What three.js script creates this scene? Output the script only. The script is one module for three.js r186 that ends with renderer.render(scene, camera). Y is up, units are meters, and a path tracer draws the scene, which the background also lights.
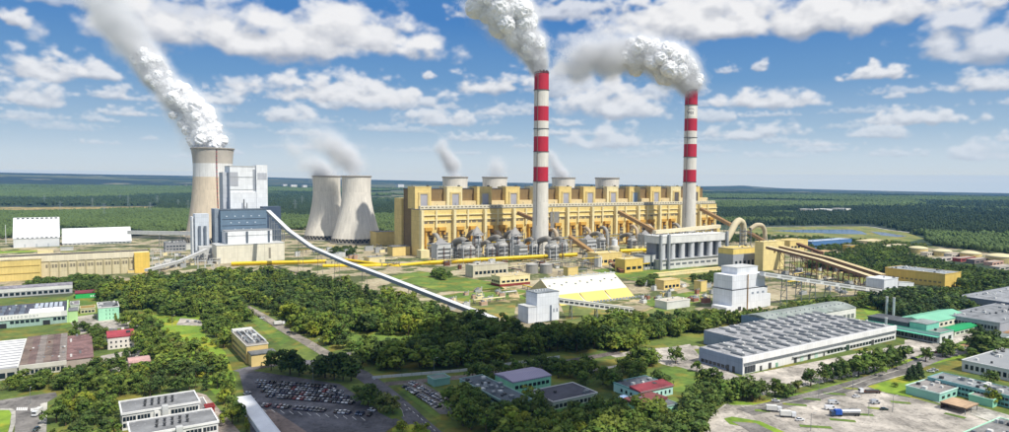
import * as THREE from 'three';
import { mergeGeometries, mergeVertices } from 'three/addons/utils/BufferGeometryUtils.js';

// ---------------------------------------------------------------- camera, sun, exposure
const PW = 1009, PH = 432, F = 673, EYE = 125;
const scene = new THREE.Scene();
const camera = new THREE.PerspectiveCamera(2 * Math.atan(PH / 2 / F) * 180 / Math.PI, PW / PH, 1, 60000);
const HORIZON = 180;
camera.position.set(0, EYE, 0);
camera.rotation.order = 'YXZ';
camera.rotation.set(-Math.atan((PH / 2 - HORIZON) / F), 0, 0.3 * Math.PI / 180);
camera.updateMatrixWorld(true);
camera.updateProjectionMatrix();

const renderer = new THREE.WebGLRenderer({ antialias: true });
renderer.toneMapping = THREE.LinearToneMapping;
renderer.toneMappingExposure = 1.0;
renderer.shadowMap.enabled = true;

const R = (d) => d * Math.PI / 180;
const SUN_AZ = 131, SUN_EL = 53;                    // clockwise from the view direction
const sunDir = new THREE.Vector3(Math.sin(R(SUN_AZ)) * Math.cos(R(SUN_EL)), Math.sin(R(SUN_EL)), -Math.cos(R(SUN_AZ)) * Math.cos(R(SUN_EL)));
const sun = new THREE.DirectionalLight(new THREE.Color(1, 0.955, 0.87), 5);
sun.position.copy(sunDir).multiplyScalar(3000).add(new THREE.Vector3(0, 0, -900));
sun.target.position.set(0, 0, -900);
sun.castShadow = true;
Object.assign(sun.shadow.camera, { left: -1800, right: 1800, top: 1800, bottom: -1800, near: 100, far: 7000 });
sun.shadow.mapSize.set(4096, 4096);
scene.add(sun, sun.target);
scene.fog = new THREE.FogExp2(new THREE.Color(0.13, 0.42, 0.95), 3.5e-5);

// ---------------------------------------------------------------- random, noise
let seed = 12345;
function reseed(s) { seed = s >>> 0; }
function rnd() { seed = (seed + 0x6D2B79F5) >>> 0; let t = seed; t = Math.imul(t ^ (t >>> 15), t | 1); t ^= t + Math.imul(t ^ (t >>> 7), t | 61); return ((t ^ (t >>> 14)) >>> 0) / 4294967296; }
const rr = (a, b) => a + (b - a) * rnd();
const pick = (a) => a[Math.floor(rnd() * a.length)];
const clamp = (x, a = 0, b = 1) => x < a ? a : x > b ? b : x;
const sstep = (a, b, x) => { const t = clamp((x - a) / (b - a)); return t * t * (3 - 2 * t); };
const lerp = (a, b, t) => a + (b - a) * t;
const HT = new Float32Array(65536); { reseed(77); for (let i = 0; i < 65536; i++) HT[i] = rnd(); }
const hh = (x, y) => HT[((Math.imul(x, 73856093) ^ Math.imul(y, 19349663)) >>> 3) & 65535];
function vn(x, y) {
  const xi = Math.floor(x), yi = Math.floor(y), fx = x - xi, fy = y - yi;
  const u = fx * fx * (3 - 2 * fx), v = fy * fy * (3 - 2 * fy);
  const a = hh(xi, yi), b = hh(xi + 1, yi), c = hh(xi, yi + 1), d = hh(xi + 1, yi + 1);
  return a + (b - a) * u + (c - a) * v + (a - b - c + d) * u * v;
}
function fbm(x, y, o) { let s = 0, a = 0.5, n = 0; for (let i = 0; i < o; i++) { s += a * vn(x, y); n += a; a *= 0.5; const t = x * 1.6 - y * 1.2 + 17.3; y = x * 1.2 + y * 1.6 + 5.1; x = t; } return s / n; }
const hwrap = (x, y, p) => HT[((Math.imul(((x % p) + p) % p, 73856093) ^ Math.imul(((y % p) + p) % p, 19349663)) >>> 3) & 65535];
function vnT(x, y, p) {                              // tiles with period p
  const xi = Math.floor(x), yi = Math.floor(y), fx = x - xi, fy = y - yi;
  const u = fx * fx * (3 - 2 * fx), v = fy * fy * (3 - 2 * fy);
  const a = hwrap(xi, yi, p), b = hwrap(xi + 1, yi, p), c = hwrap(xi, yi + 1, p), d = hwrap(xi + 1, yi + 1, p);
  return a + (b - a) * u + (c - a) * v + (a - b - c + d) * u * v;
}
function fbmT(u, v, p, o) { let s = 0, a = 0.5, n = 0; for (let i = 0; i < o; i++) { s += a * vnT(u * p, v * p, p); n += a; a *= 0.55; p *= 2; } return s / n; }

// ---------------------------------------------------------------- the photograph's pixels as directions
const TANV = PH / 2 / F;
function dirOf(px, py) {
  return new THREE.Vector3((px / PW * 2 - 1) * TANV * PW / PH, (1 - py / PH * 2) * TANV, -1).applyQuaternion(camera.quaternion).normalize();
}
function G(px, py, y = 0) { const d = dirOf(px, py), t = (y - EYE) / d.y; return new THREE.Vector3(d.x * t, y, d.z * t); }
function W(px, py, D) { const d = dirOf(px, py), t = -D / d.z; return new THREE.Vector3(d.x * t, EYE + d.y * t, d.z * t); }   // at a distance D along the view
function proj(v) { const p = v.clone().applyMatrix4(camera.matrixWorldInverse); return [(p.x / -p.z / TANV * PH / PW + 1) * PW / 2, (1 - p.y / -p.z / TANV) * PH / 2, -p.z]; }
camera.matrixWorldInverse.copy(camera.matrixWorld).invert();

// ---------------------------------------------------------------- sky: air and cumulus clouds, computed
{
  const SW = 4096, SH = 2048, data = new Float32Array(SW * SH * 4);
  const grad = [[0, .62, .72, .80], [1.8, .56, .68, .785], [4, .37, .53, .70], [8, .165, .345, .61], [13, .075, .235, .55], [22, .055, .20, .51], [45, .042, .155, .43], [90, .035, .13, .37]];
  const pale = (el) => { let i = 0; while (i < grad.length - 2 && el > grad[i + 1][0]) i++; const a = grad[i], b = grad[i + 1], t = clamp((el - a[0]) / (b[0] - a[0])); return [lerp(a[1], b[1], t), lerp(a[2], b[2], t), lerp(a[3], b[3], t)]; };
  // the sky behind the low haze layer that is built below
  const base = (el) => { const c = pale(el), T = Math.exp(-3.5e-5 * Math.min(17800, 176 / Math.tan(R(Math.max(el, .05))))); return c.map((v, q) => (v - (1 - T) * [.11, .36, .78][q]) / T); };
  for (let j = 0; j < SH; j++) {
    const el = (j + 0.5) / SH * 180 - 90, c = base(Math.max(el, .02));
    for (let i = 0; i < SW; i++) { const k = (j * SW + i) * 4; data[k] = c[0]; data[k + 1] = c[1]; data[k + 2] = c[2]; data[k + 3] = 1; }
  }
  // clouds: [photo x of the middle, photo y of the flat base, half width, height, cover 0..1, thinness]
  const list = [];
  const seen = [
    [15, 27, 22, 20, .9], [262, 57, 185, 62, 1], [185, 40, 80, 46, .75], [350, 48, 80, 50, .95], [118, 40, 40, 34, .55], [60, 6, 60, 22, .5],
    [38, 80, 55, 30, .95], [98, 79, 30, 22, .9], [30, 105, 52, 22, .9], [113, 99, 26, 12, .8], [122, 116, 28, 10, .7], [30, 119, 40, 9, .55], [150, 140, 12, 5, .5], [60, 130, 40, 7, .35],
    [226, 104, 30, 14, .8], [345, 102, 105, 27, .95], [293, 122, 30, 21, .9], [300, 135, 36, 7, .55], [240, 128, 26, 6, .4], [330, 148, 40, 7, .35], [255, 88, 40, 12, .5],
    [430, 79, 8, 9, .8], [385, 110, 80, 21, .8], [443, 126, 54, 18, .85], [492, 93, 44, 24, .95], [478, 141, 40, 9, .65], [400, 132, 40, 8, .45], [512, 112, 30, 10, .5], [415, 152, 40, 6, .3],
    [610, 118, 72, 34, .95], [606, 150, 50, 24, .8], [566, 126, 20, 8, .7], [560, 96, 40, 30, .75], [655, 100, 40, 22, .7], [640, 158, 40, 8, .4], [545, 20, 120, 24, .75], [600, 60, 60, 34, .6],
    [760, 38, 200, 52, 1], [690, 22, 110, 34, .9], [880, 22, 150, 34, .95], [985, 62, 95, 50, .8], [762, 71, 11, 10, .75], [727, 73, 12, 9, .6],
    [765, 109, 78, 25, .95], [748, 139, 54, 21, .85], [712, 122, 40, 14, .7], [878, 79, 42, 15, .95], [985, 92, 56, 26, .9], [893, 98, 14, 7, .7], [925, 124, 66, 17, .9], [880, 138, 42, 15, .75], [972, 160, 36, 22, .7], [1006, 141, 12, 10, .6], [820, 152, 40, 9, .5], [850, 128, 26, 6, .4], [900, 156, 50, 8, .5], [770, 158, 50, 7, .4], [705, 152, 34, 8, .45]];
  const toSky = (px, py) => { const d = dirOf(px, py); return [Math.atan2(d.x, -d.z) / R(1), Math.asin(d.y) / R(1)]; };
  reseed(5);
  for (const [x, y, w, h, o] of seen) { const [a, e] = toSky(x, y), [a2] = toSky(x + w, y), [, e2] = toSky(x, y - h); list.push([a, e, a2 - a, e2 - e, o]); }
  const inFrame = (a, e) => Math.abs(a) < 40 && e < 18;
  for (let n = 0; n < 520; n++) {                     // the same kind of sky goes on all round and above
    const e = 1.5 + 78 * Math.pow(rnd(), 2.1), a = rr(-180, 180);
    const w = rr(1.2, 7) * (0.5 + e / 13) / Math.max(0.3, Math.cos(R(e))), h = rr(.4, 1.7) * (0.5 + e / 11), o = rr(.55, 1);
    if (inFrame(a, e) || inFrame(a + w, e) || inFrame(a - w, e)) continue;
    list.push([a, Math.min(e, 76), Math.min(w, 40), Math.min(h, 9), o]);
  }
  for (let n = 0; n < 26; n++) { const a = rr(-46, 46), e = rr(15.5, 26); list.push([a, e, rr(5, 12), rr(2, 4.5), rr(.8, 1)]); }
  for (let n = 0; n < 190; n++) { const e = rr(1.4, 6.5); list.push([rr(-180, 180), e, rr(.9, 3.6) * (.5 + e / 6), rr(.22, .5) * (.5 + e / 6), rr(.3, .62)]); }
  list.sort((p, q) => q[1] - p[1]);
  for (const [ca, ce, w, h, o] of list) {
    const px = SW / 360, n0 = rnd() * 900, n1 = rnd() * 900, e0 = ce - h * 0.35, e1 = ce + h * 1.35;
    const j0 = Math.max(SH / 2 + 1, Math.floor((e0 + 90) / 180 * SH)), j1 = Math.min(SH - 1, Math.ceil((e1 + 90) / 180 * SH));
    const i0 = Math.floor((ca - w * 1.3) * px), i1 = Math.ceil((ca + w * 1.3) * px);
    const fs = 2.3 / Math.pow(h, 0.75), asp = 0.62;
    const dens = (u, v, x, y) => {                    // u -1..1 across, v 0 base .. 1 top
      const top = 0.62 + 0.5 * vn(n0 + u * 2.6, n1 + 3.3);
      const up = v > 0.22 ? (v - 0.22) / (top * 1.0) : (0.22 - v) / 0.30;
      const r = Math.sqrt(u * u * 0.95 + up * up);
      return 1 - r + (fbm(n0 + x * fs * asp, n1 + y * fs, 7) - 0.5) * 1.55;
    };
    for (let j = j0; j <= j1; j++) {
      const el = (j + 0.5) / SH * 180 - 90, v = (el - ce) / h, cosE = Math.cos(R(el)) / Math.cos(R(Math.max(0, ce)));
      for (let i = i0; i <= i1; i++) {
        const az = (i + 0.5) / px, u = (az - ca) * cosE / w;
        if (u * u > 1.6) continue;
        const x = (az - ca) * cosE, y = el - ce;
        const d = dens(u, v, x, y);
        if (d < 0.002) continue;
        const a = sstep(0.0, 0.55, d) * o;
        const lit = dens(u + 0.10 * h / w, v + 0.26, x + 0.1 * h, y + 0.26 * h);
        let s = clamp(0.60 + (d - lit) * 1.0 + (v - 0.45) * 0.42);
        const far = clamp(1 - el / 9);
        const hi = [0.90, 0.90, 0.91], lo = [0.41, 0.445, 0.52];
        // equirectangular: u = atan2(z, x); the view direction -z is at a quarter
        const col = (((Math.round((az - 90) * px - 0.5) + SW / 2) % SW) + SW) % SW;
        const k = (j * SW + col) * 4;
        for (let c = 0; c < 3; c++) {
          let cc = lerp(lo[c], hi[c], s);
          cc = lerp(cc, [0.74, 0.79, 0.84][c], far * 0.5);
          data[k + c] = lerp(data[k + c], cc, a * (1 - far * 0.2));
        }
      }
    }
  }
  const tex = new THREE.DataTexture(data, SW, SH, THREE.RGBAFormat, THREE.FloatType);
  tex.mapping = THREE.EquirectangularReflectionMapping; tex.magFilter = THREE.LinearFilter; tex.minFilter = THREE.LinearFilter;
  tex.wrapS = THREE.RepeatWrapping; tex.colorSpace = THREE.LinearSRGBColorSpace; tex.needsUpdate = true;
  scene.background = tex; scene.environment = tex; scene.backgroundIntensity = 1; scene.environmentIntensity = 1;
}
// ---------------------------------------------------------------- textures and materials
function tex(size, f, metres, colour = true) {
  const d = new Uint8Array(size * size * 4);
  for (let j = 0; j < size; j++) for (let i = 0; i < size; i++) { const c = f(i / size, j / size), k = (j * size + i) * 4; for (let q = 0; q < 3; q++) d[k + q] = Math.round(255 * clamp(c.length ? c[q] : c)); d[k + 3] = 255; }
  const t = new THREE.DataTexture(d, size, size, THREE.RGBAFormat);
  t.wrapS = t.wrapT = THREE.RepeatWrapping; t.magFilter = THREE.LinearFilter; t.minFilter = THREE.LinearMipmapLinearFilter; t.generateMipmaps = true;
  if (colour) t.colorSpace = THREE.SRGBColorSpace;
  t.repeat.set(1 / metres, 1 / metres); t.needsUpdate = true;
  return t;
}
reseed(9);
const TX = {
  mottle: tex(256, (u, v) => 0.86 + 0.22 * (fbmT(u, v, 5, 6) - 0.2) * (0.75 + 0.4 * fbmT(u + .3, v + .1, 31, 2)), 60),
  streak: tex(512, (u, v) => { const s = fbmT(u * 1, v * 0.12, 40, 3), b = fbmT(u, v, 4, 5); return clamp(0.84 + 0.20 * s * (0.5 + 0.6 * b) + 0.05 * (fbmT(u + .5, v, 64, 2) - .5)); }, 90),
  panel: tex(512, (u, v) => { const x = u * 24, y = v * 10, n = HT[(Math.floor(x) * 57 + Math.floor(y) * 131) & 65535]; const seam = (x % 1 < 0.07 || y % 1 < 0.05) ? 0.92 : 1; return (0.935 + 0.05 * n + 0.07 * (fbmT(u, v, 6, 4) - 0.5)) * seam; }, 72),
  ribs: tex(512, (u, v) => { const r = (u * 64) % 1; return (r < 0.5 ? 1 : 0.9) * (0.95 + 0.12 * (fbmT(u, v, 7, 5) - 0.4)); }, 90),
  felt: tex(512, (u, v) => { const st = (v * 24 + 0.2 * vnT(u * 8, v * 8, 8)) % 1 < 0.06 ? 0.82 : 1; return clamp((0.62 + 0.62 * (fbmT(u, v, 6, 6) - 0.12)) * st * (fbmT(u + .2, v + .7, 24, 3) > 0.66 ? 1.25 : 1)); }, 50),
  asphalt: tex(512, (u, v) => { const n = fbmT(u, v, 5, 6), f = fbmT(u + .4, v + .2, 60, 3); const crack = Math.abs(fbmT(u, v, 9, 4) - 0.5) < 0.008 ? 0.78 : 1; const pt = HT[(Math.floor(u * 9) * 57 + Math.floor(v * 7 + (Math.floor(u * 9) % 2) * .5) * 131) & 65535], oil = fbmT(u + .8, v + .3, 22, 3) > .68 ? .86 : 1; return clamp((0.62 + 0.6 * (n - 0.25) + 0.18 * (f - .5) + (pt > .82 ? -.08 : pt < .12 ? .07 : 0)) * crack * oil); }, 70),
  grass: tex(512, (u, v) => { const n = fbmT(u, v, 4, 6), f = fbmT(u + .31, v + .77, 40, 4), d = sstep(.52, .72, fbmT(u + .6, v + .3, 9, 4)); return [0.62 + 0.5 * (n - .3) + .3 * (f - .5) + .22 * d, 0.72 + 0.42 * (n - .3) + .28 * (f - .5) + 0.04 * d, 0.55 + 0.4 * (n - .3) + .25 * (f - .5)]; }, 120),
  soil: tex(512, (u, v) => { const n = fbmT(u, v, 5, 6), g = sstep(.50, .60, fbmT(u + .15, v + .45, 7, 5)), f = .8 + .4 * fbmT(u + .7, v + .2, 70, 3); return [lerp(.96, .50, g) * f * (.7 + .5 * n), lerp(.93, .58, g) * f * (.7 + .5 * n), lerp(.86, .36, g) * f * (.7 + .5 * n)]; }, 180),
};
const MATS = new Map();
function M(color, t = 'mottle', rough = 0.85, more = {}) {
  const key = color + '|' + t + '|' + rough + '|' + JSON.stringify(more);
  if (!MATS.has(key)) MATS.set(key, new THREE.MeshStandardMaterial({ color: new THREE.Color(color), map: t ? TX[t] : null, roughness: rough, metalness: 0, ...more }));
  return MATS.get(key);
}
const GLASS = new THREE.MeshPhysicalMaterial({ color: new THREE.Color(0x1d2a33), roughness: 0.12, metalness: 0, specularIntensity: 1 });
const STEEL = M('#8f9496', 'mottle', 0.6, { metalness: 0.3 }), DARKSTEEL = M('#4a4b4b', 'mottle', 0.7), RUST = M('#6d4632', 'mottle', 0.9);
const WHITE = M('#eceeef', 'panel', 0.55), CREAM = M('#ead086', 'panel', 0.8), CREAM2 = M('#efe0ac', 'panel', 0.8), SHADEDKHAKI = M('#86704a', 'panel', 0.85), YELLOW = M('#f2cf10', 'mottle', 0.5), ORANGE = M('#d8a543', 'mottle', 0.7), GREY = M('#a9abaa', 'panel', 0.75), LIGHTGREY = M('#c9cac7', 'panel', 0.7), CONCRETE = M('#b9b3a6', 'mottle', 0.95), TIMBER = M('#b99566', 'mottle', 0.85), PLANTBLUE = M('#6b8194', 'panel', 0.6);
const TEAL = M('#8fc9bd', 'panel', 0.75), MINT = M('#a9e3bd', 'panel', 0.8), FELT = M('#7b7d7e', 'felt', 0.95), FELTDARK = M('#5f6065', 'felt', 0.95), REDROOF = M('#8d3a42', 'felt', 0.85), BROWNROOF = M('#75605a', 'felt', 0.9), GREENROOF = M('#86cba9', 'ribs', 0.6), SKYL = M('#55595c', 'mottle', 0.4), WALLWHITE = M('#e6e5df', 'mottle', 0.85);

// ---------------------------------------------------------------- objects
const TAKEN = new Map();
function numbered(n) { const k = TAKEN.get(n) || 0; TAKEN.set(n, k + 1); return k ? `${n}_${String(k).padStart(3, '0')}` : n; }
function shade(o) { o.traverse((c) => { if (c.isMesh) { c.castShadow = true; c.receiveShadow = true; } }); return o; }
function tag(o, label, category, group, kind) { o.userData.label = label; o.userData.category = category; if (group) o.userData.group = group; if (kind) o.userData.kind = kind; return o; }
function thing(name, label, category, pos, rotY = 0, group) {
  const g = new THREE.Group(); g.name = numbered(name); g.position.copy(pos); g.rotation.y = rotY; g.updateMatrixWorld(true); scene.add(g);
  return tag(g, label, category, group);
}
function add(parent, name, geo, mat, label) { const m = new THREE.Mesh(geo, mat); m.name = parent === scene ? numbered(name) : name; m.castShadow = m.receiveShadow = true; if (label) m.userData.label = label; parent.add(m); return m; }
function struct(name, geo, mat) { const m = add(scene, name, geo, mat); m.userData.kind = 'structure'; return m; }
function stuff(o, name, label) { o.name = numbered(name); o.userData.kind = 'stuff'; o.userData.label = label; return o; }
function copyOf(root, label, group) { const r = root.clone(); r.name = numbered(root.name.replace(/_\d{3}$/, '')); r.userData = { ...root.userData }; if (label) r.userData.label = label; if (group) r.userData.group = group; scene.add(r); return r; }

// ---------------------------------------------------------------- geometry
function tri(list) {                                  // faces of 3 or 4 points, uv in metres on the face's own plane
  const p = [], uv = [], n = new THREE.Vector3(), a = new THREE.Vector3(), b = new THREE.Vector3();
  for (const f of list) {
    a.set(f[1][0] - f[0][0], f[1][1] - f[0][1], f[1][2] - f[0][2]); b.set(f[2][0] - f[0][0], f[2][1] - f[0][1], f[2][2] - f[0][2]); n.crossVectors(a, b).normalize();
    const ax = Math.abs(n.x), ay = Math.abs(n.y), az = Math.abs(n.z);
    const m = ay > 0.85 ? (q) => [q[0], q[2]] : ax > az ? (q) => [q[2], q[1]] : (q) => [q[0], q[1]];
    for (let k = 2; k < f.length; k++) for (const q of [f[0], f[k - 1], f[k]]) { p.push(...q); uv.push(...m(q)); }
  }
  const g = new THREE.BufferGeometry();
  g.setAttribute('position', new THREE.Float32BufferAttribute(p, 3)); g.setAttribute('uv', new THREE.Float32BufferAttribute(uv, 2)); g.computeVertexNormals();
  return g;
}
function bx(x0, x1, y0, y1, z0, z1) {
  if (x0 > x1) [x0, x1] = [x1, x0]; if (z0 > z1) [z0, z1] = [z1, z0]; if (y0 > y1) [y0, y1] = [y1, y0];
  const A = [x0, y0, z0], B = [x1, y0, z0], C = [x1, y1, z0], D = [x0, y1, z0], E = [x0, y0, z1], Fq = [x1, y0, z1], Gq = [x1, y1, z1], H = [x0, y1, z1];
  return tri([[E, Fq, Gq, H], [B, A, D, C], [A, E, H, D], [Fq, B, C, Gq], [H, Gq, C, D], [A, B, Fq, E]]);
}
function prism(pts, x0, x1) {                         // outline [z, y] counter-clockwise seen from +x, pulled along x
  const f = []; const n = pts.length;
  f.push(pts.map(([z, y]) => [x1, y, z]).reverse()); f.push(pts.map(([z, y]) => [x0, y, z]));
  for (let i = 0; i < n; i++) { const a = pts[i], b = pts[(i + 1) % n]; f.push([[x0, a[1], a[0]], [x1, a[1], a[0]], [x1, b[1], b[0]], [x0, b[1], b[0]]]); }
  return tri(f);
}
const merge = (...l) => mergeGeometries(l.flat().map((g) => { const q = g.index ? g.toNonIndexed() : g; for (const k of Object.keys(q.attributes)) if (!['position', 'normal', 'uv'].includes(k)) q.deleteAttribute(k); return q; }));
function cyl(r0, r1, h, x, y, z, n = 12) { const g = new THREE.CylinderGeometry(r1, r0, h, n, 1); scaleUV(g, 2 * Math.PI * r0, h); return g.translate(x, y + h / 2, z); }
function cone(r, h, x, y, z, n = 12) { return new THREE.ConeGeometry(r, h, n, 1).translate(x, y + h / 2, z); }
function dome(r, h, x, y, z, n = 14) { const g = new THREE.SphereGeometry(1, n, 5, 0, 2 * Math.PI, 0, Math.PI / 2); g.scale(r, h, r); return g.translate(x, y, z); }
function scaleUV(g, a, b) { const u = g.attributes.uv; for (let i = 0; i < u.count; i++) u.setXY(i, u.getX(i) * a, u.getY(i) * b); return g; }
const V = (x, y, z) => new THREE.Vector3(x, y, z);
function beam(a, b, w, h, up = V(0, 1, 0)) {          // a box from a to b, w across, h high
  const d = b.clone().sub(a), L = d.length(), g = bx(-w / 2, w / 2, -h / 2, h / 2, -L, 0);
  const z = d.clone().negate().normalize(), x = up.clone().cross(z).normalize(), y = z.clone().cross(x);
  return g.applyMatrix4(new THREE.Matrix4().makeBasis(x, y, z).setPosition(a));
}
function rod(a, b, r, n = 6) { const d = b.clone().sub(a), g = new THREE.CylinderGeometry(r, r, d.length(), n, 1); g.applyQuaternion(new THREE.Quaternion().setFromUnitVectors(V(0, 1, 0), d.clone().normalize())); return g.translate((a.x + b.x) / 2, (a.y + b.y) / 2, (a.z + b.z) / 2); }
function pipe(pts, r, n = 8, seg = 24) { return new THREE.TubeGeometry(new THREE.CatmullRomCurve3(pts, false, 'catmullrom', 0.2), seg, r, n, false); }
function sheet(name, px, y, mat, kind = 'structure') { // flat patch of ground given by the corners seen in the photograph
  const w = px.map(([a, b]) => G(a, b, y)); return flat(name, w, y, mat, kind);
}
function flat(name, w, y, mat, kind = 'structure') {
  const s = w.map((v) => new THREE.Vector2(v.x, v.z)); const t = THREE.ShapeUtils.triangulateShape(s, []);
  const g = tri(t.map((f) => { const q = f.map((i) => [w[i].x, y, w[i].z]); const c = (q[1][0] - q[0][0]) * (q[2][2] - q[0][2]) - (q[1][2] - q[0][2]) * (q[2][0] - q[0][0]); return c > 0 ? [q[0], q[2], q[1]] : q; }));
  const m = add(scene, name, g, mat); m.userData.kind = kind; return m;
}
function strip(name, px, width, y, mat) {             // a road along a line seen in the photograph
  const c = new THREE.CatmullRomCurve3(px.map(([a, b]) => G(a, b, y)), false, 'centripetal'), n = px.length * 8, L = [], Rr = [];
  for (let i = 0; i <= n; i++) { const p = c.getPoint(i / n), t = c.getTangent(i / n), s = V(-t.z, 0, t.x).normalize().multiplyScalar(width / 2); L.push(p.clone().add(s)); Rr.push(p.clone().sub(s)); }
  const f = []; for (let i = 0; i < n; i++) f.push([L[i], L[i + 1], Rr[i + 1], Rr[i]].map((v) => [v.x, y, v.z]));
  const g = tri(f); if (g.attributes.normal.getY(0) < 0) { const q = f.map((k) => k.slice().reverse()); return struct(name, tri(q), mat); }
  return struct(name, g, mat);
}

// ---------------------------------------------------------------- the works' own grid: x along the long fronts, -z away behind them
const TH = R(32.5);
function solve(f, lo, hi, target) { let a = lo, b = hi; const up = f(hi) > f(lo); for (let i = 0; i < 50; i++) { const m = (a + b) / 2; if ((f(m) < target) === up) a = m; else b = m; } return (a + b) / 2; }
const loc = (g, x, y, z) => V(x, y, z).applyMatrix4(g.matrixWorld);
const sx = (g, px, z = 0, y = 0) => { const p0 = loc(g, 0, y, z), hi = 1500; const lo = (() => { let k = 0; while (k > -600) { const q = loc(g, k - 10, y, z); if (-q.z < 60) break; k -= 10; } return k; })(); return solve((x) => proj(loc(g, x, y, z))[0], lo, hi, px); };
const sy = (g, py, x = 0, z = 0) => solve((y) => proj(loc(g, x, y, z))[1], -30, 420, py);
const sz = (g, px, x = 0, y = 0) => solve((z) => proj(loc(g, x, y, z))[0], -260, 0, px);
function site(name, label, category, c, turn = TH, group) { return thing(name, label, category, G(c[0], c[1]), turn, group); }

// a row of n like pieces between a0 and a1 on a face: 'f' front (z = at), 'l' left end (x = at), 'r' right end
function row(g, name, mat, face, a0, a1, n, y0, y1, at, fill = 0.7, proud = 0.12) {
  const step = (a1 - a0) / n, w = step * fill / 2;
  const geo = face === 'f' ? bx(-w, w, 0, y1 - y0, -0.3, proud) : face === 'l' ? bx(-proud, 0.3, 0, y1 - y0, -w, w) : bx(-0.3, proud, 0, y1 - y0, -w, w);
  for (let i = 0; i < n; i++) { const c = a0 + (i + 0.5) * step, m = add(g, name, geo, mat); if (face === 'f') m.position.set(c, y0, at); else m.position.set(at, y0, c); }
}
const FOOT = [];
// a house on the grid: front-left corner at c, right end seen at xr (or L metres), depth to xl (or Wd metres), top seen at yt (or H metres)
function house(o) {
  const g = site(o.name || 'building', o.label, o.cat || 'building', o.c, o.turn ?? TH, o.group);
  const L = o.L ?? sx(g, o.xr), Wd = o.W ?? -sz(g, o.xl), H = o.H ?? sy(g, o.yt);
  const e = o.over ?? 0.35, t = o.thick ?? 0.7;
  let wallP = g, roofP = g;
  if (o.wall) wallP = add(g, 'wall', bx(0, L, 0, H, -Wd, 0), o.wall);
  if (o.plinth) add(g, 'plinth', bx(-0.15, L + 0.15, 0, o.plinthH ?? 1.2, -Wd - 0.15, 0.15), o.plinth);
  if (o.band) add(g, 'fascia', merge(bx(-0.12, L + 0.12, H - (o.bandH ?? 3), H - 0.02, -Wd - 0.12, 0.12)), o.band);
  const ri = o.gable ?? 0;
  if (ri) { roofP = add(g, 'roof', prism([[e, H + 0.01], [e, H + t], [-Wd / 2, H + ri + t], [-Wd - e, H + t], [-Wd - e, H + 0.01]].reverse(), -e, L + e), o.roof); }
  else if (o.roof) {
    add(g, 'parapet', merge(bx(-e, L + e, H, H + t, -0.2, e), bx(-e, L + e, H, H + t, -Wd - e, -Wd + 0.2), bx(-e, 0.2, H, H + t, -Wd + 0.2, -0.2), bx(L - 0.2, L + e, H, H + t, -Wd + 0.2, -0.2)), o.trim || o.wall);
    roofP = add(g, 'roof', bx(0.2, L - 0.2, H + 0.02, H + t * 0.55, -Wd + 0.2, -0.2), o.roof);
  }
  const rise = (z) => ri ? H + t + ri * (1 - Math.abs(z + Wd / 2) / (Wd / 2)) : H + t * 0.55;
  if (o.vents) { reseed(o.c[0] * 7 + o.c[1]); for (let i = 0; i < o.vents; i++) { const x = rr(0.06, 0.94) * L, z = -rr(0.1, 0.9) * Wd, s = rr(0.5, 1.3), hh_ = rr(0.7, 1.8); add(roofP, 'roof_vent', bx(x - s, x + s, rise(z) - 0.3, rise(z) + hh_, z - s, z + s), pick([LIGHTGREY, DARKSTEEL, STEEL, WALLWHITE])); } }
  for (const w of o.win || []) { const [face, n, y0, y1, fill = 0.72, a = 0.04, b = 0.96, mt = GLASS] = w; if (face === 'f') row(wallP, 'window', mt, 'f', a * L, b * L, n, y0, y1, 0, fill); else row(wallP, 'window', mt, face, -b * Wd, -a * Wd, n, y0, y1, face === 'l' ? 0 : L, fill); }
  for (const d of o.doors || []) { const [x, w, h, mt = DARKSTEEL] = d; add(wallP, 'door', bx(x * L - w / 2, x * L + w / 2, 0, h, -0.3, 0.16), mt); }
  FOOT.push([g.matrixWorld.clone().invert(), L, Wd]); g.L = L; g.Wd = Wd; g.H = H; return g;
}
// ---------------------------------------------------------------- terrain to the horizon
// far away the land climbs gently from the right to the left
function landY(x, z) {
  const r = Math.hypot(x, z), az = Math.atan2(x, -z) / R(1), k = sstep(4500, 14500, r);
  const far = lerp(212, -62, clamp((az + 38) / 76)) + 26 * (fbm(az * 0.07 + 40, 3.3, 3) - 0.5);
  const hill = 34 * Math.exp(-Math.pow((az - 19.5) / 1.6, 2)) * sstep(8000, 14000, r);
  const back = Math.abs(az) > 60 ? 1 - sstep(60, 110, Math.abs(az)) : 1;
  return k * (far * back + hill + 18 * (fbm(x / 2600 + 9, z / 2600 + 4, 3) - 0.5)) - sstep(14500, 17500, r) * 120;
}
const landPlan = (x, z) => {                          // what grows: 0 conifer stand, 1 mixed wood, 2 field
  const r = Math.hypot(x, z), n = fbm(x / 1500 + 31, z / 900 + 12, 5), m = fbm(x / 3800 + 7, z / 1500 + 2, 4);
  if (m > 0.67 && r > 4200) return 2;
  return n > 0.50 ? 1 : 0;
};
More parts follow.
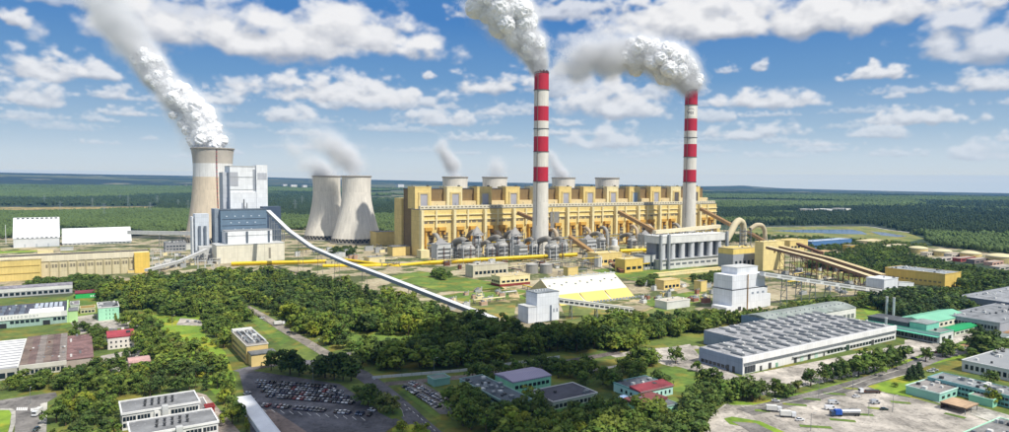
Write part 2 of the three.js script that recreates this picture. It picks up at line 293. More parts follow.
{
  const S = 1536, SPAN = 40000, d = new Uint8Array(S * S * 4);
  for (let j = 0; j < S; j++) for (let i = 0; i < S; i++) {
    const x = (i / S - 0.5) * SPAN, z = (j / S - 0.5) * SPAN, k = (j * S + i) * 4, r = Math.hypot(x, z);
    let c;
    if (r < 1150) c = [0.055, 0.075, 0.026];
    else { const p = landPlan(x, z), n = 0.65 + 0.7 * fbm(x / 130, z / 130, 4); c = p === 0 ? [0.018, 0.034, 0.018] : p === 1 ? [0.030, 0.055, 0.022] : [0.10, 0.115, 0.05]; c = c.map((v) => v * n); if (fbm(x / 420 + 77, z / 260 + 3, 4) > 0.71) c = [0.22, 0.2, 0.11]; }
    for (let q = 0; q < 3; q++) { const v = c[q]; d[k + q] = Math.round(255 * clamp(v <= 0.0031308 ? v * 12.92 : 1.055 * Math.pow(v, 1 / 2.4) - 0.055)); } d[k + 3] = 255;
  }
  const t = new THREE.DataTexture(d, S, S, THREE.RGBAFormat); t.colorSpace = THREE.SRGBColorSpace; t.magFilter = THREE.LinearFilter; t.minFilter = THREE.LinearFilter; t.wrapS = t.wrapT = THREE.ClampToEdgeWrapping; t.needsUpdate = true;
  const rings = [0]; for (let k = 0; k < 90; k++) rings.push(60 * Math.pow(17000 / 60, k / 89));
  const N = 240, p = [], uv = [], ix = [];
  for (const r of rings) for (let a = 0; a <= N; a++) { const an = a / N * 2 * Math.PI, x = r * Math.sin(an), z = -r * Math.cos(an); p.push(x, landY(x, z), z); uv.push(x / SPAN + 0.5, z / SPAN + 0.5); }
  for (let k = 0; k < rings.length - 1; k++) for (let a = 0; a < N; a++) { const q = k * (N + 1) + a, w = q + N + 1; if (k) ix.push(q, q + 1, w + 1); ix.push(q, w + 1, w); }
  const g = new THREE.BufferGeometry(); g.setAttribute('position', new THREE.Float32BufferAttribute(p, 3)); g.setAttribute('uv', new THREE.Float32BufferAttribute(uv, 2)); g.setIndex(ix); g.computeVertexNormals();
  if (g.attributes.normal.getY(2000) < 0) { const id = g.index.array; for (let k = 0; k < id.length; k += 3) { const q = id[k]; id[k] = id[k + 1]; id[k + 1] = q; } g.computeVertexNormals(); }
  struct('ground', g, new THREE.MeshStandardMaterial({ map: t, roughness: 1 }));
}

// ---------------------------------------------------------------- ground covers near by (each a few centimetres above the last)
const LAWN = M('#84944a', 'grass', 1), LAWNBRIGHT = M('#9bad42', 'grass', 1), LAWNDRY = M('#989464', 'grass', 1), WOODFLOOR = M('#7b8246', 'grass', 1), YARD = M('#b0a894', 'soil', 1), ASPHALT = M('#98938d', 'asphalt', 0.95), ASPHALTDARK = M('#77757a', 'asphalt', 0.95), APRON = M('#d6cdc0', 'asphalt', 0.95), PAVE = M('#d8d4c8', 'asphalt', 0.95), SAND = M('#c9b896', 'soil', 1), PAINT = M('#e9e8e2', null, 0.8);
sheet('plant_yard_ground', [[120, 288], [330, 296], [520, 336], [640, 322], [745, 318], [880, 300], [915, 275], [915, 258], [1030, 262], [1060, 258], [930, 246], [890, 243], [760, 231], [430, 222], [150, 226], [-60, 232], [-60, 300]], 0.05, YARD);
sheet('meadow', [[-60, 249], [36, 248.6], [46, 251], [-60, 257]], 0.10, LAWNBRIGHT);
sheet('meadow', [[60, 251], [150, 248], [150, 251], [60, 255]], 0.10, LAWNDRY);
sheet('meadow', [[386, 277], [420, 271], [500, 283], [506, 292], [440, 291]], 0.10, LAWN);
sheet('meadow', [[438, 296], [500, 287], [540, 292], [520, 301], [470, 303]], 0.10, LAWN);
sheet('meadow', [[470, 306], [516, 303], [514, 318], [500, 318]], 0.10, LAWNDRY);
sheet('meadow', [[560, 303], [640, 311], [660, 304], [700, 296], [690, 318], [570, 330]], 0.10, LAWNDRY);
sheet('meadow', [[640, 300], [700, 290], [712, 300], [660, 312]], 0.15, LAWN);
sheet('meadow', [[590, 270], [690, 262], [700, 270], [640, 282]], 0.10, LAWN);
sheet('meadow', [[660, 272], [730, 262], [740, 276], [690, 284]], 0.12, LAWNDRY);
sheet('meadow', [[790, 262], [870, 262], [866, 284], [800, 270]], 0.10, LAWNDRY);
sheet('meadow', [[780, 300], [860, 296], [900, 310], [860, 322], [800, 316]], 0.12, LAWN);
sheet('meadow', [[860, 304], [905, 303], [925, 312], [870, 318]], 0.16, LAWNBRIGHT);
sheet('meadow', [[955, 282], [1020, 280], [1020, 294], [965, 294]], 0.10, LAWNBRIGHT);
sheet('sand_track', [[0, 249.2], [40, 248.6], [60, 249.5], [0, 251.2]], 0.14, SAND);
sheet('sand_track', [[508, 290], [516, 288], [521, 300], [514, 304]], 0.14, SAND);
sheet('sand_track', [[440, 303], [520, 299], [540, 301], [450, 306]], 0.16, SAND);
for (const [p, w] of [[[[392, 281], [430, 276], [480, 279], [505, 288], [512, 300]], 3], [[[446, 293], [500, 290], [540, 285], [585, 281], [640, 277]], 4], [[[470, 305], [500, 300], [522, 294], [545, 290]], 3], [[[640, 312], [680, 300], [710, 292], [735, 284]], 4], [[[575, 306], [640, 300], [664, 294], [700, 284], [740, 278]], 4], [[[790, 300], [830, 292], [870, 292]], 4], [[[290, 262], [340, 268], [390, 274]], 4], [[[150, 273], [200, 268], [230, 270], [320, 274]], 5], [[[60, 262], [110, 259], [150, 258]], 4], [[[745, 285], [790, 276], [850, 270]], 4]]) strip('dirt_track', p, w, 0.2, SAND);
// far openings in the woods
flat('heath', [G(-60, 207.6), G(60, 207), G(158, 206.6), G(152, 208.0), G(60, 209.6), G(-60, 211)], 0.3, M('#b9a672', 'soil', 1));
flat('heath', [G(780, 211.2), G(860, 211), G(866, 212), G(780, 212.6)], 0.3, M('#b9a672', 'soil', 1));
flat('heath', [G(966, 206.8), G(985, 206.6), G(985, 207.5), G(966, 207.7)], 0.3, M('#b9a672', 'soil', 1));
// reservoir and its banks
{
  const WATER = new THREE.MeshPhysicalMaterial({ color: new THREE.Color(0x24405c), roughness: 0.12, metalness: 0, ior: 1.33 });
  sheet('reservoir_bank', [[738, 229.3], [762, 227], [868, 226.4], [905, 232], [925, 238.5], [905, 243], [845, 238.5], [790, 235.4], [748, 233.5]], 0.25, LAWNDRY);
  sheet('lake_water', [[770, 230.6], [800, 229.8], [852, 229.4], [862, 231.4], [868, 234.4], [846, 234], [800, 232.4]], 0.40, WATER);
  sheet('lake_water', [[870, 231.4], [884, 232.4], [908, 236.2], [898, 237], [882, 235.4]], 0.40, WATER);
  strip('causeway_road', [[738, 227.4], [800, 226.6], [862, 226.2], [893, 230.4], [930, 234.4], [1030, 238.5]], 9, 0.6, PAVE);
}

// ---------------------------------------------------------------- roads and lots in front
sheet('woodland_floor', [[-60, 300], [80, 296], [150, 276], [330, 282], [500, 322], [640, 318], [745, 316], [860, 318], [1070, 300], [1120, 470], [-120, 470]], 0.05, WOODFLOOR);
sheet('lawn', [[150, 315], [200, 313], [205, 335], [225, 352], [236, 380], [215, 395], [190, 370], [170, 340]], 0.12, LAWNBRIGHT);
sheet('lawn', [[100, 283], [128, 284], [128, 305], [96, 318], [60, 330], [60, 300]], 0.12, LAWN);
sheet('lawn', [[236, 308], [246, 304], [290, 340], [280, 346]], 0.12, LAWN);
sheet('lawn', [[345, 330], [420, 336], [430, 350], [350, 352]], 0.10, LAWN);
sheet('lawn', [[655, 370], [676, 366], [745, 385], [738, 394], [700, 396], [650, 386]], 0.12, LAWN);
sheet('lawn', [[735, 401], [758, 403], [868, 376], [905, 360], [935, 352], [960, 350], [968, 356], [900, 372], [820, 392], [770, 405], [728, 405]], 0.14, LAWNBRIGHT);
sheet('lawn', [[866, 386], [908, 374], [920, 376], [916, 392], [912, 397], [884, 392]], 0.14, LAWNBRIGHT);
sheet('lawn', [[920, 346], [985, 330], [1015, 332], [1015, 345], [960, 352]], 0.10, LAWN);
sheet('hall_forecourt', [[640, 352], [690, 344], [700, 356], [742, 378], [800, 376], [900, 352], [960, 340], [935, 350], [870, 372], [760, 396], [738, 384], [662, 364]], 0.10, APRON);
sheet('hall_forecourt', [[738, 386], [742.5, 375.5], [896, 346], [938, 338], [938, 348], [870, 367], [800, 385], [765, 395]], 0.14, APRON);
strip('service_road', [[612, 356], [655, 350], [700, 347]], 9, 0.12, APRON);
strip('service_road', [[580, 372], [640, 362], [672, 354]], 4, 0.13, APRON);
const LOTR = [[700, 440], [712, 414], [725, 404], [775, 406], [835, 392], [870, 379], [886, 393], [918, 399], [930, 403], [965, 412], [1010, 430], [1010, 470], [690, 470]];
sheet('truck_lot', LOTR, 0.12, APRON);
strip('lot_road', [[1020, 344], [985, 347], [940, 356], [900, 371], [840, 389], [790, 402], [745, 412]], 12, 0.16, ASPHALT);
strip('forest_road', [[244, 306], [262, 316], [285, 330], [308, 343], [330, 356]], 9, 0.12, M('#b3a99b', 'asphalt', 0.95));
strip('forest_road', [[330, 356], [365, 352], [410, 350], [480, 345], [560, 336]], 8, 0.12, ASPHALT);
strip('works_street', [[440, 441], [420, 424], [402, 407], [385, 392], [368, 379], [352, 370], [300, 362], [262, 366], [238, 372]], 11, 0.14, ASPHALTDARK);
strip('works_street', [[385, 384], [420, 381], [470, 376], [540, 366], [620, 352]], 8, 0.15, M('#8b8078', 'asphalt', 0.95));
sheet('car_park', [[238, 369], [262, 372], [340, 384], [384, 414], [402, 421], [385, 432], [372, 470], [250, 470], [250, 418]], 0.16, ASPHALTDARK);
sheet('car_park_apron', [[256, 410], [272, 409], [310, 434], [320, 470], [280, 470]], 0.20, M('#a89488', 'asphalt', 0.95));
sheet('car_park', [[402, 383], [420, 381], [452, 400], [452, 414], [440, 414]], 0.18, ASPHALT);
sheet('verge', [[396, 388], [401, 386], [442, 417], [440, 421]], 0.24, LAWN);
sheet('verge', [[374, 398], [390, 397], [402, 410], [404, 416], [392, 419], [378, 412]], 0.24, LAWN);
sheet('verge', [[392, 428], [412, 424], [430, 430], [436, 445], [392, 445]], 0.24, LAWNBRIGHT);
sheet('west_street', [[-60, 403], [0, 400], [55, 392], [57, 396], [47, 402], [40, 432], [36, 470], [8, 470], [14, 432], [15, 410], [-60, 412]], 0.14, ASPHALT);
sheet('west_street_pavement', [[40, 404], [47, 402], [46, 432], [44, 470], [36, 470], [38, 432]], 0.22, PAVE);
sheet('verge', [[-60, 412], [0, 410], [9, 410], [11, 414], [8, 430], [4, 440], [-60, 450]], 0.24, LAWNBRIGHT);
sheet('west_street_kerb', [[-60, 410], [9, 408], [15, 410], [15, 422], [9, 441], [5, 441], [10, 424], [10, 412], [-60, 413.5]], 0.20, PAVE);
sheet('admin_forecourt', [[196, 392], [206, 395], [240, 432], [250, 470], [205, 470], [205, 420]], 0.14, M('#c6b6a8', 'asphalt', 0.95));
sheet('west_yard', [[100, 356], [120, 352], [140, 346], [152, 350], [125, 372], [108, 376]], 0.14, APRON);
sheet('west_yard', [[66, 318], [95, 314], [125, 318], [140, 326], [100, 330], [80, 334]], 0.14, APRON);
sheet('west_yard', [[180, 318], [200, 320], [204, 326], [176, 325]], 0.14, APRON);
sheet('gravel_plot', [[350, 304], [372, 303], [384, 309], [372, 313], [352, 311]], 0.14, M('#a9a295', 'asphalt', 1));
sheet('east_yard', [[905, 340], [960, 334], [985, 332], [940, 350], [905, 356]], 0.13, APRON);
sheet('east_yard', [[960, 345], [1010, 330], [1040, 330], [1040, 345], [990, 352]], 0.13, M('#c99f74', 'asphalt', 1));
sheet('east_yard', [[930, 400], [975, 405], [1020, 418], [1020, 432], [965, 412]], 0.14, PAVE);
// painted markings
function paint(a, b, w, y = 0.26) { const A = G(...a, y), B = G(...b, y), d = B.clone().sub(A), s = V(-d.z, 0, d.x).normalize().multiplyScalar(w / 2); return [A.clone().add(s), B.clone().add(s), B.clone().sub(s), A.clone().sub(s)].map((v) => [v.x, y, v.z]).reverse(); }
{
  const f = [];
  for (let k = 0; k < 6; k++) f.push(paint([17 + k * 1.9, 407.4], [16.4 + k * 1.9, 410.4], 0.6));
  for (let k = 0; k < 5; k++) f.push(paint([31 + k * 1.7, 408.2 - k * 0.1], [30.6 + k * 1.7, 411], 0.6));
  for (let k = 0; k < 9; k++) f.push(paint([404 + k * 4.2, 404 + k * 3.6], [406 + k * 4.2, 405.8 + k * 3.6], 0.25));
  for (let k = 0; k < 12; k++) f.push(paint([262 + k * 9, 408.6 + k * 0.8], [266 + k * 9, 411.6 + k * 0.8], 0.25));
  struct('road_markings', tri(f), PAINT);
}
// kerbs of the truck lot and its grass islands
function ring(name, px, w, h, mat) { const pts = px.map(([a, b]) => G(a, b, h)); const geos = []; for (let i = 0; i < pts.length - 1; i++) geos.push(beam(V(pts[i].x, h / 2, pts[i].z), V(pts[i + 1].x, h / 2, pts[i + 1].z), w, h)); return struct(name, merge(geos), mat); }
ring('kerb', [[712, 414], [726, 404.5], [760, 407.2], [800, 399], [836, 391], [870, 378.6], [905, 368], [940, 354.5]], 0.5, 0.34, PAVE);
ring('kerb', [[866, 386], [884, 392.4], [916, 399.2], [936, 404], [966, 412]], 0.5, 0.34, PAVE);
ring('kerb', [[866, 386], [872, 383], [908, 374]], 0.5, 0.34, PAVE);
ring('kerb', [[404, 417], [402, 410], [390, 397]], 0.4, 0.36, PAVE);
const isl = [[803, 398.5, 821, 400.2], [824, 393.4, 846, 394.8], [843, 388.2, 860, 389.4], [783, 404, 807, 405.8], [755, 410.4, 770, 411.6], [800, 426, 832, 428], [830, 419.4, 856, 421.6], [857, 414.4, 874, 415.6], [891, 401.8, 911, 403.6], [945, 413.4, 966, 418.4], [868, 408, 884, 409.2]];
for (const [a, b, c, d] of isl) { const A = G(a, b), B = G(c, d), dir = B.clone().sub(A), s = V(-dir.z, 0, dir.x).normalize().multiplyScalar(1.7), q = (P, k) => P.clone().addScaledVector(s, k); flat('grass_island', [q(A, .2), q(A, 1), q(B, 1), q(B, .2), q(B, -1), q(A, -1)].map((v) => v), 0.22, LAWN); }
sheet('grass_island', [[724, 418.5], [732, 416.5], [760, 421], [785, 432], [800, 445], [770, 445], [742, 426], [730, 424]], 0.22, LAWNBRIGHT);
sheet('island_road', [[732, 421.5], [756, 423], [778, 434], [790, 446], [772, 446], [742, 426.5]], 0.26, ASPHALT);
// ---------------------------------------------------------------- chimneys
function chimney(px, D, label, marked) {
  const p = W(px, 240, D); const g = thing('chimney', label, 'chimney', V(p.x, 0, p.z), 0, 'tall striped chimneys');
  const REDP = M('#c41f38', 'streak', 0.7), WP = M('#e9e4d8', 'streak', 0.8);
  const r = (y) => 12.6 - 0.9 * y / 300 + (y < 40 ? (40 - y) * 0.03 : 0);
  const hs = [0, 123, 146.5, 171, 195.5, 220.6, 244, 270, 298]; // from the photograph: white shaft, then red and white in turn
  for (let i = 0; i < hs.length - 1; i++) {
    const a = hs[i], b = hs[i + 1], red = i % 2 === 1; const geo = new THREE.CylinderGeometry(r(b), r(a), b - a, 40, Math.max(1, Math.round((b - a) / 20)), true); scaleUV(geo, 76, b - a); geo.translate(0, (a + b) / 2, 0);
    add(g, red ? 'red_band' : 'white_band', geo, red ? REDP : WP);
  }
  add(g, 'rim', new THREE.LatheGeometry([[10.2, 293], [10.2, 299.6], [11.9, 299.6], [12.0, 296.4], [11.8, 296.2]].map((q) => new THREE.Vector2(...q)), 40), M('#57222b', 'mottle', 0.9));
  for (let k = 0; k < 10; k++) { const a = k / 10 * 2 * Math.PI; add(g, 'flue_cap', cyl(1.5, 1.5, 2.2, 9.6 * Math.cos(a), 299.5, 9.6 * Math.sin(a), 8), DARKSTEEL); }
  for (const y of [123, 171, 208, 270]) add(g, 'gallery', new THREE.TorusGeometry(r(y) + 0.55, 0.5, 5, 40).rotateX(Math.PI / 2).translate(0, y, 0), DARKSTEEL);
  { const an = Math.atan2(-g.position.x, -g.position.z) - .5; add(g, 'ladder', beam(V(13 * Math.sin(an), 2, 13 * Math.cos(an)), V(12.1 * Math.sin(an), 297, 12.1 * Math.cos(an)), .8, .5, V(Math.sin(an), 0, Math.cos(an))), M('#7d7468', null, .8)); }
  if (marked) {                                       // ring emblem with lettering on the top white band
    const c = document.createElement('canvas'); c.width = c.height = 256; const x = c.getContext('2d'); x.fillStyle = '#e9e4d8'; x.fillRect(0, 0, 256, 256);
    x.strokeStyle = '#5b6470'; x.lineWidth = 12; x.beginPath(); x.ellipse(128, 150, 108, 92, 0, Math.PI * 1.02, Math.PI * 1.8); x.stroke(); x.fillStyle = '#39424e'; x.font = 'bold 84px sans-serif'; x.textAlign = 'center'; x.textBaseline = 'middle'; x.fillText('PGE', 128, 160);
    const t = new THREE.CanvasTexture(c); t.colorSpace = THREE.SRGBColorSpace;
    const R0 = r(257) + 0.12, an = Math.atan2(-g.position.x, -g.position.z), geo = new THREE.CylinderGeometry(R0, R0, 20, 20, 1, true, an - 0.75, 1.5); add(g, 'emblem', geo.translate(0, 257, 0), new THREE.MeshStandardMaterial({ map: t, roughness: 0.8 }), 'dark arc and letters on white band');
  }
  return g;
}
chimney(540.3, 1098, 'tall red and white striped chimney nearest to the cooling towers, with plain bands');
chimney(688.6, 1300, 'red and white striped chimney with a dark lettered emblem on its highest white band', true);

// ---------------------------------------------------------------- cooling towers
function coolingTower(px, D, H, rT, rTh, rB, label, bands) {
  const p = W(px, 240, D), g = thing('cooling_tower', label, 'cooling tower', V(p.x, 0, p.z), 0, 'concrete cooling towers');
  const yT = H * 0.80, leg = H * 0.075, cb = (yT - leg) / Math.sqrt((rB / rTh) ** 2 - 1), ct = (H - yT) / Math.sqrt((rT / rTh) ** 2 - 1);
  const rad = (y) => rTh * Math.sqrt(1 + ((y - yT) / (y < yT ? cb : ct)) ** 2);
  const shell = (a, b, off = 0) => { const n = 22, q = []; for (let i = 0; i <= n; i++) { const y = lerp(a, b, i / n); q.push(new THREE.Vector2(rad(y) + off, y)); } const l = new THREE.LatheGeometry(q, 72); scaleUV(l, 2 * Math.PI * rTh, b - a); return l; };
  for (const [a, b, m] of bands) add(g, 'shell', shell(a < 0 ? leg : a * H, b * H), m);
  const inner = []; for (let i = 0; i <= 12; i++) { const y = lerp(H * 0.3, H, i / 12); inner.push(new THREE.Vector2(rad(y) - 0.9, y)); } add(g, 'inner_lining', new THREE.LatheGeometry(inner, 60), CONCRETE);
  add(g, 'rim', new THREE.LatheGeometry([[rT - 1.2, H], [rT + 0.9, H], [rT + 0.9, H - 2.4], [rT - 0.2, H - 2.6]].map((v) => new THREE.Vector2(...v)).reverse(), 72), M('#a29b8e', 'mottle', 0.9));
  const r0 = rad(leg), n = 36, basin = rB + 3; add(g, 'basin', merge(new THREE.CylinderGeometry(basin, basin, 2.4, 60, 1).translate(0, 1.2, 0)), CONCRETE);
  add(g, 'fill_packing', new THREE.CylinderGeometry(r0 - 5, r0 - 5, leg, 48, 1, true).translate(0, leg / 2 + 1, 0), M('#2b3a4e', 'ribs', 0.7));
  for (let k = 0; k < n; k++) { const a = k / n * 2 * Math.PI, b = (k + 0.5) / n * 2 * Math.PI, c = (k - 0.5) / n * 2 * Math.PI; add(g, 'column', merge(rod(V(rB * Math.cos(a), 2, rB * Math.sin(a)), V(r0 * Math.cos(b), leg + 0.5, r0 * Math.sin(b)), 0.6, 5), rod(V(rB * Math.cos(a), 2, rB * Math.sin(a)), V(r0 * Math.cos(c), leg + 0.5, r0 * Math.sin(c)), 0.6, 5)), CONCRETE); }
  g.rad = rad; return g;
}
const SHELL = M('#efe8da', 'streak', 0.95), SHELLW = M('#f0efeb', 'streak', 0.9), SHELLTAN = M('#e6d5bb', 'streak', 0.95), SHELLGREY = M('#cfc6b8', 'ribs', 0.95);
coolingTower(327, 1400, 132, 28.6, 27.6, 46, 'left one of the two bare concrete cooling towers side by side', [[-1, 1, SHELL]]);
coolingTower(356.6, 1330, 132, 29, 28, 48.5, 'right one of the two bare concrete cooling towers, overlapping its twin', [[-1, 1, SHELL]]);
const tall = coolingTower(214, 1300, 183, 38.6, 35.4, 51, 'tall cooling tower with a white band, behind the white boiler building', [[-1, 0.70, SHELLTAN], [0.70, 0.84, SHELLW], [0.84, 1, SHELLGREY]]);
{ const REDP = M('#a8323c', null, 0.8), an = 2.9 * Math.PI / 2 + 0.62; for (let k = 0; k < 30; k++) { const y = 70 + k * 3.7, r = tall.rad(y) + 0.3, az = Math.atan2(-tall.position.x, -tall.position.z) + 0.18; const m = add(tall, 'ladder_cage', bx(-0.9, 0.9, 0, 2.4, -0.4, 0.9), k % 2 ? M('#5d4a46', null, 0.8) : REDP); m.position.set(r * Math.sin(az), y, r * Math.cos(az)); m.rotation.y = az; } }
for (const [px, D, l] of [[455, 1510, 'cooling tower rim just above the boiler house roof, nearest the twin towers'], [494.5, 1530, 'cooling tower rim behind the roof with grey vapour hanging over it'], [563, 1640, 'cooling tower rim behind the roof, just beside the nearer striped chimney'], [606.5, 1600, 'cooling tower rim behind the roof between the two striped chimneys, without vapour']]) coolingTower(px, D, 132, 28.6, 27.6, 46, l, [[-1, 1, SHELL]]);

// ---------------------------------------------------------------- the long boiler house: twelve units in a row
{
  const g = site('boiler_house', 'long yellow boiler house with twelve roof bays behind both striped chimneys', 'power station', [419.6, 257]);
  const L = sx(g, 716), u = L / 12, HF = sy(g, 210), HU = sy(g, 187.3, 6, -34), HB = HU - 3, HP = sy(g, 201.5, 20, -26);
  add(g, 'front_wall', bx(0, L, 0, HF, -32, 0), CREAM);
  add(g, 'upper_wall', bx(5, L - 4, 0, HB, -74, -36), SHADEDKHAKI);  // brown wall, with shade of the recesses between bays partly put into its colour
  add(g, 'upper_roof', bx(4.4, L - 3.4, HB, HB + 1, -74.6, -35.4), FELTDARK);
  add(g, 'end_wall', bx(1, 26, 0, sy(g, 198.5, 6, -60), -104, -74.1), CREAM);
  add(g, 'end_wall', bx(L - 30, L + 6, 0, HF + 6, -100, -74.1), CREAM);
  add(g, 'front_roof', bx(-0.4, L + 0.4, HF, HF + 0.8, -35.5, 0.5), FELT);
  for (let i = 0; i < 12; i++) {
    const x0 = i * u, xa = x0 + u * 0.05, xb = x0 + u * 0.55;
    const bay = add(g, 'roof_bay', merge(bx(xa, xb, HF + 0.8, HU, -52, -24), bx(xa - 0.5, xb + 0.5, HU, HU + 1.2, -52.5, -23.5)), i % 3 === 1 ? CREAM2 : CREAM);
    const gl = add(bay, 'window_panel', bx(xa + u * 0.16, xb - u * 0.12, HF + 4, HU - 11, -24.4, -23.6), i > 9 ? M('#6d655c', 'ribs', 0.6) : i === 8 ? M('#a5b8c8', 'ribs', 0.5) : M('#b9b7bd', 'ribs', 0.5));
    add(bay, 'bay_frame', merge(bx(xa + u * 0.10, xa + u * 0.16, HF + 1, HU - 8, -24.2, -22.8), bx(xb - u * 0.12, xb - u * 0.06, HF + 1, HU - 8, -24.2, -22.8), bx(xa + u * 0.10, xb - u * 0.06, HU - 11, HU - 8.2, -24.25, -22.7)), M('#e0c888', 'mottle', 0.8));
    add(bay, 'roof_vent', bx(xb - 4, xb - 1, HU + 1, HU + 3.4, -34, -30), DARKSTEEL);
    add(bay, 'roof_vent', bx(xa + 3, xa + 8, HU + 1, HU + 2.6, -44, -38), STEEL);
    add(g, 'bay_link', bx(xb + 0.02, x0 + u * 1.05 - 0.02, HF + 0.8, HP, -36, -27), M('#efd6a0', 'panel', 0.8));
    // front: pilaster, ledges and orange frames
    add(g, 'pilaster', bx(x0 - 0.2, x0 + 4.6, 0, HF - 0.5, -1, 7), CREAM2);
    add(g, 'pilaster', bx(x0 + u * .47, x0 + u * .52, HF * .62, HF - 1, -1, 3), CREAM2);
    for (const k of [.27, .72]) { const gz = add(g, 'glazing', bx(x0 + u * k, x0 + u * (k + .15), 6, HF * .5, -.4, .25), M('#7a6f5c', 'ribs', .35)); for (let q = 1; q < 5; q++) add(gz, 'glazing_bar', bx(x0 + u * k, x0 + u * (k + .15), 6 + (HF * .5 - 6) * q / 5 - .4, 6 + (HF * .5 - 6) * q / 5 + .4, .1, .6), CREAM2); }
    if (i < 10) { const dx = x0 + u * (i % 2 ? .7 : .4), dm = i % 3 ? M('#c9b69a', 'streak', .8) : M('#a9a59c', 'streak', .8); add(g, 'flue_duct', pipe([V(dx, HF * .46, -1), V(dx, HF * .47, 12), V(dx, HF * .40, 20), V(dx, HF * .22, 23), V(dx, 5, 24)], 3.4, 10, 18), dm); add(g, 'duct_frame', merge(bx(dx - 5, dx - 4.3, 0, HF * .5, 15, 15.8), bx(dx + 4.3, dx + 5, 0, HF * .5, 15, 15.8), bx(dx - 5, dx + 5, HF * .36, HF * .36 + .7, 15.1, 15.7)), STEEL); }
    add(g, 'wall_box', bx(x0 + u * .8, x0 + u * .97, 0, HF * (.2 + .07 * (i % 3)), -1, 9 + i % 4), i % 2 ? CREAM : LIGHTGREY);
    for (const k of [0.13, 0.56]) { const a = x0 + u * k, w = u * 0.30; add(g, 'orange_frame', merge(bx(a, a + 3, 0, HF * 0.60, -1, 5), bx(a - 1, a + w * 0.7, HF * 0.55, HF * 0.62, -1, 6.5), bx(a + w * 0.5, a + w * 0.7, HF * 0.46, HF * 0.55, -1, 4.4)), ORANGE); }
    row(g, 'window', M('#7d7460', null, 0.4), 'f', x0 + 5, x0 + u - 1, 5, HF * 0.70, HF * 0.745, 0, 0.8);
  }
  add(g, 'ledge', bx(-0.6, L + 0.6, HF * 0.875, HF * 0.895, -1, 2.0), CREAM2);
  add(g, 'ledge', bx(-0.6, L + 0.6, HF * 0.765, HF * 0.785, -1, 1.6), CREAM2);
  for (let q = 0; q < 3; q++) add(g, 'yard_pipe', rod(V(6, 17 + q * 2.2, 12 + q), V(L - 30, 17 + q * 2.2, 12 + q), .8, 8), [LIGHTGREY, YELLOW, STEEL][q]);
  for (let k = 0; k < 24; k++) { const x = 10 + (L - 44) * k / 23; add(g, 'pipe_post', merge(bx(x - .4, x + .4, 0, 23, 15.2, 16), bx(x - .4, x + .4, 0, 23, 10.2, 11), bx(x - .4, x + .4, 22.5, 23.2, 10, 16.2)), STEEL); }
  add(g, 'roof_gallery', bx(2, L - 2, HF + 1.0, HF + 6.2, -8, -2), M('#e5dcc0', 'panel', 0.8));
  row(g, 'window', M('#847c6a', null, 0.5), 'f', 2, L - 2, 96, HF + 2.6, HF + 4.6, -2, 0.6);
  for (let k = 0; k < 40; k++) { const x = 10 + (L - 20) * (k + 0.3) / 40; add(g, 'roof_vent', merge(bx(x, x + 2.4, HF + 0.8, HF + 3 + (k % 3), -16, -13), cyl(0.5, 0.5, 6 + k % 4, x + 5, HF + 0.8, -12, 6)), k % 2 ? STEEL : LIGHTGREY); }
  for (let k = 0; k < 24; k++) add(g, 'aerial', cyl(0.25, 0.12, 9, 12 + (L - 24) * k / 23, HB + 0.8, -56 - (k % 3) * 4, 5), DARKSTEEL);
  add(g, 'grey_cladding', bx(u * 4.38, u * 4.72, 4, HF - 8, -0.8, 3), M('#8c8a84', 'panel', 0.8));
  // low annexe in front of the left end
  add(g, 'annexe', bx(-34, -3, 0, 15, -52, -30), CREAM); add(g, 'annexe_roof', bx(-34.5, -2.5, 15, 15.8, -52.5, -29.5), FELT);
  add(g, 'annexe', bx(-8, 7, 0, 13, 6, 22), CREAM2); 
}
house({ name: 'pump_house', label: 'plain yellow box building beside the foot of the right cooling tower', c: [376, 246], xr: 397, W: 30, yt: 232.5, wall: CREAM, roof: FELT, vents: 3 });
house({ name: 'pump_house', label: 'small yellow flat block in front of the twin cooling towers, by the white conveyor', c: [369, 264], xr: 385, W: 22, yt: 258, wall: CREAM2, roof: FELT, vents: 2 });

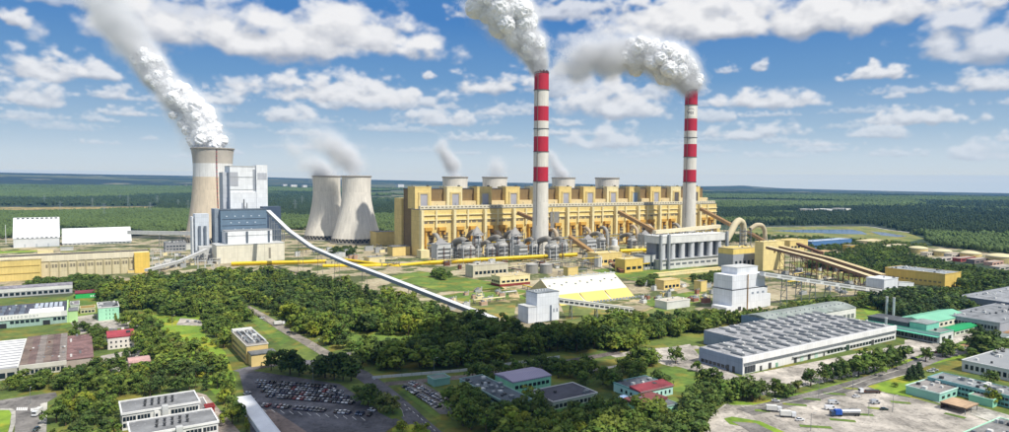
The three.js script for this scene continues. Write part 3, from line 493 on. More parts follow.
// ---------------------------------------------------------------- new unit: white boiler tower, blue-grey house, cream halls
{
  const g = site('power_unit', 'white and blue-grey power block with a tall boiler tower beside the banded cooling tower', 'power station', [216, 264]);
  const X = (px, z, y = 0) => sx(g, px, z, y), Y = (py, x, z) => sy(g, py, x, z);
  const blk = (name, xl, xr, yt, z0, z1, m, y0 = 0) => { const a = X(xl, z0, 40), b = X(xr, z0, 40), h = Y(yt, a, z0); add(g, name, bx(a, b, y0, h, z1, z0), m); return [a, b, h]; };
  const [a0, b0, h0] = blk('turbine_hall', 216, 284, 246, 0, -40, M('#e8e2cd', 'panel', 0.8));
  add(g, 'turbine_hall_roof', bx(a0 - 0.4, b0 + 0.4, h0, h0 + 0.9, -40.4, 0.4), LIGHTGREY);
  row(g, 'window', M('#8f897a', null, 0.5), 'f', b0 - 24, b0 - 20, 1, 4, h0 - 6, 0, 0.8);
  row(g, 'panel_joint', M('#bdb8a8', null, 0.8), 'f', a0, b0, 5, 0.5, h0 - 1, 0, 0.02, 0.2);
  const hb = h0 + 0.9, tz = -14; const [a1, b1, h1] = blk('heater_bay', 225, 272, 231.5, tz, -42, WHITE, hb);
  add(g, 'heater_bay_roof', bx(a1 - 0.3, b1 + 0.3, h1, h1 + 0.8, -42.2, tz + 0.3), M('#97999b', 'panel', 0.7));
  for (const k of [0.0, 0.43, 0.9]) add(g, 'column', bx(lerp(a1, b1, k), lerp(a1, b1, k) + 3.2, hb, h1 - 1, tz - 0.5, tz + 0.7), M('#58626c', 'panel', 0.6));
  add(g, 'cladding_band', bx(a1 + 1, b1 - 1, h1 - 7.5, h1 - 6.6, tz - 0.4, tz + 0.25), GREY);
  const bz = -44; const [a2, b2, h2] = blk('bunker_bay', 220.5, 267, 210.5, bz, -80, PLANTBLUE, 0);
  add(g, 'bunker_bay_roof', bx(a2 - 0.4, b2 + 0.4, h2, h2 + 1, -80.4, bz + 0.4), M('#55606b', 'panel', 0.7));
  for (let r = 0; r < 3; r++) for (let k = 0; k < 5 - r; k++) add(g, 'window', bx(a2 + 8 + k * 12 + r * 6, a2 + 9.8 + k * 12 + r * 6, h2 - 10 - r * 10, h2 - 8.4 - r * 10, bz - 0.3, bz + 0.15), M('#c9d2da', null, 0.3));
  for (let r = 0; r < 3; r++) add(g, 'ledge', bx(a2 + 2, b2 - 2, h2 - 14 - r * 10, h2 - 13.2 - r * 10, bz - 0.3, bz + 0.3), M('#3e4a56', null, 0.6));
  add(g, 'bunker_bay', bx(b2 - 2, X(281, -60, 40), 0, h2 + 4, -84, -60), M('#45556a', 'panel', 0.6));
  add(g, 'bunker_bay', bx(a2 - 7, a2 - 0.05, 0, h2 + 2, -82, -52), M('#8e99a4', 'panel', 0.6));
  const tw = -84, [a3, b3, h3] = blk('boiler_tower', 230.5, 267, 166.5, tw, -128, WHITE, 0);
  add(g, 'boiler_tower_roof', bx(a3 - 0.5, b3 + 0.5, h3, h3 + 1.2, -128.5, tw + 0.5), LIGHTGREY);
  const yl = Y(186, a3, tw), ym = Y(172, a3, tw), wd = b3 - a3;
  add(g, 'stair_tower', bx(a3 + wd * 0.70, b3 + 0.6, h2, h3 + 3, tw - 20, tw + 4), WHITE);
  add(g, 'tower_base', bx(a3 - 0.4, a3 + wd * 0.70 - 0.02, h2, Y(192, a3, tw), tw - 6, tw + 3), WHITE);
  add(g, 'grey_panel', bx(a3 + 0.2, a3 + wd * 0.22, yl, ym, tw - 0.5, tw + 0.3), M('#b4b6bb', 'panel', 0.6));
  add(g, 'grey_panel', bx(a3 + wd * 0.62, a3 + wd * 0.695, Y(191, a3, tw), h3 - 4, tw - 0.4, tw + 0.4), M('#a4a9b0', 'panel', 0.6));
  add(g, 'grey_panel', bx(a3 + wd * 0.73, b3 - 0.5, ym - 12, ym - 1, tw + 3.6, tw + 4.2), M('#b9bcc2', 'panel', 0.6));
  for (const q of [0.2, 0.45, 0.75]) add(g, 'ledge', bx(a3 - 0.6, a3 + wd * 0.69, lerp(h2, h3, q), lerp(h2, h3, q) + 0.8, tw - 1, tw + 0.6), GREY);
  add(g, 'boiler_tower', bx(a3 - 9, a3 - 0.05, 0, h3 - 9, -126, tw - 10), M('#c3c6cb', 'panel', 0.6));
  add(g, 'vent_stack', merge(cyl(0.8, 0.8, 16, a3 + wd * .34, h2, tw + 8), cyl(0.6, 0.6, 10, a3 + wd * .42, h2, tw + 8)), DARKSTEEL);
  add(g, 'side_block', bx(X(195, -70, 30), X(209, -70, 30), 0, Y(214, X(200, -70), -70), -92, -70), M('#d2d9e0', 'panel', 0.6));
  add(g, 'side_block', bx(X(192, -76, 30), X(194, -76, 30), 0, Y(217, X(192, -76), -76), -96, -76), WHITE);
  for (const q of [198.5, 204]) add(g, 'side_duct', bx(X(q, -69, 20), X(q + 2.2, -69, 20), 0, Y(226, X(q, -69), -69), -70.1, -66), M('#6c7680', 'panel', 0.6));
  add(g, 'side_block', bx(X(199, -46, 10), X(214, -46, 10), 0, 22, -64, -46), LIGHTGREY);
  // trestle of the conveyor's head
  const s0 = X(271, -30, 30), s1 = X(284, -30, 30); const bars = []; for (let k = 0; k <= 4; k++) { const x = lerp(s0, s1, k / 4); bars.push(bx(x - .5, x + .5, hb, h2 - 12 - k * 6, -30, -29), bx(x - .5, x + .5, hb, h2 - 12 - k * 6, -40, -39)); } for (let r = 1; r < 4; r++) bars.push(bx(s0, s1, hb + r * 9, hb + r * 9 + 0.7, -30.2, -29.4)); add(g, 'trestle', merge(bars), STEEL);
}

// ---------------------------------------------------------------- inclined and level conveyor galleries
// points are [photo x, photo y, distance]; supports are trestles down to the ground
function conveyor(label, pts, w, h, mat, roofMat, step, opts = {}) {
  const P = pts.map(([a, b, D]) => W(a, b, D)), o = P[0], g = thing('conveyor', label, 'conveyor', V(o.x, 0, o.z), 0, opts.group || 'conveyor bridges of the works');
  const Q = P.map((v) => v.clone().sub(V(o.x, 0, o.z)));
  for (let i = 0; i < Q.length - 1; i++) {
    const a = Q[i], b = Q[i + 1], d = b.clone().sub(a), len = d.length(), n = Math.max(1, Math.round(len / (opts.seg || 24)));
    for (let k = 0; k < n; k++) { const p = a.clone().addScaledVector(d, k / n), q = a.clone().addScaledVector(d, (k + (opts.gap ?? 0.995)) / n); add(g, 'gallery_section', beam(p, q, w, h), mat); add(g, 'gallery_roof', beam(p.clone().add(V(0, h / 2 + .2, 0)), q.clone().add(V(0, h / 2 + .2, 0)), w + 0.6, 0.35), roofMat); if (opts.windows) { const side = V(d.z, 0, -d.x).normalize(); for (const s of [-1, 1]) { const mid = p.clone().lerp(q, .5).addScaledVector(side, s * (w / 2 + 0.02)), dir = q.clone().sub(p).normalize(); add(g, 'window', beam(mid.clone().addScaledVector(dir, -len / n * .38), mid.clone().addScaledVector(dir, len / n * .38), 0.16, h * 0.4), opts.windows); } } }
    const m = Math.max(1, Math.round(len / step));
    for (let k = (i ? 0 : (opts.skip ?? 1)); k < m; k++) { const t = (k + 0.5) / m, p = a.clone().addScaledVector(d, t), side = V(d.z, 0, -d.x).normalize().multiplyScalar(w * 0.45); if (p.y - h / 2 < 3) continue; const A = p.clone().add(side), B = p.clone().sub(side), A0 = V(p.x + side.x * 1.6, 0, p.z + side.z * 1.6), B0 = V(p.x - side.x * 1.6, 0, p.z - side.z * 1.6); A.y = B.y = p.y - h / 2 + 0.2; const th = opts.thin || 1, bars = [rod(A0, A, 0.45 * th, 5), rod(B0, B, 0.45 * th, 5)]; const c = Math.max(1, Math.round(p.y / 9)); for (let r = 0; r < c; r++) bars.push(rod(A0.clone().lerp(A, r / c), B0.clone().lerp(B, (r + 1) / c), 0.28 * th, 4), rod(A0.clone().lerp(A, (r + 1) / c), B0.clone().lerp(B, (r + 1) / c), 0.28 * th, 4)); add(g, 'trestle', merge(bars), opts.leg || STEEL); }
  }
  return g;
}
conveyor('long white conveyor bridge sloping down from the white power block across the wood', [[268, 211.5, 985], [289, 231.5, 930], [312, 248, 860], [346, 263, 770], [384, 277, 700], [440, 299, 628], [497, 321, 576]], 5.4, 3.4, M('#9aa0a4', 'panel', 0.6), M('#e9ebeb', 'mottle', 0.45), 70, { leg: M('#9a958c', 'mottle', 0.8), thin: .55 });
conveyor('level grey conveyor bridge behind the long white-roofed store', [[128, 232.5, 1225], [192, 233.6, 1210]], 6, 6, LIGHTGREY, M('#dcdcd8', 'mottle', .6), 40);
conveyor('low pale pipe bridge crossing the switchyard left of the power block', [[146, 270.5, 868], [178, 262, 950], [206, 250, 1010]], 5, 3.2, LIGHTGREY, M('#d5d5d2', 'mottle', .6), 24);
conveyor('brown coal conveyor dropping behind the nearer striped chimney', [[518, 213, 1160], [548, 226, 1110]], 6, 5, TIMBER, M('#8a6b4a', 'mottle', .9), 30);
conveyor('brown coal conveyor dropping right of the nearer striped chimney to the yellow pipe', [[570, 237, 1110], [601, 259, 1020]], 6.5, 5.5, TIMBER, M('#a98553', 'mottle', .9), 30);
conveyor('brown coal conveyor from the boiler house roof down to the grey filter house', [[619, 212, 1210], [664, 236, 1130]], 6.5, 5.5, TIMBER, M('#a98553', 'mottle', .9), 34);
conveyor('brown coal conveyor from the boiler house to the big duct elbow', [[701, 209, 1330], [731, 225, 1240]], 6.5, 5.5, TIMBER, M('#9b7b50', 'mottle', .9), 34);
conveyor('short brown conveyor right of the big duct elbow', [[748, 232, 1200], [764, 241, 1150]], 5, 4.5, TIMBER, M('#8a6b4a', 'mottle', .9), 34);
conveyor('short brown conveyor among the yellow sheds beside the grey filter house', [[610, 262, 960], [622, 272, 905]], 5, 4.5, RUST, M('#8a5b3a', 'mottle', .9), 20);
conveyor('nearer of two parallel coal conveyors from the yellow head house to the transfer house', [[768, 247.5, 925], [820, 260.5, 845], [876, 279, 768]], 7.5, 3.2, M('#8d6d50', 'mottle', .9), M('#dccba0', 'ribs', .9), 17, { leg: RUST });
conveyor('farther of the two parallel coal conveyors ending at the white transfer house', [[781, 247, 955], [832, 259.5, 870], [884, 276, 792]], 7.5, 3.2, M('#8d6d50', 'mottle', .9), M('#d6c294', 'ribs', .9), 17, { leg: RUST });
conveyor('brown conveyor behind the yellow head house towards the blue shed', [[798, 244, 1130], [822, 253, 1030]], 5, 3.6, RUST, M('#8f6d4a', 'mottle', .9), 24);
conveyor('long white conveyor bridge from the stepped white tower to the white transfer house', [[762, 273.5, 655], [820, 282, 700], [880, 290.5, 744]], 5.5, 4.4, M('#e3e3df', 'panel', .6), M('#4a443f', 'mottle', .8), 26, { windows: M('#9a9a96', null, .5) });
conveyor('white conveyor bridge with dark windows between the white block and the trees', [[558, 300.5, 600], [633, 310.5, 620]], 4.5, 4.6, M('#e8e6dd', 'panel', .6), M('#d8d6cc', 'mottle', .7), 22, { windows: M('#43474b', null, .4), seg: 5, skip: 0 });
conveyor('short white conveyor at the right end of the white transfer house', [[897, 283.5, 800], [912, 284.5, 808]], 6, 5, WHITE, LIGHTGREY, 30);

// ---------------------------------------------------------------- yellow pipe bridge along the works
function pipeBridge(label, pts, r, step) {
  const P = pts.map(([a, b, D]) => W(a, b, D)), o = P[0], g = thing('pipe_bridge', label, 'pipe', V(o.x, 0, o.z), 0, 'yellow pipe bridges'); const Q = P.map((v) => v.clone().sub(V(o.x, 0, o.z)));
  for (let i = 0; i < Q.length - 1; i++) { const a = Q[i], b = Q[i + 1], L = a.distanceTo(b), n = Math.max(1, Math.round(L / 30)); for (let k = 0; k < n; k++) add(g, 'pipe_length', merge(rod(a.clone().lerp(b, k / n), a.clone().lerp(b, (k + 1) / n), r, 12), rod(a.clone().lerp(b, (k + .98) / n), a.clone().lerp(b, (k + 1) / n), r * 1.15, 12)), YELLOW); const m = Math.round(L / step); for (let k = 0; k < m; k++) { const p = a.clone().lerp(b, (k + .5) / m); add(g, 'support', merge(bx(p.x - 2.2, p.x - 1.4, 0, p.y - r, p.z - .4, p.z + .4), bx(p.x + 1.4, p.x + 2.2, 0, p.y - r, p.z - .4, p.z + .4), bx(p.x - 2.4, p.x + 2.4, p.y - r - 1, p.y - r + .3, p.z - .6, p.z + .6)), CONCRETE); } add(g, 'walkway', beam(a.clone().add(V(0, -r - .2, 0)), b.clone().add(V(0, -r - .2, 0)), r * 1.7, 0.4), M('#c8ab1e', 'mottle', .8)); }
}
pipeBridge('long yellow pipe bridge running across the front of the boiler house', [[322, 266, 950], [375, 265.6, 965], [402, 265.4, 975], [430, 262.5, 985], [480, 259.5, 1010], [530, 256.8, 1035], [577, 254.4, 1060]], 2.7, 22);
pipeBridge('yellow pipe bridge in front of the cream hall of the white power block', [[231, 263.6, 955], [262, 262.6, 968], [300, 262, 985], [326, 261, 1000]], 2.5, 20);
pipeBridge('short yellow pipe bridge left of the grey filter house', [[620, 251, 1030], [662, 249.4, 1055]], 2.8, 22);
pipeBridge('stub of yellow pipe bridge right of the grey filter house', [[724, 247.8, 1090], [742, 247, 1105]], 2.7, 22);
pipeBridge('thin yellow pipe bridge below the twin cooling towers', [[345, 259.5, 1010], [372, 263, 985], [400, 267, 960]], 1.8, 24);

// ---------------------------------------------------------------- scrubbers in front of the boiler house
function absorber(px, py, r, h, label, kind) {
  const g = site('absorber', label, 'gas scrubber', [px, py], TH, 'grey gas scrubbers in front of the boiler house');
  const m1 = M('#bcbab4', 'streak', .7), m2 = M('#8f8a82', 'mottle', .8);
  if (kind === 'box') { add(g, 'casing', bx(-r, r, 6, h, -r, r), LIGHTGREY); add(g, 'lower_frame', merge(...[[-1, -1], [1, -1], [-1, 1], [1, 1], [0, 1], [0, -1]].map(([a, b]) => bx(a * r * .92 - .5, a * r * .92 + .5, 0, 6.1, b * r * .92 - .5, b * r * .92 + .5))), STEEL); for (let k = 0; k < 3; k++) add(g, 'walkway', merge(bx(-r - 1.4, r + 1.4, 9 + k * 6, 9.4 + k * 6, r - .1, r + 1.5)), DARKSTEEL); add(g, 'roof_cone', cone(r * 1.1, r * 0.8, 0, h, 0, 4).rotateY(0), M('#9c9a98', 'mottle', .8)); }
  else { add(g, 'vessel', cyl(r, r, h * .62, 0, h * .1, 0, 24), m1); add(g, 'vessel_foot', cyl(r * 1.08, r * 1.08, h * .1, 0, 0, 0, 24), m2); add(g, 'vessel_top', merge(cyl(r, r * .62, h * .14, 0, h * .72, 0, 24), cyl(r * .62, r * .62, h * .14, 0, h * .86, 0, 20)), m1); for (let k = 0; k < 3; k++) add(g, 'ring_walkway', new THREE.TorusGeometry(r + .8, .55, 4, 28).rotateX(Math.PI / 2).translate(0, h * (.22 + k * .2), 0), DARKSTEEL); if (kind === 'cone') add(g, 'roof_cone', cone(r * 1.35, h * .42, 0, h * .9, 0, 6), M('#a8a5a0', 'mottle', .8)); add(g, 'duct', pipe([V(0, h * .95, 0), V(0, h * 1.06, -r * 1.2), V(0, h * .95, -r * 2.6), V(0, h * .8, -r * 3.4)], r * .42, 10, 12), M('#9a958b', 'mottle', .75)); }
  add(g, 'frame', merge(...[-1, 1].map((s) => bx(s * (r + 3) - .4, s * (r + 3) + .4, 0, h * 1.05, r - .4, r + .4)), bx(-r - 3, r + 3, h * .5, h * .5 + .8, r - .3, r + .3), bx(-r - 3, r + 3, h * .98, h * .98 + .8, r - .3, r + .3)), STEEL);
  for (let k = 0; k < 3; k++) add(g, 'pipe', cyl(.55, .55, h * rr(.5, 1), -r - 1.8 + k * .2 + k * r, 0, r + 2, 6), pick([RUST, LIGHTGREY, WHITE]));
}
reseed(31);
const abs = [[441, 262, 9, 24, 'box', 'boxy grey scrubber at the left end of the row by the yellow wall'], [458, 259, 6, 20, 'tank', 'slim grey scrubber between the boxy one and the wide ringed one'], [467, 262, 10, 26, 'tank', 'wide ringed grey scrubber below the second roof bay'], [477, 256, 7, 32, 'cone', 'cone-topped grey scrubber right of the wide ringed one'], [490, 260, 6.5, 22, 'tank', 'small grey scrubber between two cone-topped ones'], [501, 258, 9, 26, 'tank', 'grey ringed scrubber in the middle of the row left of the chimney'], [515, 257, 7.5, 32, 'cone', 'second cone-topped grey scrubber, left of the nearer chimney'], [521, 260, 6, 20, 'box', 'small boxy scrubber close to the nearer chimney on its left'], [534, 258, 6.5, 24, 'tank', 'grey scrubber at the left foot of the nearer chimney'], [552, 260, 9, 26, 'tank', 'wide grey scrubber in front of the foot of the nearer chimney'], [563, 257, 7, 24, 'tank', 'grey scrubber right of the nearer chimney beside a brown conveyor'], [588, 254, 8, 22, 'box', 'boxy grey scrubber right of the brown conveyor'], [601, 250, 7, 24, 'tank', 'round grey scrubber beside the white round tank'], [632, 250, 7, 22, 'tank', 'grey scrubber left of the grey filter house behind the yellow pipe'], [645, 248, 8, 22, 'box', 'boxy scrubber just left of the grey filter house']];
for (const [x, y, r, h, k, l] of abs) absorber(x, y, r * 1.25, h * 1.18, l, k);
{ const g = site('round_tank', 'white round tank with a low dome between the chimneys', 'tank', [614.5, 256]); add(g, 'shell', cyl(8, 8, 15, 0, 0, 0, 24), M('#dcd6c4', 'streak', .7)); add(g, 'dome', dome(8, 4, 0, 15, 0), M('#cfc9b8', 'mottle', .7)); add(g, 'upper_tank', cyl(5, 5, 9, 0, 18, 0, 20), WHITE); }

// ---------------------------------------------------------------- grey filter house with seven silos
{
  const g = site('filter_house', 'grey filter house with a row of upright silos below the farther chimney', 'filter building', [660, 270]);
  const X = (p, z = 0) => sx(g, p, z, 12), L = X(725), H = sy(g, 237), H2 = sy(g, 243), Hb = 13;
  add(g, 'base_wall', bx(2, L - 2, 0, Hb, -30, 0), M('#dcdbd6', 'panel', .8));
  row(g, 'window', M('#6f7478', null, .4), 'f', 4, L - 4, 10, 5, 8, 0, .7);
  add(g, 'deck', bx(0, L, Hb, Hb + 1, -30.5, 1.5), GREY);
  for (let k = 0; k < 7; k++) { const x = lerp(9, L - 9, k / 6); add(g, 'silo', merge(cyl(4.4, 4.4, H2 - Hb - 3, x, Hb + 1, -5, 18)), M('#dcdde0', 'streak', .6)); }
  add(g, 'back_wall', bx(3, L - 3, Hb + 1, H2 - 1, -30, -11), M('#8e9297', 'panel', .7));
  add(g, 'top_house', bx(0, L, H2 - 1.5, H, -31, 0.5), M('#e4e4e0', 'panel', .7)); add(g, 'top_roof', bx(-.8, L + .8, H, H + 1, -31.8, .8), M('#e2e2de', 'panel', .7));
  for (let k = 0; k < 26; k++) add(g, 'roof_vent', bx(lerp(3, L - 3, k / 25) - .8, lerp(3, L - 3, k / 25) + .8, H + .8, H + 2.6, -20 - (k % 2) * 3, -18 - (k % 2) * 3), k % 3 ? STEEL : WHITE);
  for (const x of [-1.5, 14.5, L + 1.5]) add(g, 'lift_tower', bx(x - 1.6, x + 1.6, 0, H + 3, .6, 4.2), M('#9fa3a6', 'panel', .7));
  add(g, 'feed_duct', beam(V(10, H + 5, -22), V(L + 12, H + 9, -22), 7, 5), M('#e3d6b4', 'panel', .8));
  for (let k = 0; k < 7; k++) add(g, 'duct_prop', bx(14 + k * (L - 16) / 6 - .4, 14 + k * (L - 16) / 6 + .4, H + .8, H + 5.4 + k * .5, -22.4, -21.6), STEEL);
}
// big duct with an elbow
{
  const g = site('flue_duct', 'big cream duct bent over in an elbow right of the grey filter house', 'duct', [738, 262]); const m = M('#d8cba8', 'streak', .8), y = (p) => sy(g, p);
  add(g, 'elbow', pipe([V(-34, y(240), 4), V(-22, y(232), 3), V(-10, y(224), 1), V(0, y(220.5), 0), V(9, y(223), 0), V(12, y(230), 0), V(12, y(250), 0), V(12, 0, 0)], 5, 14, 40), m);
  for (let k = 0; k < 5; k++) add(g, 'flange', new THREE.TorusGeometry(5.3, .6, 5, 20).rotateX(Math.PI / 2).translate(12, y(231) - k * 7, 0), STEEL);
  add(g, 'frame', merge(...[-6, 6, 20].map((x) => bx(x - .5, x + .5, 0, y(228), 7, 8)), bx(-6, 20, y(243), y(243) + .8, 7.1, 7.9), bx(-6, 20, y(233), y(233) + .8, 7.1, 7.9)), STEEL);
}
{
  const g = site('flue_duct', 'second, lower cream duct hump right of the big elbow', 'duct', [760, 252]); const m = M('#cfc0a0', 'streak', .8), y = (p) => sy(g, p);
  add(g, 'hump', pipe([V(-20, y(229), -6), V(-8, y(225), -3), V(4, y(225.5), 0), V(12, y(231), 0), V(14, y(240), 0), V(14, 0, 0)], 3.9, 12, 30), m); add(g, 'frame', merge(bx(8, 8.8, 0, y(236), 6, 6.8), bx(20, 20.8, 0, y(236), 6, 6.8), bx(8, 20.8, y(240), y(240) + .8, 6.1, 6.7)), STEEL);
}

// ---------------------------------------------------------------- yellow sheds and works buildings right of the filter house
house({ name: 'head_house', label: 'tall yellow conveyor head house with an open dark side', c: [763, 271], xr: 784, W: 14, yt: 242.5, wall: M('#efdb98', 'panel', .8), roof: M('#d9c890', 'panel', .85), vents: 4, win: [['f', 3, 24, 30, .5, .45, .95, M('#6e5a34', null, .7)]] });
house({ name: 'switch_house', label: 'grey and yellow two-tone works building left of the head house', c: [733, 270], xr: 760, W: 26, yt: 249, wall: M('#a9adb2', 'panel', .7), band: M('#f0d67c', 'panel', .8), bandH: 8, roof: M('#d9c06d', 'panel', .85), vents: 5, win: [['f', 6, 3, 12, .5]] });
house({ name: 'works_block', label: 'low yellow block in front of the grey and yellow works building', c: [741, 276], xr: 752, W: 12, H: 9, wall: CREAM, roof: FELT });
house({ name: 'works_block', label: 'yellow block behind the head house towards the blue shed', c: [790, 252], xr: 808, W: 30, yt: 241, wall: CREAM, roof: M('#cdb87a', 'panel', .9), vents: 3, win: [['f', 5, 6, 10]] });
house({ name: 'shed', label: 'long blue-walled shed in front of the lake', cat: 'shed', c: [812, 249], xr: 852, W: 24, yt: 242, wall: M('#5c86b8', 'ribs', .6), roof: M('#b9c6d4', 'ribs', .6), vents: 5, win: [['f', 10, 3, 6]] });
house({ name: 'shed', label: 'cream low shed right of the blue shed', cat: 'shed', c: [868, 246], xr: 884, W: 24, H: 9, wall: CREAM2, roof: M('#d9c9a0', 'panel', .9), win: [['f', 4, 3, 6]] });
house({ name: 'shed', label: 'flat pale shed left of the storage tanks', cat: 'shed', c: [886, 250], xr: 908, W: 18, H: 6, wall: M('#d8cfb8', 'panel', .9), roof: M('#cbbf9c', 'panel', .9), win: [['f', 5, 2, 4]] });
house({ name: 'shed', label: 'small yellow shed between blue shed and lake trees', cat: 'shed', c: [850, 251], xr: 858, W: 14, H: 9, wall: M('#e6c25c', 'panel', .8), roof: FELT });
house({ name: 'shed', label: 'peach low shed below the blue shed by the brown conveyor', cat: 'shed', c: [820, 258], xr: 834, W: 16, H: 9, wall: M('#e8c9a0', 'panel', .8), roof: M('#c9a878', 'panel', .9), win: [['f', 4, 3, 5]] });
house({ name: 'works_block', label: 'yellow block left of the grey filter house with a pale roof', c: [598, 266], xr: 622, W: 24, yt: 254, wall: CREAM, roof: M('#d8c690', 'panel', .9), vents: 4, win: [['f', 5, 4, 8]] });
house({ name: 'works_block', label: 'yellow cube beside the grey filter house, in front of the short brown conveyor', c: [625, 273], xr: 643, W: 20, yt: 260, wall: M('#e9c869', 'panel', .8), roof: M('#d8c690', 'panel', .9), vents: 2, win: [['f', 3, 4, 8]] });
house({ name: 'works_block', label: 'low grey-white block between the yellow cube and the grey filter house', c: [644, 270], xr: 658, W: 20, yt: 256, wall: LIGHTGREY, roof: FELT, win: [['f', 4, 4, 10]] });
house({ name: 'garden_wall', label: 'long low cream wall building in front of the grey filter house', c: [657, 277], xr: 722, W: 6, H: 4, wall: CREAM2, roof: CREAM });
house({ name: 'pump_station', label: 'cream pump station with a red plinth in the meadow', c: [500, 287], xr: 530, W: 20, yt: 277, wall: CREAM2, plinth: M('#8c3d34', 'mottle', .9), plinthH: 3, roof: M('#c9b98f', 'panel', .9), vents: 5, win: [['f', 6, 4.5, 7], ['l', 4, 4.5, 7]] });
house({ name: 'pump_station', label: 'long low cream building behind the pump station with red plinth', c: [473, 278], xr: 508, W: 20, yt: 266, wall: M('#d6cdb4', 'panel', .9), roof: M('#b9b3a4', 'felt', .95), vents: 6, win: [['f', 8, 4, 8]] });
house({ name: 'pump_station', label: 'small cream hut on top of the slope behind the coal store', c: [568, 278], xr: 578, W: 10, yt: 268, wall: CREAM, roof: FELT });
house({ name: 'works_block', label: 'small cream block right of the coal store, by the track', c: [664, 290], xr: 680, W: 14, yt: 281, wall: CREAM, roof: M('#cbb98a', 'panel', .9), win: [['f', 4, 2, 5]] });
house({ name: 'works_block', label: 'small yellow block left of the stepped white tower', c: [701, 292], xr: 707, W: 10, yt: 282, wall: CREAM, roof: FELT });
house({ name: 'works_block', label: 'low white block at the edge of the wood left of the stepped white tower', c: [667, 310], xr: 690, W: 16, yt: 302.5, wall: WALLWHITE, roof: M('#c8bfae', 'panel', .9), vents: 4 });
for (const [x, y, r, l] of [[532, 273, 8.5, 'grey round tank left of its twin behind the coal store'], [546, 273, 8.5, 'grey round tank right of its twin behind the coal store']]) { const g = site('round_tank', l, 'tank', [x, y], TH, 'grey round tanks behind the coal store'); add(g, 'shell', cyl(r, r, 12, 0, 0, 0, 24), M('#a8a49c', 'streak', .8)); add(g, 'roof', cone(r + .3, 2, 0, 12, 0, 24), M('#bdb9b0', 'mottle', .8)); add(g, 'rim', new THREE.TorusGeometry(r, .4, 5, 28).rotateX(Math.PI / 2).translate(0, 11.8, 0), STEEL); }

// ---------------------------------------------------------------- stepped white tower, white block, transfer house
{
  const g = site('crusher_tower', 'stepped white tower building behind the long hall', 'tower building', [732, 312]); const m = M('#e9ebee', 'panel', .5), X = (p, z = 0, y = 0) => sx(g, p, z, y);
  const H1 = sy(g, 290.5), H2 = sy(g, 276), H3 = sy(g, 269, 8, -6), L = X(767), Wd = -sz(g, 713, 0, 10);
  add(g, 'lower_block', bx(0, L, 0, H1, -Wd, 0), m); add(g, 'joint', bx(-.25, L + .25, H1 - .1, H1 + .5, -Wd - .2, .25), DARKSTEEL);
  add(g, 'middle_block', bx(.3, L * .94, H1 + .5, H2, -Wd + .4, -.4), m); add(g, 'upper_block', bx(L * .2, L * .78, H2, H3 + 1, -Wd + 1, -3), m); add(g, 'upper_roof', bx(L * .2 - .3, L * .78 + .3, H3 + 1, H3 + 1.5, -Wd + .7, -2.7), LIGHTGREY);
  add(g, 'step_block', bx(L + .02, L + 7, 0, H1 * .62, -18, -1), m); add(g, 'step_block', bx(-10, -.02, 0, 5.5, -16, 2), m);
  add(g, 'drain_pipe', cyl(.5, .5, H2, L * .42, 0, .6, 6), TIMBER); row(g, 'window', M('#8d95a0', null, .4), 'f', L * .5, L * .95, 3, H1 - 6, H1 - 4, 0, .4); row(g, 'door', DARKSTEEL, 'f', L * .12, L * .3, 1, 0, 4, 0, .5);
}
{
  const g = site('transfer_tower', 'white two-step block at the edge of the wood beside the coal store', 'tower building', [534, 323]); const m = M('#e9ecf0', 'panel', .5), L = sx(g, 559), H = sy(g, 294), Hs = sy(g, 307), Wd = -sz(g, 523, 0, 10);
  add(g, 'tall_block', bx(3.2, L, 0, H, -Wd, 0), m); add(g, 'tall_roof', bx(3, L + .2, H, H + .6, -Wd - .2, .2), M('#8e9498', 'felt', .9)); add(g, 'low_block', bx(-6, 3.15, 0, Hs, -Wd + 1, -.3), m); add(g, 'low_roof', bx(-6.2, 3.2, Hs, Hs + .5, -Wd + .8, 0), LIGHTGREY); add(g, 'door', bx(L * .62, L * .7, 0, H * .55, -.3, .15), M('#6b7480', null, .6)); for (let k = 0; k < 5; k++) add(g, 'roof_vent', bx(5 + k * 3, 6 + k * 3, H + .5, H + 2, -Wd * .5, -Wd * .5 + 1), LIGHTGREY); row(g, 'window', M('#8d95a0', null, .4), 'f', L * .72, L * .98, 2, H * .3, H * .42, 0, .4);
}
house({ name: 'transfer_house', label: 'white transfer house where the coal conveyors end', c: [884, 294], xr: 898, xl: 866, yt: 280, wall: M('#eaecee', 'panel', .5), roof: M('#d6d8d8', 'panel', .6), vents: 2, win: [['f', 2, 4, 7, .4]] });
house({ name: 'works_block', label: 'long yellow building with a grey roof right of the white transfer house', c: [945, 288], xr: 961, xl: 885, yt: 274.5, wall: M('#e6c565', 'panel', .8), roof: M('#9aa0a3', 'felt', .9), vents: 16, win: [['l', 12, 5, 7, .6, .04, .96, M('#8a7a4c', null, .6)]] });
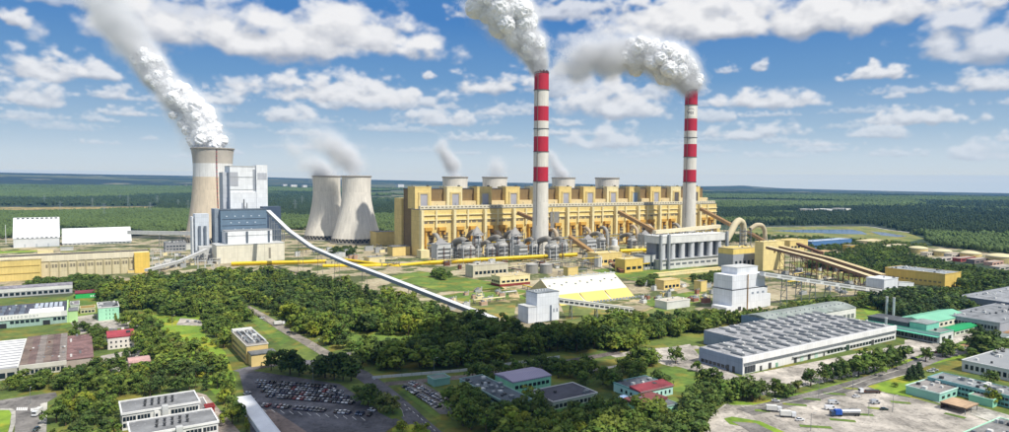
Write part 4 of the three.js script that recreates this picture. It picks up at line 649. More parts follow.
// white-roofed coal store with three yellow aprons
{
  const g = site('coal_store', 'coal store with a white sloping roof and a yellow lower band in three bays', 'store', [560, 306]); const L = sx(g, 636), m = M('#f3ecd2', 'ribs', .6), y = M('#ecd374', 'ribs', .6), H = 22, dp = 34;
  for (let k = 0; k < 3; k++) { const a = L * k / 3 + .8, b = L * (k + 1) / 3 - 1.6; add(g, 'roof_bay', prism([[-dp * .36, 8.6], [-dp, H], [-dp - .6, H], [-dp - .6, 0], [-dp * .36, 0]].reverse(), a, b + (k < 2 ? 2.3 : 0)), m); add(g, 'yellow_apron', prism([[0, 0.2], [-dp * .36 + .02, 8.7], [-dp * .36 + .02, 0.2]].reverse(), a, b), y); if (k < 2) add(g, 'valley', prism([[1, 0], [-dp * .36, 7], [-dp * .36, 0]].reverse(), b + .1, b + 2.2), M('#d9d3bf', 'mottle', .9)); for (let q = 0; q < 4; q++) { const t = .55 + .12 * (q % 2); add(bayOf(g), 'skylight', bx(a + 4 + q * (b - a - 8) / 3 - .9, a + 4 + q * (b - a - 8) / 3 + .9, lerp(8.6, H, t) - .4, lerp(8.6, H, t) + 1.1, -lerp(dp * .36, dp, t) - .8, -lerp(dp * .36, dp, t) + .8), M('#8d959d', null, .4)); } }
  add(g, 'end_gable', tri([[[.7, 0, 0], [.7, H, -dp], [.7, 0, -dp]], [[-0, 0, 0.1], [0, 0, -dp * 2], [0, H - .3, -dp]]]), M('#d8c896', 'panel', .8)); add(g, 'back_roof', prism([[-dp - .6, H], [-dp * 2, 0.1], [-dp - .6, 0.1]].reverse(), .8, L - 1.6), m);
  add(g, 'ridge', bx(0, L, H - .2, H + 1, -dp - 1.5, -dp + .6), LIGHTGREY); row(g, 'ridge_vent', M('#b3b5b5', null, .6), 'f', 2, L - 2, 12, H + .6, H + 2.2, -dp, .3);
  for (let k = 0; k < 18; k++) add(g, 'fence_bay', bx(L * .3 + k * 4.4, L * .3 + k * 4.4 + 3, 0, 2.2, 4, 4.4), M('#9da6ae', 'panel', .7));
}
function bayOf(g) { const l = g.children.filter((c) => c.name === 'roof_bay'); return l[l.length - 1]; }

// ---------------------------------------------------------------- stores at the far left
{
  const g = site('limestone_store', 'big white steep-roofed store at the far left', 'store', [13, 248]); const L = sx(g, 59), H0 = sy(g, 239), H1 = sy(g, 218, 2, -26), m = M('#e8eaec', 'ribs', .5);
  add(g, 'wall', bx(0, L, 0, H0, -60, 0), m); add(g, 'roof', prism([[1, H0], [-27, H1], [-33, H1], [-61, H0]].reverse(), -.8, L + .8), m); row(g, 'roof_vent', M('#3d4347', null, .7), 'f', 3, L - 1, 9, H1 - 2.6, H1 - .4, -26.2, .55, 1.2); row(g, 'roof_vent', M('#50565a', null, .7), 'f', 3, L - 1, 9, H0 + .4, H0 + 1.8, .2, .55, .6); row(g, 'door', M('#b9bec2', null, .6), 'f', 8, L - 8, 3, 0, 6, 0, .16);
}
{
  const g = site('limestone_store', 'long white-roofed store right of the steep-roofed one', 'store', [62, 245.6]); const L = sx(g, 131), H1 = sy(g, 228.5, 4, -28), m = M('#eceeef', 'ribs', .5);
  add(g, 'wall', bx(0, L, 0, 3.6, -56, 0), LIGHTGREY); add(g, 'roof', prism([[1, 3.6], [-27, H1], [-29, H1], [-57, 3.6]].reverse(), -.6, L + .6), m); row(g, 'roof_vent', M('#c9cdd0', null, .6), 'f', 6, L - 6, 14, H1 * .55, H1 * .55 + .8, -14.2, .12, 1.4); row(g, 'window', M('#757b80', null, .5), 'f', 2, L - 2, 16, .8, 2.8, 0, .6);
}
{
  const g = site('ash_silo_building', 'very long beige flat building with a dark roof edge at the left', 'building', [41, 279]); const R1 = sx(g, 149), L0 = sx(g, -12), H = sy(g, 256.6);
  add(g, 'wall', bx(L0, R1, 0, H, -24, -6), M('#d9cca6', 'panel', .85)); add(g, 'upper_band', bx(L0, R1 + .2, H - 7, H + .6, -24.3, -5), M('#e6dcc0', 'panel', .85)); add(g, 'roof_edge', bx(L0, R1 + .6, H + .6, H + 2, -10, -6.5), M('#3f3c3a', 'mottle', .8)); add(g, 'roof', bx(L0, R1, H + .6, H + 1.4, -24.2, -10.1), M('#cfc5ac', 'felt', .9)); add(g, 'front_block', bx(L0, 0, 0, H - 3, -6.1, 3), M('#e3ca7c', 'panel', .85)); add(g, 'front_block_roof', bx(L0, .4, H - 3, H - 2.2, -5.1, 3.4), M('#cabd98', 'felt', .9)); add(g, 'end_block', bx(R1 - 17, R1 + .6, 0, H - 1, -26, 1), M('#eac75f', 'panel', .8));
  row(g, 'pilaster', M('#c5b88f', 'mottle', .9), 'f', 4, R1 - 18, 10, 0, H - 7, -6, .14, 1.2); row(g, 'window', M('#857c68', null, .5), 'f', 4, R1 - 18, 30, H * .45, H * .6, -6, .7); row(g, 'ledge', M('#b89f58', 'mottle', .9), 'f', L0, -1, 1, H * .3, H * .33, 3, 1, .4); row(g, 'ledge', M('#b89f58', 'mottle', .9), 'f', L0, -1, 1, H * .62, H * .65, 3, 1, .4);
}
house({ name: 'works_block', label: 'grey block with roof tanks left of the power block', c: [165, 252], xr: 186, W: 28, yt: 243, wall: M('#9b9da0', 'panel', .8), roof: M('#7f8183', 'felt', .9), vents: 12, win: [['f', 6, 3, 5], ['f', 6, 8, 10]] });
house({ name: 'works_block', label: 'small pale shed behind the grey block with roof tanks', c: [186, 250], xr: 195, W: 16, H: 10, wall: WALLWHITE, roof: FELT });
house({ name: 'works_block', label: 'narrow pale shed on the meadow below the white stores', c: [37, 253.5], xr: 53, W: 10, H: 4.5, wall: CREAM2, roof: M('#d6cfb8', 'panel', .9) });
house({ name: 'works_block', label: 'low grey shed at the foot of the long white-roofed store', c: [60, 251], xr: 73, W: 12, H: 5, wall: LIGHTGREY, roof: FELT });

// ---------------------------------------------------------------- storage tanks on the right
for (const [x, y, w, l] of [[918.5, 252.5, 17, 'leftmost of the four cream storage tanks by the forest'], [942.5, 255.5, 17, 'second of the four cream storage tanks, counted from the lake'], [971, 258, 18.5, 'third of the four cream storage tanks, counted from the lake'], [1000.5, 262.5, 24, 'biggest cream storage tank, cut by the picture edge']]) { const g = site('storage_tank', l, 'tank', [x, y], TH, 'cream storage tanks'); const r = w / 2 * proj(g.position)[2] / F, m = M('#e2cd8c', 'streak', .8); add(g, 'shell', cyl(r, r, r * .52, 0, 0, 0, 36), m); add(g, 'roof', dome(r * 1.01, r * .24, 0, r * .52, 0, 36), M('#e9dcae', 'mottle', .8)); add(g, 'rim', new THREE.TorusGeometry(r, .35, 5, 40).rotateX(Math.PI / 2).translate(0, r * .52, 0), STEEL); add(g, 'stair', beam(V(r * .7, 0, r * .78), V(r * 1.0, r * .5, r * .1), 1.2, .5), STEEL); }
for (const [x, y, xr, h, c, l] of [[952, 258, 961, 6, '#cfc8ba', 'pale hut between the second and third storage tank'], [961, 262, 976, 5, '#b0524a', 'low red hut below the third storage tank'], [975, 264, 990, 6, '#8a7d78', 'grey-brown hut left of the biggest storage tank'], [993, 266, 1004, 5, '#e0b39b', 'pink hut below the biggest storage tank'], [928, 256, 934, 5, '#d6cfc0', 'pale hut right of the first storage tank'], [940, 262, 958, 4, '#d9d3c6', 'long pale wall shed below the second storage tank'], [1000, 271, 1015, 5, '#c9c2b2', 'pale shed at the picture edge below the tanks']]) house({ name: 'tank_farm_hut', label: l, cat: 'hut', c: [x, y], xr, W: 12, H: h, wall: M(c, 'panel', .9), roof: M('#b5aa9c', 'felt', .9), win: [['f', 3, 1.5, 3.5]] });
// pale roofs far off in the forest
for (const [x, y, xr, l] of [[812, 212.4, 817, 'first far white roof in the forest behind the lake'], [827, 212.4, 836, 'wider far white roof in the forest behind the lake'], [846, 211.6, 851, 'lone far white roof right of the others in the forest'], [283, 190.6, 287, 'far white block on the skyline left of the twin towers'], [291, 190.8, 297, 'wider far white block on the skyline left of the twin towers'], [303, 191, 307, 'far white block on the skyline just left of the twin towers'], [398, 190, 404, 'far pale block on the skyline above the boiler house end']]) { const g = house({ name: 'far_building', label: l, c: [x, y], xr, W: 60, H: 14 + (y < 200 ? 22 : 0), wall: WALLWHITE, roof: WALLWHITE }); g.position.y = landY(g.position.x, g.position.z) - 2; }
// ---------------------------------------------------------------- halls and houses on the left
{
  const g = site('lettered_hall', 'dark-roofed hall with grey lettering on its white front at the left edge', 'hall', [66.5, 323]); const L = 96, Wd = 62, H = sy(g, 310.5), hb = sy(g, 315.6);
  FOOT.push([g.matrixWorld.clone().multiply(new THREE.Matrix4().makeTranslation(-L, 0, 0)).invert(), L, Wd]);
  add(g, 'wall', bx(-L, 0, 0, hb, -Wd, -.6), M('#9db7ab', 'panel', .8)); add(g, 'end_wall', bx(0.02, 1, 0, H - .4, -Wd, -.6), M('#c9f0a8', 'mottle', .85)); add(g, 'fascia', bx(-L, .4, hb, H, -1.2, 0), WALLWHITE);
  add(g, 'side_annexe', bx(1.1, 8, 0, H - 1.2, -18, -1), M('#bfe6a0', 'mottle', .85)); add(g, 'annexe_roof', bx(1.1, 8.3, H - 1.2, H - .7, -18.3, -.7), FELT);
  add(g, 'roof', bx(-L, -.3, hb + .1, H - 1.2, -Wd, -1.3), M('#54565f', 'felt', .6));
  for (let k = 0; k < 4; k++) for (let q = 0; q < 3; q++) add(g, 'skylight', prism([[-6 - k * 5.4, H - 1.3], [-7 - k * 5.4, H + .1], [-9.4 - k * 5.4, H - 1.3]].reverse(), -27 + q * 8.4, -27 + q * 8.4 + 8), M('#e3e8ee', 'mottle', .4));
  for (let k = 0; k < 9; k++) for (let q = 0; q < 3; q++) add(g, 'skylight', prism([[-8 - q * 17, H - 1.3], [-14 - q * 17, H + .3], [-20 - q * 17, H - 1.3]].reverse(), -L + 6 + k * 7, -L + 9.6 + k * 7), M('#66707c', 'mottle', .35));
  for (let k = 0; k < 6; k++) add(g, 'skylight', bx(-24 + k * 3.6, -21.6 + k * 3.6, H - 1.3, H - .6, -56, -34), M('#c9d2da', 'mottle', .4));
  reseed(3); for (let k = 0; k < 14; k++) { const x = -rr(4, 70), z = -rr(8, 58); add(g, 'roof_vent', bx(x, x + 1.3, H - 1.4, H + rr(.2, 1.2), z, z + 1.3), pick([WALLWHITE, LIGHTGREY, STEEL])); }
  for (const [a, b] of [[-47, -42], [-17, -12]]) add(g, 'gate', bx(a, b, 0, hb * .62, -1, -.35), M('#26292b', null, .8)); row(g, 'window', GLASS, 'f', -L + 1, -50, 10, hb * .5, hb * .86, -.6, .75); row(g, 'window', GLASS, 'f', -40, -19, 6, hb * .5, hb * .86, -.6, .75); row(g, 'window', GLASS, 'f', -10, -1, 3, hb * .5, hb * .86, -.6, .75);
  const c = document.createElement('canvas'); c.width = 1024; c.height = 64; const x = c.getContext('2d'); x.fillStyle = '#e6e5df'; x.fillRect(0, 0, 1024, 64); x.fillStyle = '#8d9494'; x.font = 'bold 46px sans-serif'; x.textBaseline = 'middle'; x.fillText('REAL', 30, 34); x.fillText('E L E K T R O M O N T', 290, 34); const t = new THREE.CanvasTexture(c); t.colorSpace = THREE.SRGBColorSpace;
  const p = new THREE.PlaneGeometry(58, H - hb - .5); p.translate(-33, (H + hb) / 2, .06); add(g, 'sign', p, new THREE.MeshStandardMaterial({ map: t, roughness: .85 }), 'faded grey capital letters on white');
}
{
  const g = site('long_shed', 'long grey-roofed shed with a white front behind the lettered hall', 'hall', [72, 293]); const L = 120, H = 8.6; FOOT.push([g.matrixWorld.clone().multiply(new THREE.Matrix4().makeTranslation(-L, 0, 0)).invert(), L, 26]);
  add(g, 'wall', bx(-L, 0, 0, H, -26, 0), M('#b3b5b4', 'panel', .8)); add(g, 'fascia', bx(-L, .3, H - 3.2, H + .3, -1, .3), WALLWHITE); add(g, 'roof', prism([[.1, H + .31], [-13, H + 2], [-26.4, H + .31]].reverse(), -L, .3), M('#8f8b92', 'felt', .8)); row(g, 'window', GLASS, 'f', -L + 1, -2, 24, 1.6, 4.6, 0, .7); row(g, 'skylight', M('#cfd6dc', null, .4), 'f', -90, -4, 12, H + .6, H + 1.2, -7, .4, .8);
}
{
  const g = site('workshop_hall', 'workshop hall with a stained brown flat roof at the left', 'hall', [19, 377]); const L = sx(g, 66), H = sy(g, 366.5), Wd = 92; FOOT.push([g.matrixWorld.clone().invert(), L + 16, Wd]);
  add(g, 'wall', bx(0, L, 0, H, -Wd, 0), M('#d3cdbf', 'mottle', .9)); add(g, 'fascia', bx(-.2, L + .2, H - 2.4, H + .4, -.8, .3), M('#d9d4c8', 'mottle', .9)); for (let k = 0; k < 6; k++) add(g, 'roof_strip', bx(L * k / 6 + .03, L * (k + 1) / 6 - .03, H + .02, H + .4 + (k % 2) * .05, -Wd, -.82), [M('#857468', 'felt', .9), M('#7a655e', 'felt', .9), M('#8f857d', 'felt', .9)][k % 3]);
  add(g, 'lean_to', bx(L + .02, L + 15, 0, H - 1.4, -Wd + 6, -8), M('#b9aaa0', 'mottle', .9)); add(g, 'lean_to_roof', bx(L + .02, L + 15.4, H - 1.4, H - .9, -Wd + 5.6, -7.6), M('#8a6a66', 'felt', .9)); row(g, 'window', GLASS, 'f', 1, L - 1, 10, 1.2, H - 3, 0, .75); reseed(8); for (let k = 0; k < 16; k++) { const x = rr(2, L + 13), z = -rr(9, Wd - 10); add(g, 'roof_vent', bx(x, x + 1.2, H - 1.2, H + rr(.7, 1.4), z, z + 1.2), pick([WALLWHITE, RUST, STEEL])); }
}
{
  const g = site('ribbed_hall', 'hall with white rooflight stripes at the left picture edge', 'hall', [18, 379]); const L = 44, H = 7; FOOT.push([g.matrixWorld.clone().multiply(new THREE.Matrix4().makeTranslation(-L, 0, 0)).invert(), L, 92]);
  add(g, 'wall', bx(-L, -.6, 0, H, -88, -1), M('#c2beb3', 'mottle', .9)); for (let k = 0; k < 22; k++) add(g, 'roof_strip', prism([[-1 - k * 4, H + .02], [-2 - k * 4, H + 1], [-4.95 - k * 4, H + .02]].reverse(), -L, -.6), k % 2 ? M('#e2e3e0', 'mottle', .6) : M('#9b9ca0', 'mottle', .7)); row(g, 'window', GLASS, 'f', -L + 1, -1.5, 9, 1.2, 4.5, -1, .8); add(g, 'gutter', bx(-.58, .1, H - .2, H + .7, -88, -.8), WALLWHITE);
}
house({ name: 'office_block', label: 'pale green three-storey block with a grey roof beside the lettered hall', c: [98, 321], xr: 119, W: 30, yt: 308.5, wall: MINT, roof: FELT, trim: WALLWHITE, vents: 9, win: [['f', 3, 1.2, 2.6, .16, .3, .8], ['f', 3, 4.6, 6, .16, .3, .8], ['f', 3, 8, 9.4, .16, .3, .8], ['l', 7, 1.2, 2.8, .6], ['l', 7, 4.6, 6.2, .6], ['l', 7, 8, 9.6, .6]] });
house({ name: 'shed', label: 'long low shed with a dark red roof and green front left of the green block', cat: 'shed', c: [75, 299], xr: 104, W: 18, H: 5, wall: M('#2fb45a', 'panel', .7), roof: M('#7d3640', 'felt', .85), gable: 1.6, win: [['f', 6, 1, 3, .6, .5, .95, M('#cfe9d6', null, .6)]] });
house({ name: 'shed', label: 'grey flat annexe right of the lettered hall', cat: 'shed', c: [70, 312], xr: 79, W: 22, H: 6, wall: M('#c9ccc8', 'panel', .8), roof: M('#8d878b', 'felt', .9), vents: 3 });
house({ name: 'shed', label: 'small shed with a mustard roof in front of the green block', cat: 'shed', c: [80, 314], xr: 95, W: 14, H: 4.5, wall: M('#cfc9a5', 'panel', .8), roof: M('#9a7f3c', 'felt', .9), win: [['f', 4, 1, 2.8]] });
house({ name: 'house', label: 'pale house with a red roof among the trees', cat: 'house', c: [107.5, 350], xr: 134, W: 22, yt: 338.5, wall: M('#efe6dc', 'mottle', .85), roof: M('#a5434b', 'felt', .8), gable: 2.6, vents: 6, win: [['f', 5, 1.2, 2.6, .35], ['f', 5, 4.6, 6, .35], ['l', 4, 1.2, 2.6, .4]] });
house({ name: 'shed', label: 'low pink-roofed shed among trees below the red-roofed house', cat: 'shed', c: [129, 370], xr: 150, W: 15, H: 4, wall: M('#d9c9c0', 'mottle', .9), roof: M('#c79f98', 'felt', .9), gable: 1.2, win: [['f', 5, 1, 2.4]] });
// white office slabs at the bottom left
for (const [c, xr, H, l] of [[[122, 431], 199.5, 8, 'farther of the two white office slabs with grey roofs'], [[131, 453], 218, 7, 'nearer white office slab with a grey roof, cut by the lower edge']]) {
  const g = house({ name: 'office_slab', label: l, cat: 'office', c, xr, W: 21, H, wall: WALLWHITE, roof: M('#8b8c8d', 'felt', .95), trim: M('#efeeea', 'mottle', .8), over: .5, thick: 1, group: 'white office slabs' });
  const L = g.L; for (const [a, b] of [[.01, .17], [.19, .35], [.62, .80], [.82, .98]]) for (const y of [H - 3.4, H - 6.6]) if (y > 0) { const w = add(g, 'window', bx(a * L, b * L, y, y + 2.1, -.3, .12), GLASS); for (let k = 1; k < 4; k++) add(w, 'mullion', bx(lerp(a, b, k / 4) * L - .1, lerp(a, b, k / 4) * L + .1, y + .02, y + 2.08, .05, .2), WALLWHITE); }
  add(g, 'bay', bx(.40 * L, .46 * L, 0, H - .4, -.2, 1.4), WALLWHITE); add(g, 'stair_bay', bx(.50 * L, .58 * L, 0, H + 1.6, -1.2, 1.8), LIGHTGREY); add(g, 'bay_window', bx(.415 * L, .445 * L, H - 4, H - 1.6, 1.2, 1.5), GLASS);
  row(g, 'window', GLASS, 'l', -19, -2, 4, H - 3.4, H - 1.4, 0, .6);
  reseed(c[0]); for (let k = 0; k < 5; k++) for (const z of [-7, -13.5]) { const x = (.3 + k * .09 + (z < -10 ? .02 : 0)) * L; add(g, 'roof_vent', merge(cyl(.55, .55, 1.5, x, H + .4, z, 8), cyl(.8, .8, .3, x, H + 1.9, z, 8)), DARKSTEEL); }
}
house({ name: 'link_block', label: 'grey low link block at the right end of the white office slabs', c: [201, 424], xr: 212, W: 30, H: 4, wall: M('#a89a92', 'mottle', .9), roof: M('#9a9694', 'felt', .95), trim: WALLWHITE, thick: .9 });
house({ name: 'red_kiosk', label: 'small dark red kiosk between the office slabs and the car park', cat: 'kiosk', c: [206, 420], xr: 214.5, W: 5, H: 6.2, wall: M('#9c2b2b', 'mottle', .8), roof: M('#7d2626', 'felt', .9), win: [['f', 2, 1.2, 2.6]] });
house({ name: 'shelter_roof', label: 'long white canopy between the office slabs and the car park', cat: 'canopy', c: [266, 446], L: 7.5, W: 70, H: 3.2, wall: M('#cfd6dd', 'panel', .7), roof: M('#fafbfc', 'mottle', .5), trim: M('#f4f5f6', 'mottle', .6), thick: .5 });
{
  const g = house({ name: 'yellow_office', label: 'yellow office block with a grey roof beside the forest road', cat: 'office', c: [246.5, 364], xr: 268, W: 52, H: 12, wall: M('#e6c883', 'mottle', .85), roof: M('#8f8b88', 'felt', .9), trim: M('#d9d2c2', 'mottle', .9), vents: 18, win: [['l', 12, 2, 3.6, .7, .05, .95, M('#5a5a5c', null, .3)], ['l', 12, 6, 7.6, .7, .05, .95, M('#5a5a5c', null, .3)]] });
  add(g, 'front_block', bx(1, g.L + 2.5, 0, 8, .02, 10), M('#ecd08a', 'mottle', .85)); add(g, 'front_block_roof', bx(.6, g.L + 3, 8, 8.7, -.05, 10.5), FELT); add(g, 'door', bx(g.L - 4, g.L - 1.5, 0, 3, 9.8, 10.15), M('#5b4a38', null, .7)); for (let k = 0; k < 4; k++) add(g, 'roof_duct', beam(V(3 + k * 3.6, 13, -6), V(3 + k * 3.6, 13, -46), 1.2, 1), k % 2 ? LIGHTGREY : STEEL); add(g, 'back_gable', bx(0, g.L, 12.6, 14, -52, -47), WALLWHITE);
}
house({ name: 'gravel_plot_wall', label: 'low pale walled store in the wood beside the gravel plot', cat: 'shed', c: [353, 312], xr: 380, W: 12, H: 3, wall: M('#b9b4a8', 'mottle', .9), roof: M('#b5afa4', 'felt', .95) });

// ---------------------------------------------------------------- houses in the middle of the lower edge
house({ name: 'office_block', label: 'teal office block with a dark roof half hidden by trees, beside the small car park', cat: 'office', c: [508, 422], L: 15, W: 52, H: 9, wall: M('#9fc4bb', 'panel', .8), roof: M('#5a646c', 'felt', .9), trim: M('#8fb0aa', 'mottle', .8), vents: 22, win: [['l', 1, 1, 2.6, .96], ['l', 1, 4, 5.6, .96], ['l', 1, 7, 8.3, .96], ['f', 3, 4, 5.6, .6]] });
house({ name: 'gym_hall', label: 'hall with a lilac-grey roof and mint end wall among dark trees', cat: 'hall', c: [513, 395], xr: 551, W: 20, H: 7, wall: M('#9fe0bd', 'panel', .8), roof: M('#a79fb6', 'ribs', .7), gable: 1.2, win: [['f', 8, 3, 5]] });
house({ name: 'canteen', label: 'long building with a charcoal roof and green plinth beside the lilac hall', cat: 'building', c: [553, 413], xr: 597, W: 22, H: 5.6, wall: M('#d9e2c9', 'mottle', .85), plinth: M('#86b86a', 'mottle', .9), plinthH: 1.6, roof: M('#53535c', 'felt', .9), trim: WALLWHITE, vents: 3, win: [['f', 10, 2.2, 4.2]] });
house({ name: 'shed', label: 'small mint shed beside the white wall near the small car park', cat: 'shed', c: [434, 387], xr: 450, W: 9, H: 4, wall: M('#8fbfae', 'mottle', .85), roof: M('#77827f', 'felt', .9) });
{
  const g = house({ name: 'clinic', label: 'turquoise house with a half red, half grey roof and square windows', cat: 'house', c: [641, 402], xr: 673, W: 23, H: 5, wall: M('#bfe9df', 'mottle', .8), roof: M('#6b7178', 'felt', .9), trim: M('#7fb5b0', 'mottle', .8), vents: 7, win: [['f', 7, 1.4, 3.4, .36]] });
  add(g, 'red_roof', prism([[.7, 5.3], [-.2, 6.0], [-9, 7.0], [-9, 5.45]].reverse(), -.6, g.L + .6), REDROOF); row(g, 'window', GLASS, 'l', -18, -6, 3, 1.4, 3.2, 0, .4);
}
{ const g = house({ name: 'clinic', label: 'mint house with a brown-red roof in front of the turquoise one', cat: 'house', c: [650, 420], xr: 678, W: 20, H: 4.6, wall: M('#a8e6c8', 'mottle', .8), roof: M('#7a7d80', 'felt', .9), trim: M('#8fa8a2', 'mottle', .8), vents: 2, win: [['f', 6, 1.2, 3.2, .4]] }); add(g, 'red_roof', prism([[-8, 4.9], [-8, 6.4], [-20.4, 6.0], [-20.4, 4.9]].reverse(), -.6, g.L + .6), M('#7f4644', 'felt', .85)); }
for (const [c, l] of [[[622, 404], 'blue container left of its neighbour beside the turquoise house'], [[630, 405], 'blue container nearest the turquoise house wall']]) { const g = site('container', l, 'container', c, TH, 'blue containers'); add(g, 'box', bx(0, 6, 0, 2.7, -5, 0), M('#2b5fb0', 'ribs', .6)); add(g, 'roof', bx(-.1, 6.1, 2.7, 2.9, -5.1, .1), M('#9db7dc', 'ribs', .5)); add(g, 'door', bx(1, 3, 0, 2.4, -.2, .1), M('#204a8c', null, .6)); }
// white wall along the works street
{ const A = G(372, 379), B = G(460, 372), C = G(560, 358), g = thing('boundary_wall', 'low white boundary wall along the wood behind the small car park', 'wall', V(A.x, 0, A.z)); const o = V(A.x, 0, A.z); for (const [p, q] of [[A, B], [B, C]]) { const n = Math.round(p.distanceTo(q) / 6); for (let k = 0; k < n; k++) add(g, 'wall_panel', beam(p.clone().lerp(q, k / n).sub(o).add(V(0, .9, 0)), p.clone().lerp(q, (k + .96) / n).sub(o).add(V(0, .9, 0)), .3, 1.8), WALLWHITE); } }
{ const A = G(576, 345), B = G(640, 336), g = thing('boundary_wall', 'short white boundary wall at the right end of the wood edge', 'wall', V(A.x, 0, A.z)); const o = V(A.x, 0, A.z), n = 12; for (let k = 0; k < n; k++) add(g, 'wall_panel', beam(A.clone().lerp(B, k / n).sub(o).add(V(0, .9, 0)), A.clone().lerp(B, (k + .96) / n).sub(o).add(V(0, .9, 0)), .3, 1.8), WALLWHITE); }

// ---------------------------------------------------------------- long hall with rows of rooflights
{
  const g = site('production_hall', 'long white hall with many rooflights behind the truck lot', 'hall', [742.5, 375]); const L = sx(g, 896), H = sy(g, 358.5), Wd = -sz(g, 699.5, 0, 4), BLUE = M('#8d9bb0', 'panel', .6); FOOT.push([g.matrixWorld.clone().invert(), L, Wd + 60]);
  add(g, 'wall', bx(0, L, 0, H - .6, -Wd, 0), M('#e9e8e4', 'panel', .7)); add(g, 'end_wall', bx(-.35, -.02, 0, H - .3, -Wd, .3), BLUE); add(g, 'fascia', bx(-.3, L + .3, H - 3.4, H + .5, -.9, .35), M('#f0efec', 'panel', .6)); add(g, 'roof', bx(0, L, H - .6, H - .1, -Wd, -.92), M('#a9aaac', 'felt', .9));
  row(g, 'window', M('#6c7275', null, .3), 'f', 1, L - 1, 40, H - 5.4, H - 3.7, 0, .94, .2); row(g, 'window', GLASS, 'f', L * .5, L - 2, 22, 1.2, 3.4, 0, .8, .14); row(g, 'window', GLASS, 'f', 2, L * .07, 4, .6, 5, 0, .9, .14);
  for (const [t, w, h, m] of [[.10, 2.2, 3.4, DARKSTEEL], [.15, 3, 4, DARKSTEEL], [.19, 2.4, 3, M('#78a58c', null, .7)], [.30, 3, 3.6, DARKSTEEL], [.34, 3.4, 4, M('#b8d2c6', null, .7)], [.385, 3, 4, DARKSTEEL], [.43, 3.4, 4, M('#b8d2c6', null, .7)], [.48, 1.6, 2.6, DARKSTEEL], [.64, 4, 4.4, M('#2f4636', null, .7)], [.82, 3.4, 4, DARKSTEEL]]) add(g, 'door', bx(t * L - w / 2, t * L + w / 2, 0, h, -.3, .18), m);
  for (const z of [-.15, -.28]) row(g, 'door', DARKSTEEL, 'l', (z - .07) * Wd, z * Wd, 1, 0, 4.2, -.35, .8); add(g, 'canopy', bx(L * .28, L * .6, 4.5, 4.8, 0, 1.6), LIGHTGREY);
  for (let k = 0; k < 7; k++) add(g, 'window', bx(-.5, -.2, 1.2, 3.4, -Wd + 2 + k * 3.4, -Wd + 4.6 + k * 3.4), GLASS);
  // rear part of the same hall
  const z1 = -Wd - .05, x1 = sx(g, 741, z1, H), z2 = Math.min(z1 - 34, Math.max(z1 - 56, sz(g, 716, x1, H))); add(g, 'rear_wall', bx(x1, L * .985, 0, H - .4, z2, z1), BLUE); add(g, 'rear_roof', bx(x1, L * .985, H - .4, H + .1, z2, z1), M('#a9aaac', 'felt', .9));
  const arch = (w, len, h) => { const q = []; for (let k = 0; k <= 6; k++) { const a = k / 6 * Math.PI; q.push([w * Math.cos(a), h * Math.sin(a)]); } const f = []; for (let k = 0; k < 6; k++) f.push([[q[k][0], q[k][1], 0], [q[k][0], q[k][1], -len], [q[k + 1][0], q[k + 1][1], -len], [q[k + 1][0], q[k + 1][1], 0]]); f.push(q.map(([x, y]) => [x, y, 0])); f.push(q.map(([x, y]) => [x, y, -len]).reverse()); return tri(f); };
  const A1 = arch(1.5, 12, 1.5), A2 = arch(1.5, 11, 1.5), sk = [M('#6d7276', 'mottle', .4), M('#8a8e8f', 'mottle', .5)], fan = merge(cyl(.5, .5, 1, 0, 0, 0, 8), dome(.9, .7, 0, 1, 0, 8));
  reseed(21);
  for (let c = 0; c < 15; c++) for (let r = 0; r < 6; r++) { const rear = r > 2, x = lerp(6, L - 6, (c + (r % 2) * .35) / 14.4), z = rear ? z1 - 3 - (r - 3) * (z1 - z2 - 4) / 3 : -4 - r * (Wd - 6) / 3; if (rear && x < x1 + 4 || x > L - 3) continue; const m = add(g, 'rooflight', rear ? A1 : A2, sk[(c + r) % 2]); m.position.set(x, rear ? H + .05 : H - .15, z); m.scale.z = rear ? (z1 - z2) / 3 / 16 : Wd / 3 / 14; if (rnd() < .8) { const q = add(g, 'roof_fan', fan, WALLWHITE); q.position.set(x + rr(2.6, 4), (rear ? H : H - .2), z - rr(1, 9)); } }
}
{
  const g = site('production_hall', 'shorter hall with a curved grey roof behind the long hall with rooflights', 'hall', [772, 334]); const L = sx(g, 856), H = 10, Wd = 30; FOOT.push([g.matrixWorld.clone().invert(), L, Wd]);
  add(g, 'wall', bx(0, L, 0, H, -Wd, 0), M('#f0eee8', 'panel', .6)); add(g, 'end_wall', bx(-.3, -.02, 0, H + .8, -Wd, .2), M('#7f93ad', 'panel', .6)); const q = []; for (let k = 0; k <= 10; k++) { const t = k / 10; q.push([.6 - (Wd + 1.2) * t, H + .1 + 3 * Math.sin(t * Math.PI)]); } for (let k = 0; k < 12; k++) add(g, 'roof_strip', prism(q.slice().reverse(), L * k / 12 + .03, L * (k + 1) / 12 - .03), k % 5 === 2 ? M('#8e9a92', 'felt', .8) : M('#9aa29c', 'felt', .8)); row(g, 'window', M('#74797b', null, .35), 'f', L * .56, L - 2, 8, 1, 5, 0, .7); row(g, 'window', M('#74797b', null, .35), 'f', 2, L * .54, 10, 5, 7, 0, .8); row(g, 'roof_vent', LIGHTGREY, 'f', 3, L - 3, 18, H + 2.2, H + 3.6, -9, .14, .8);
}
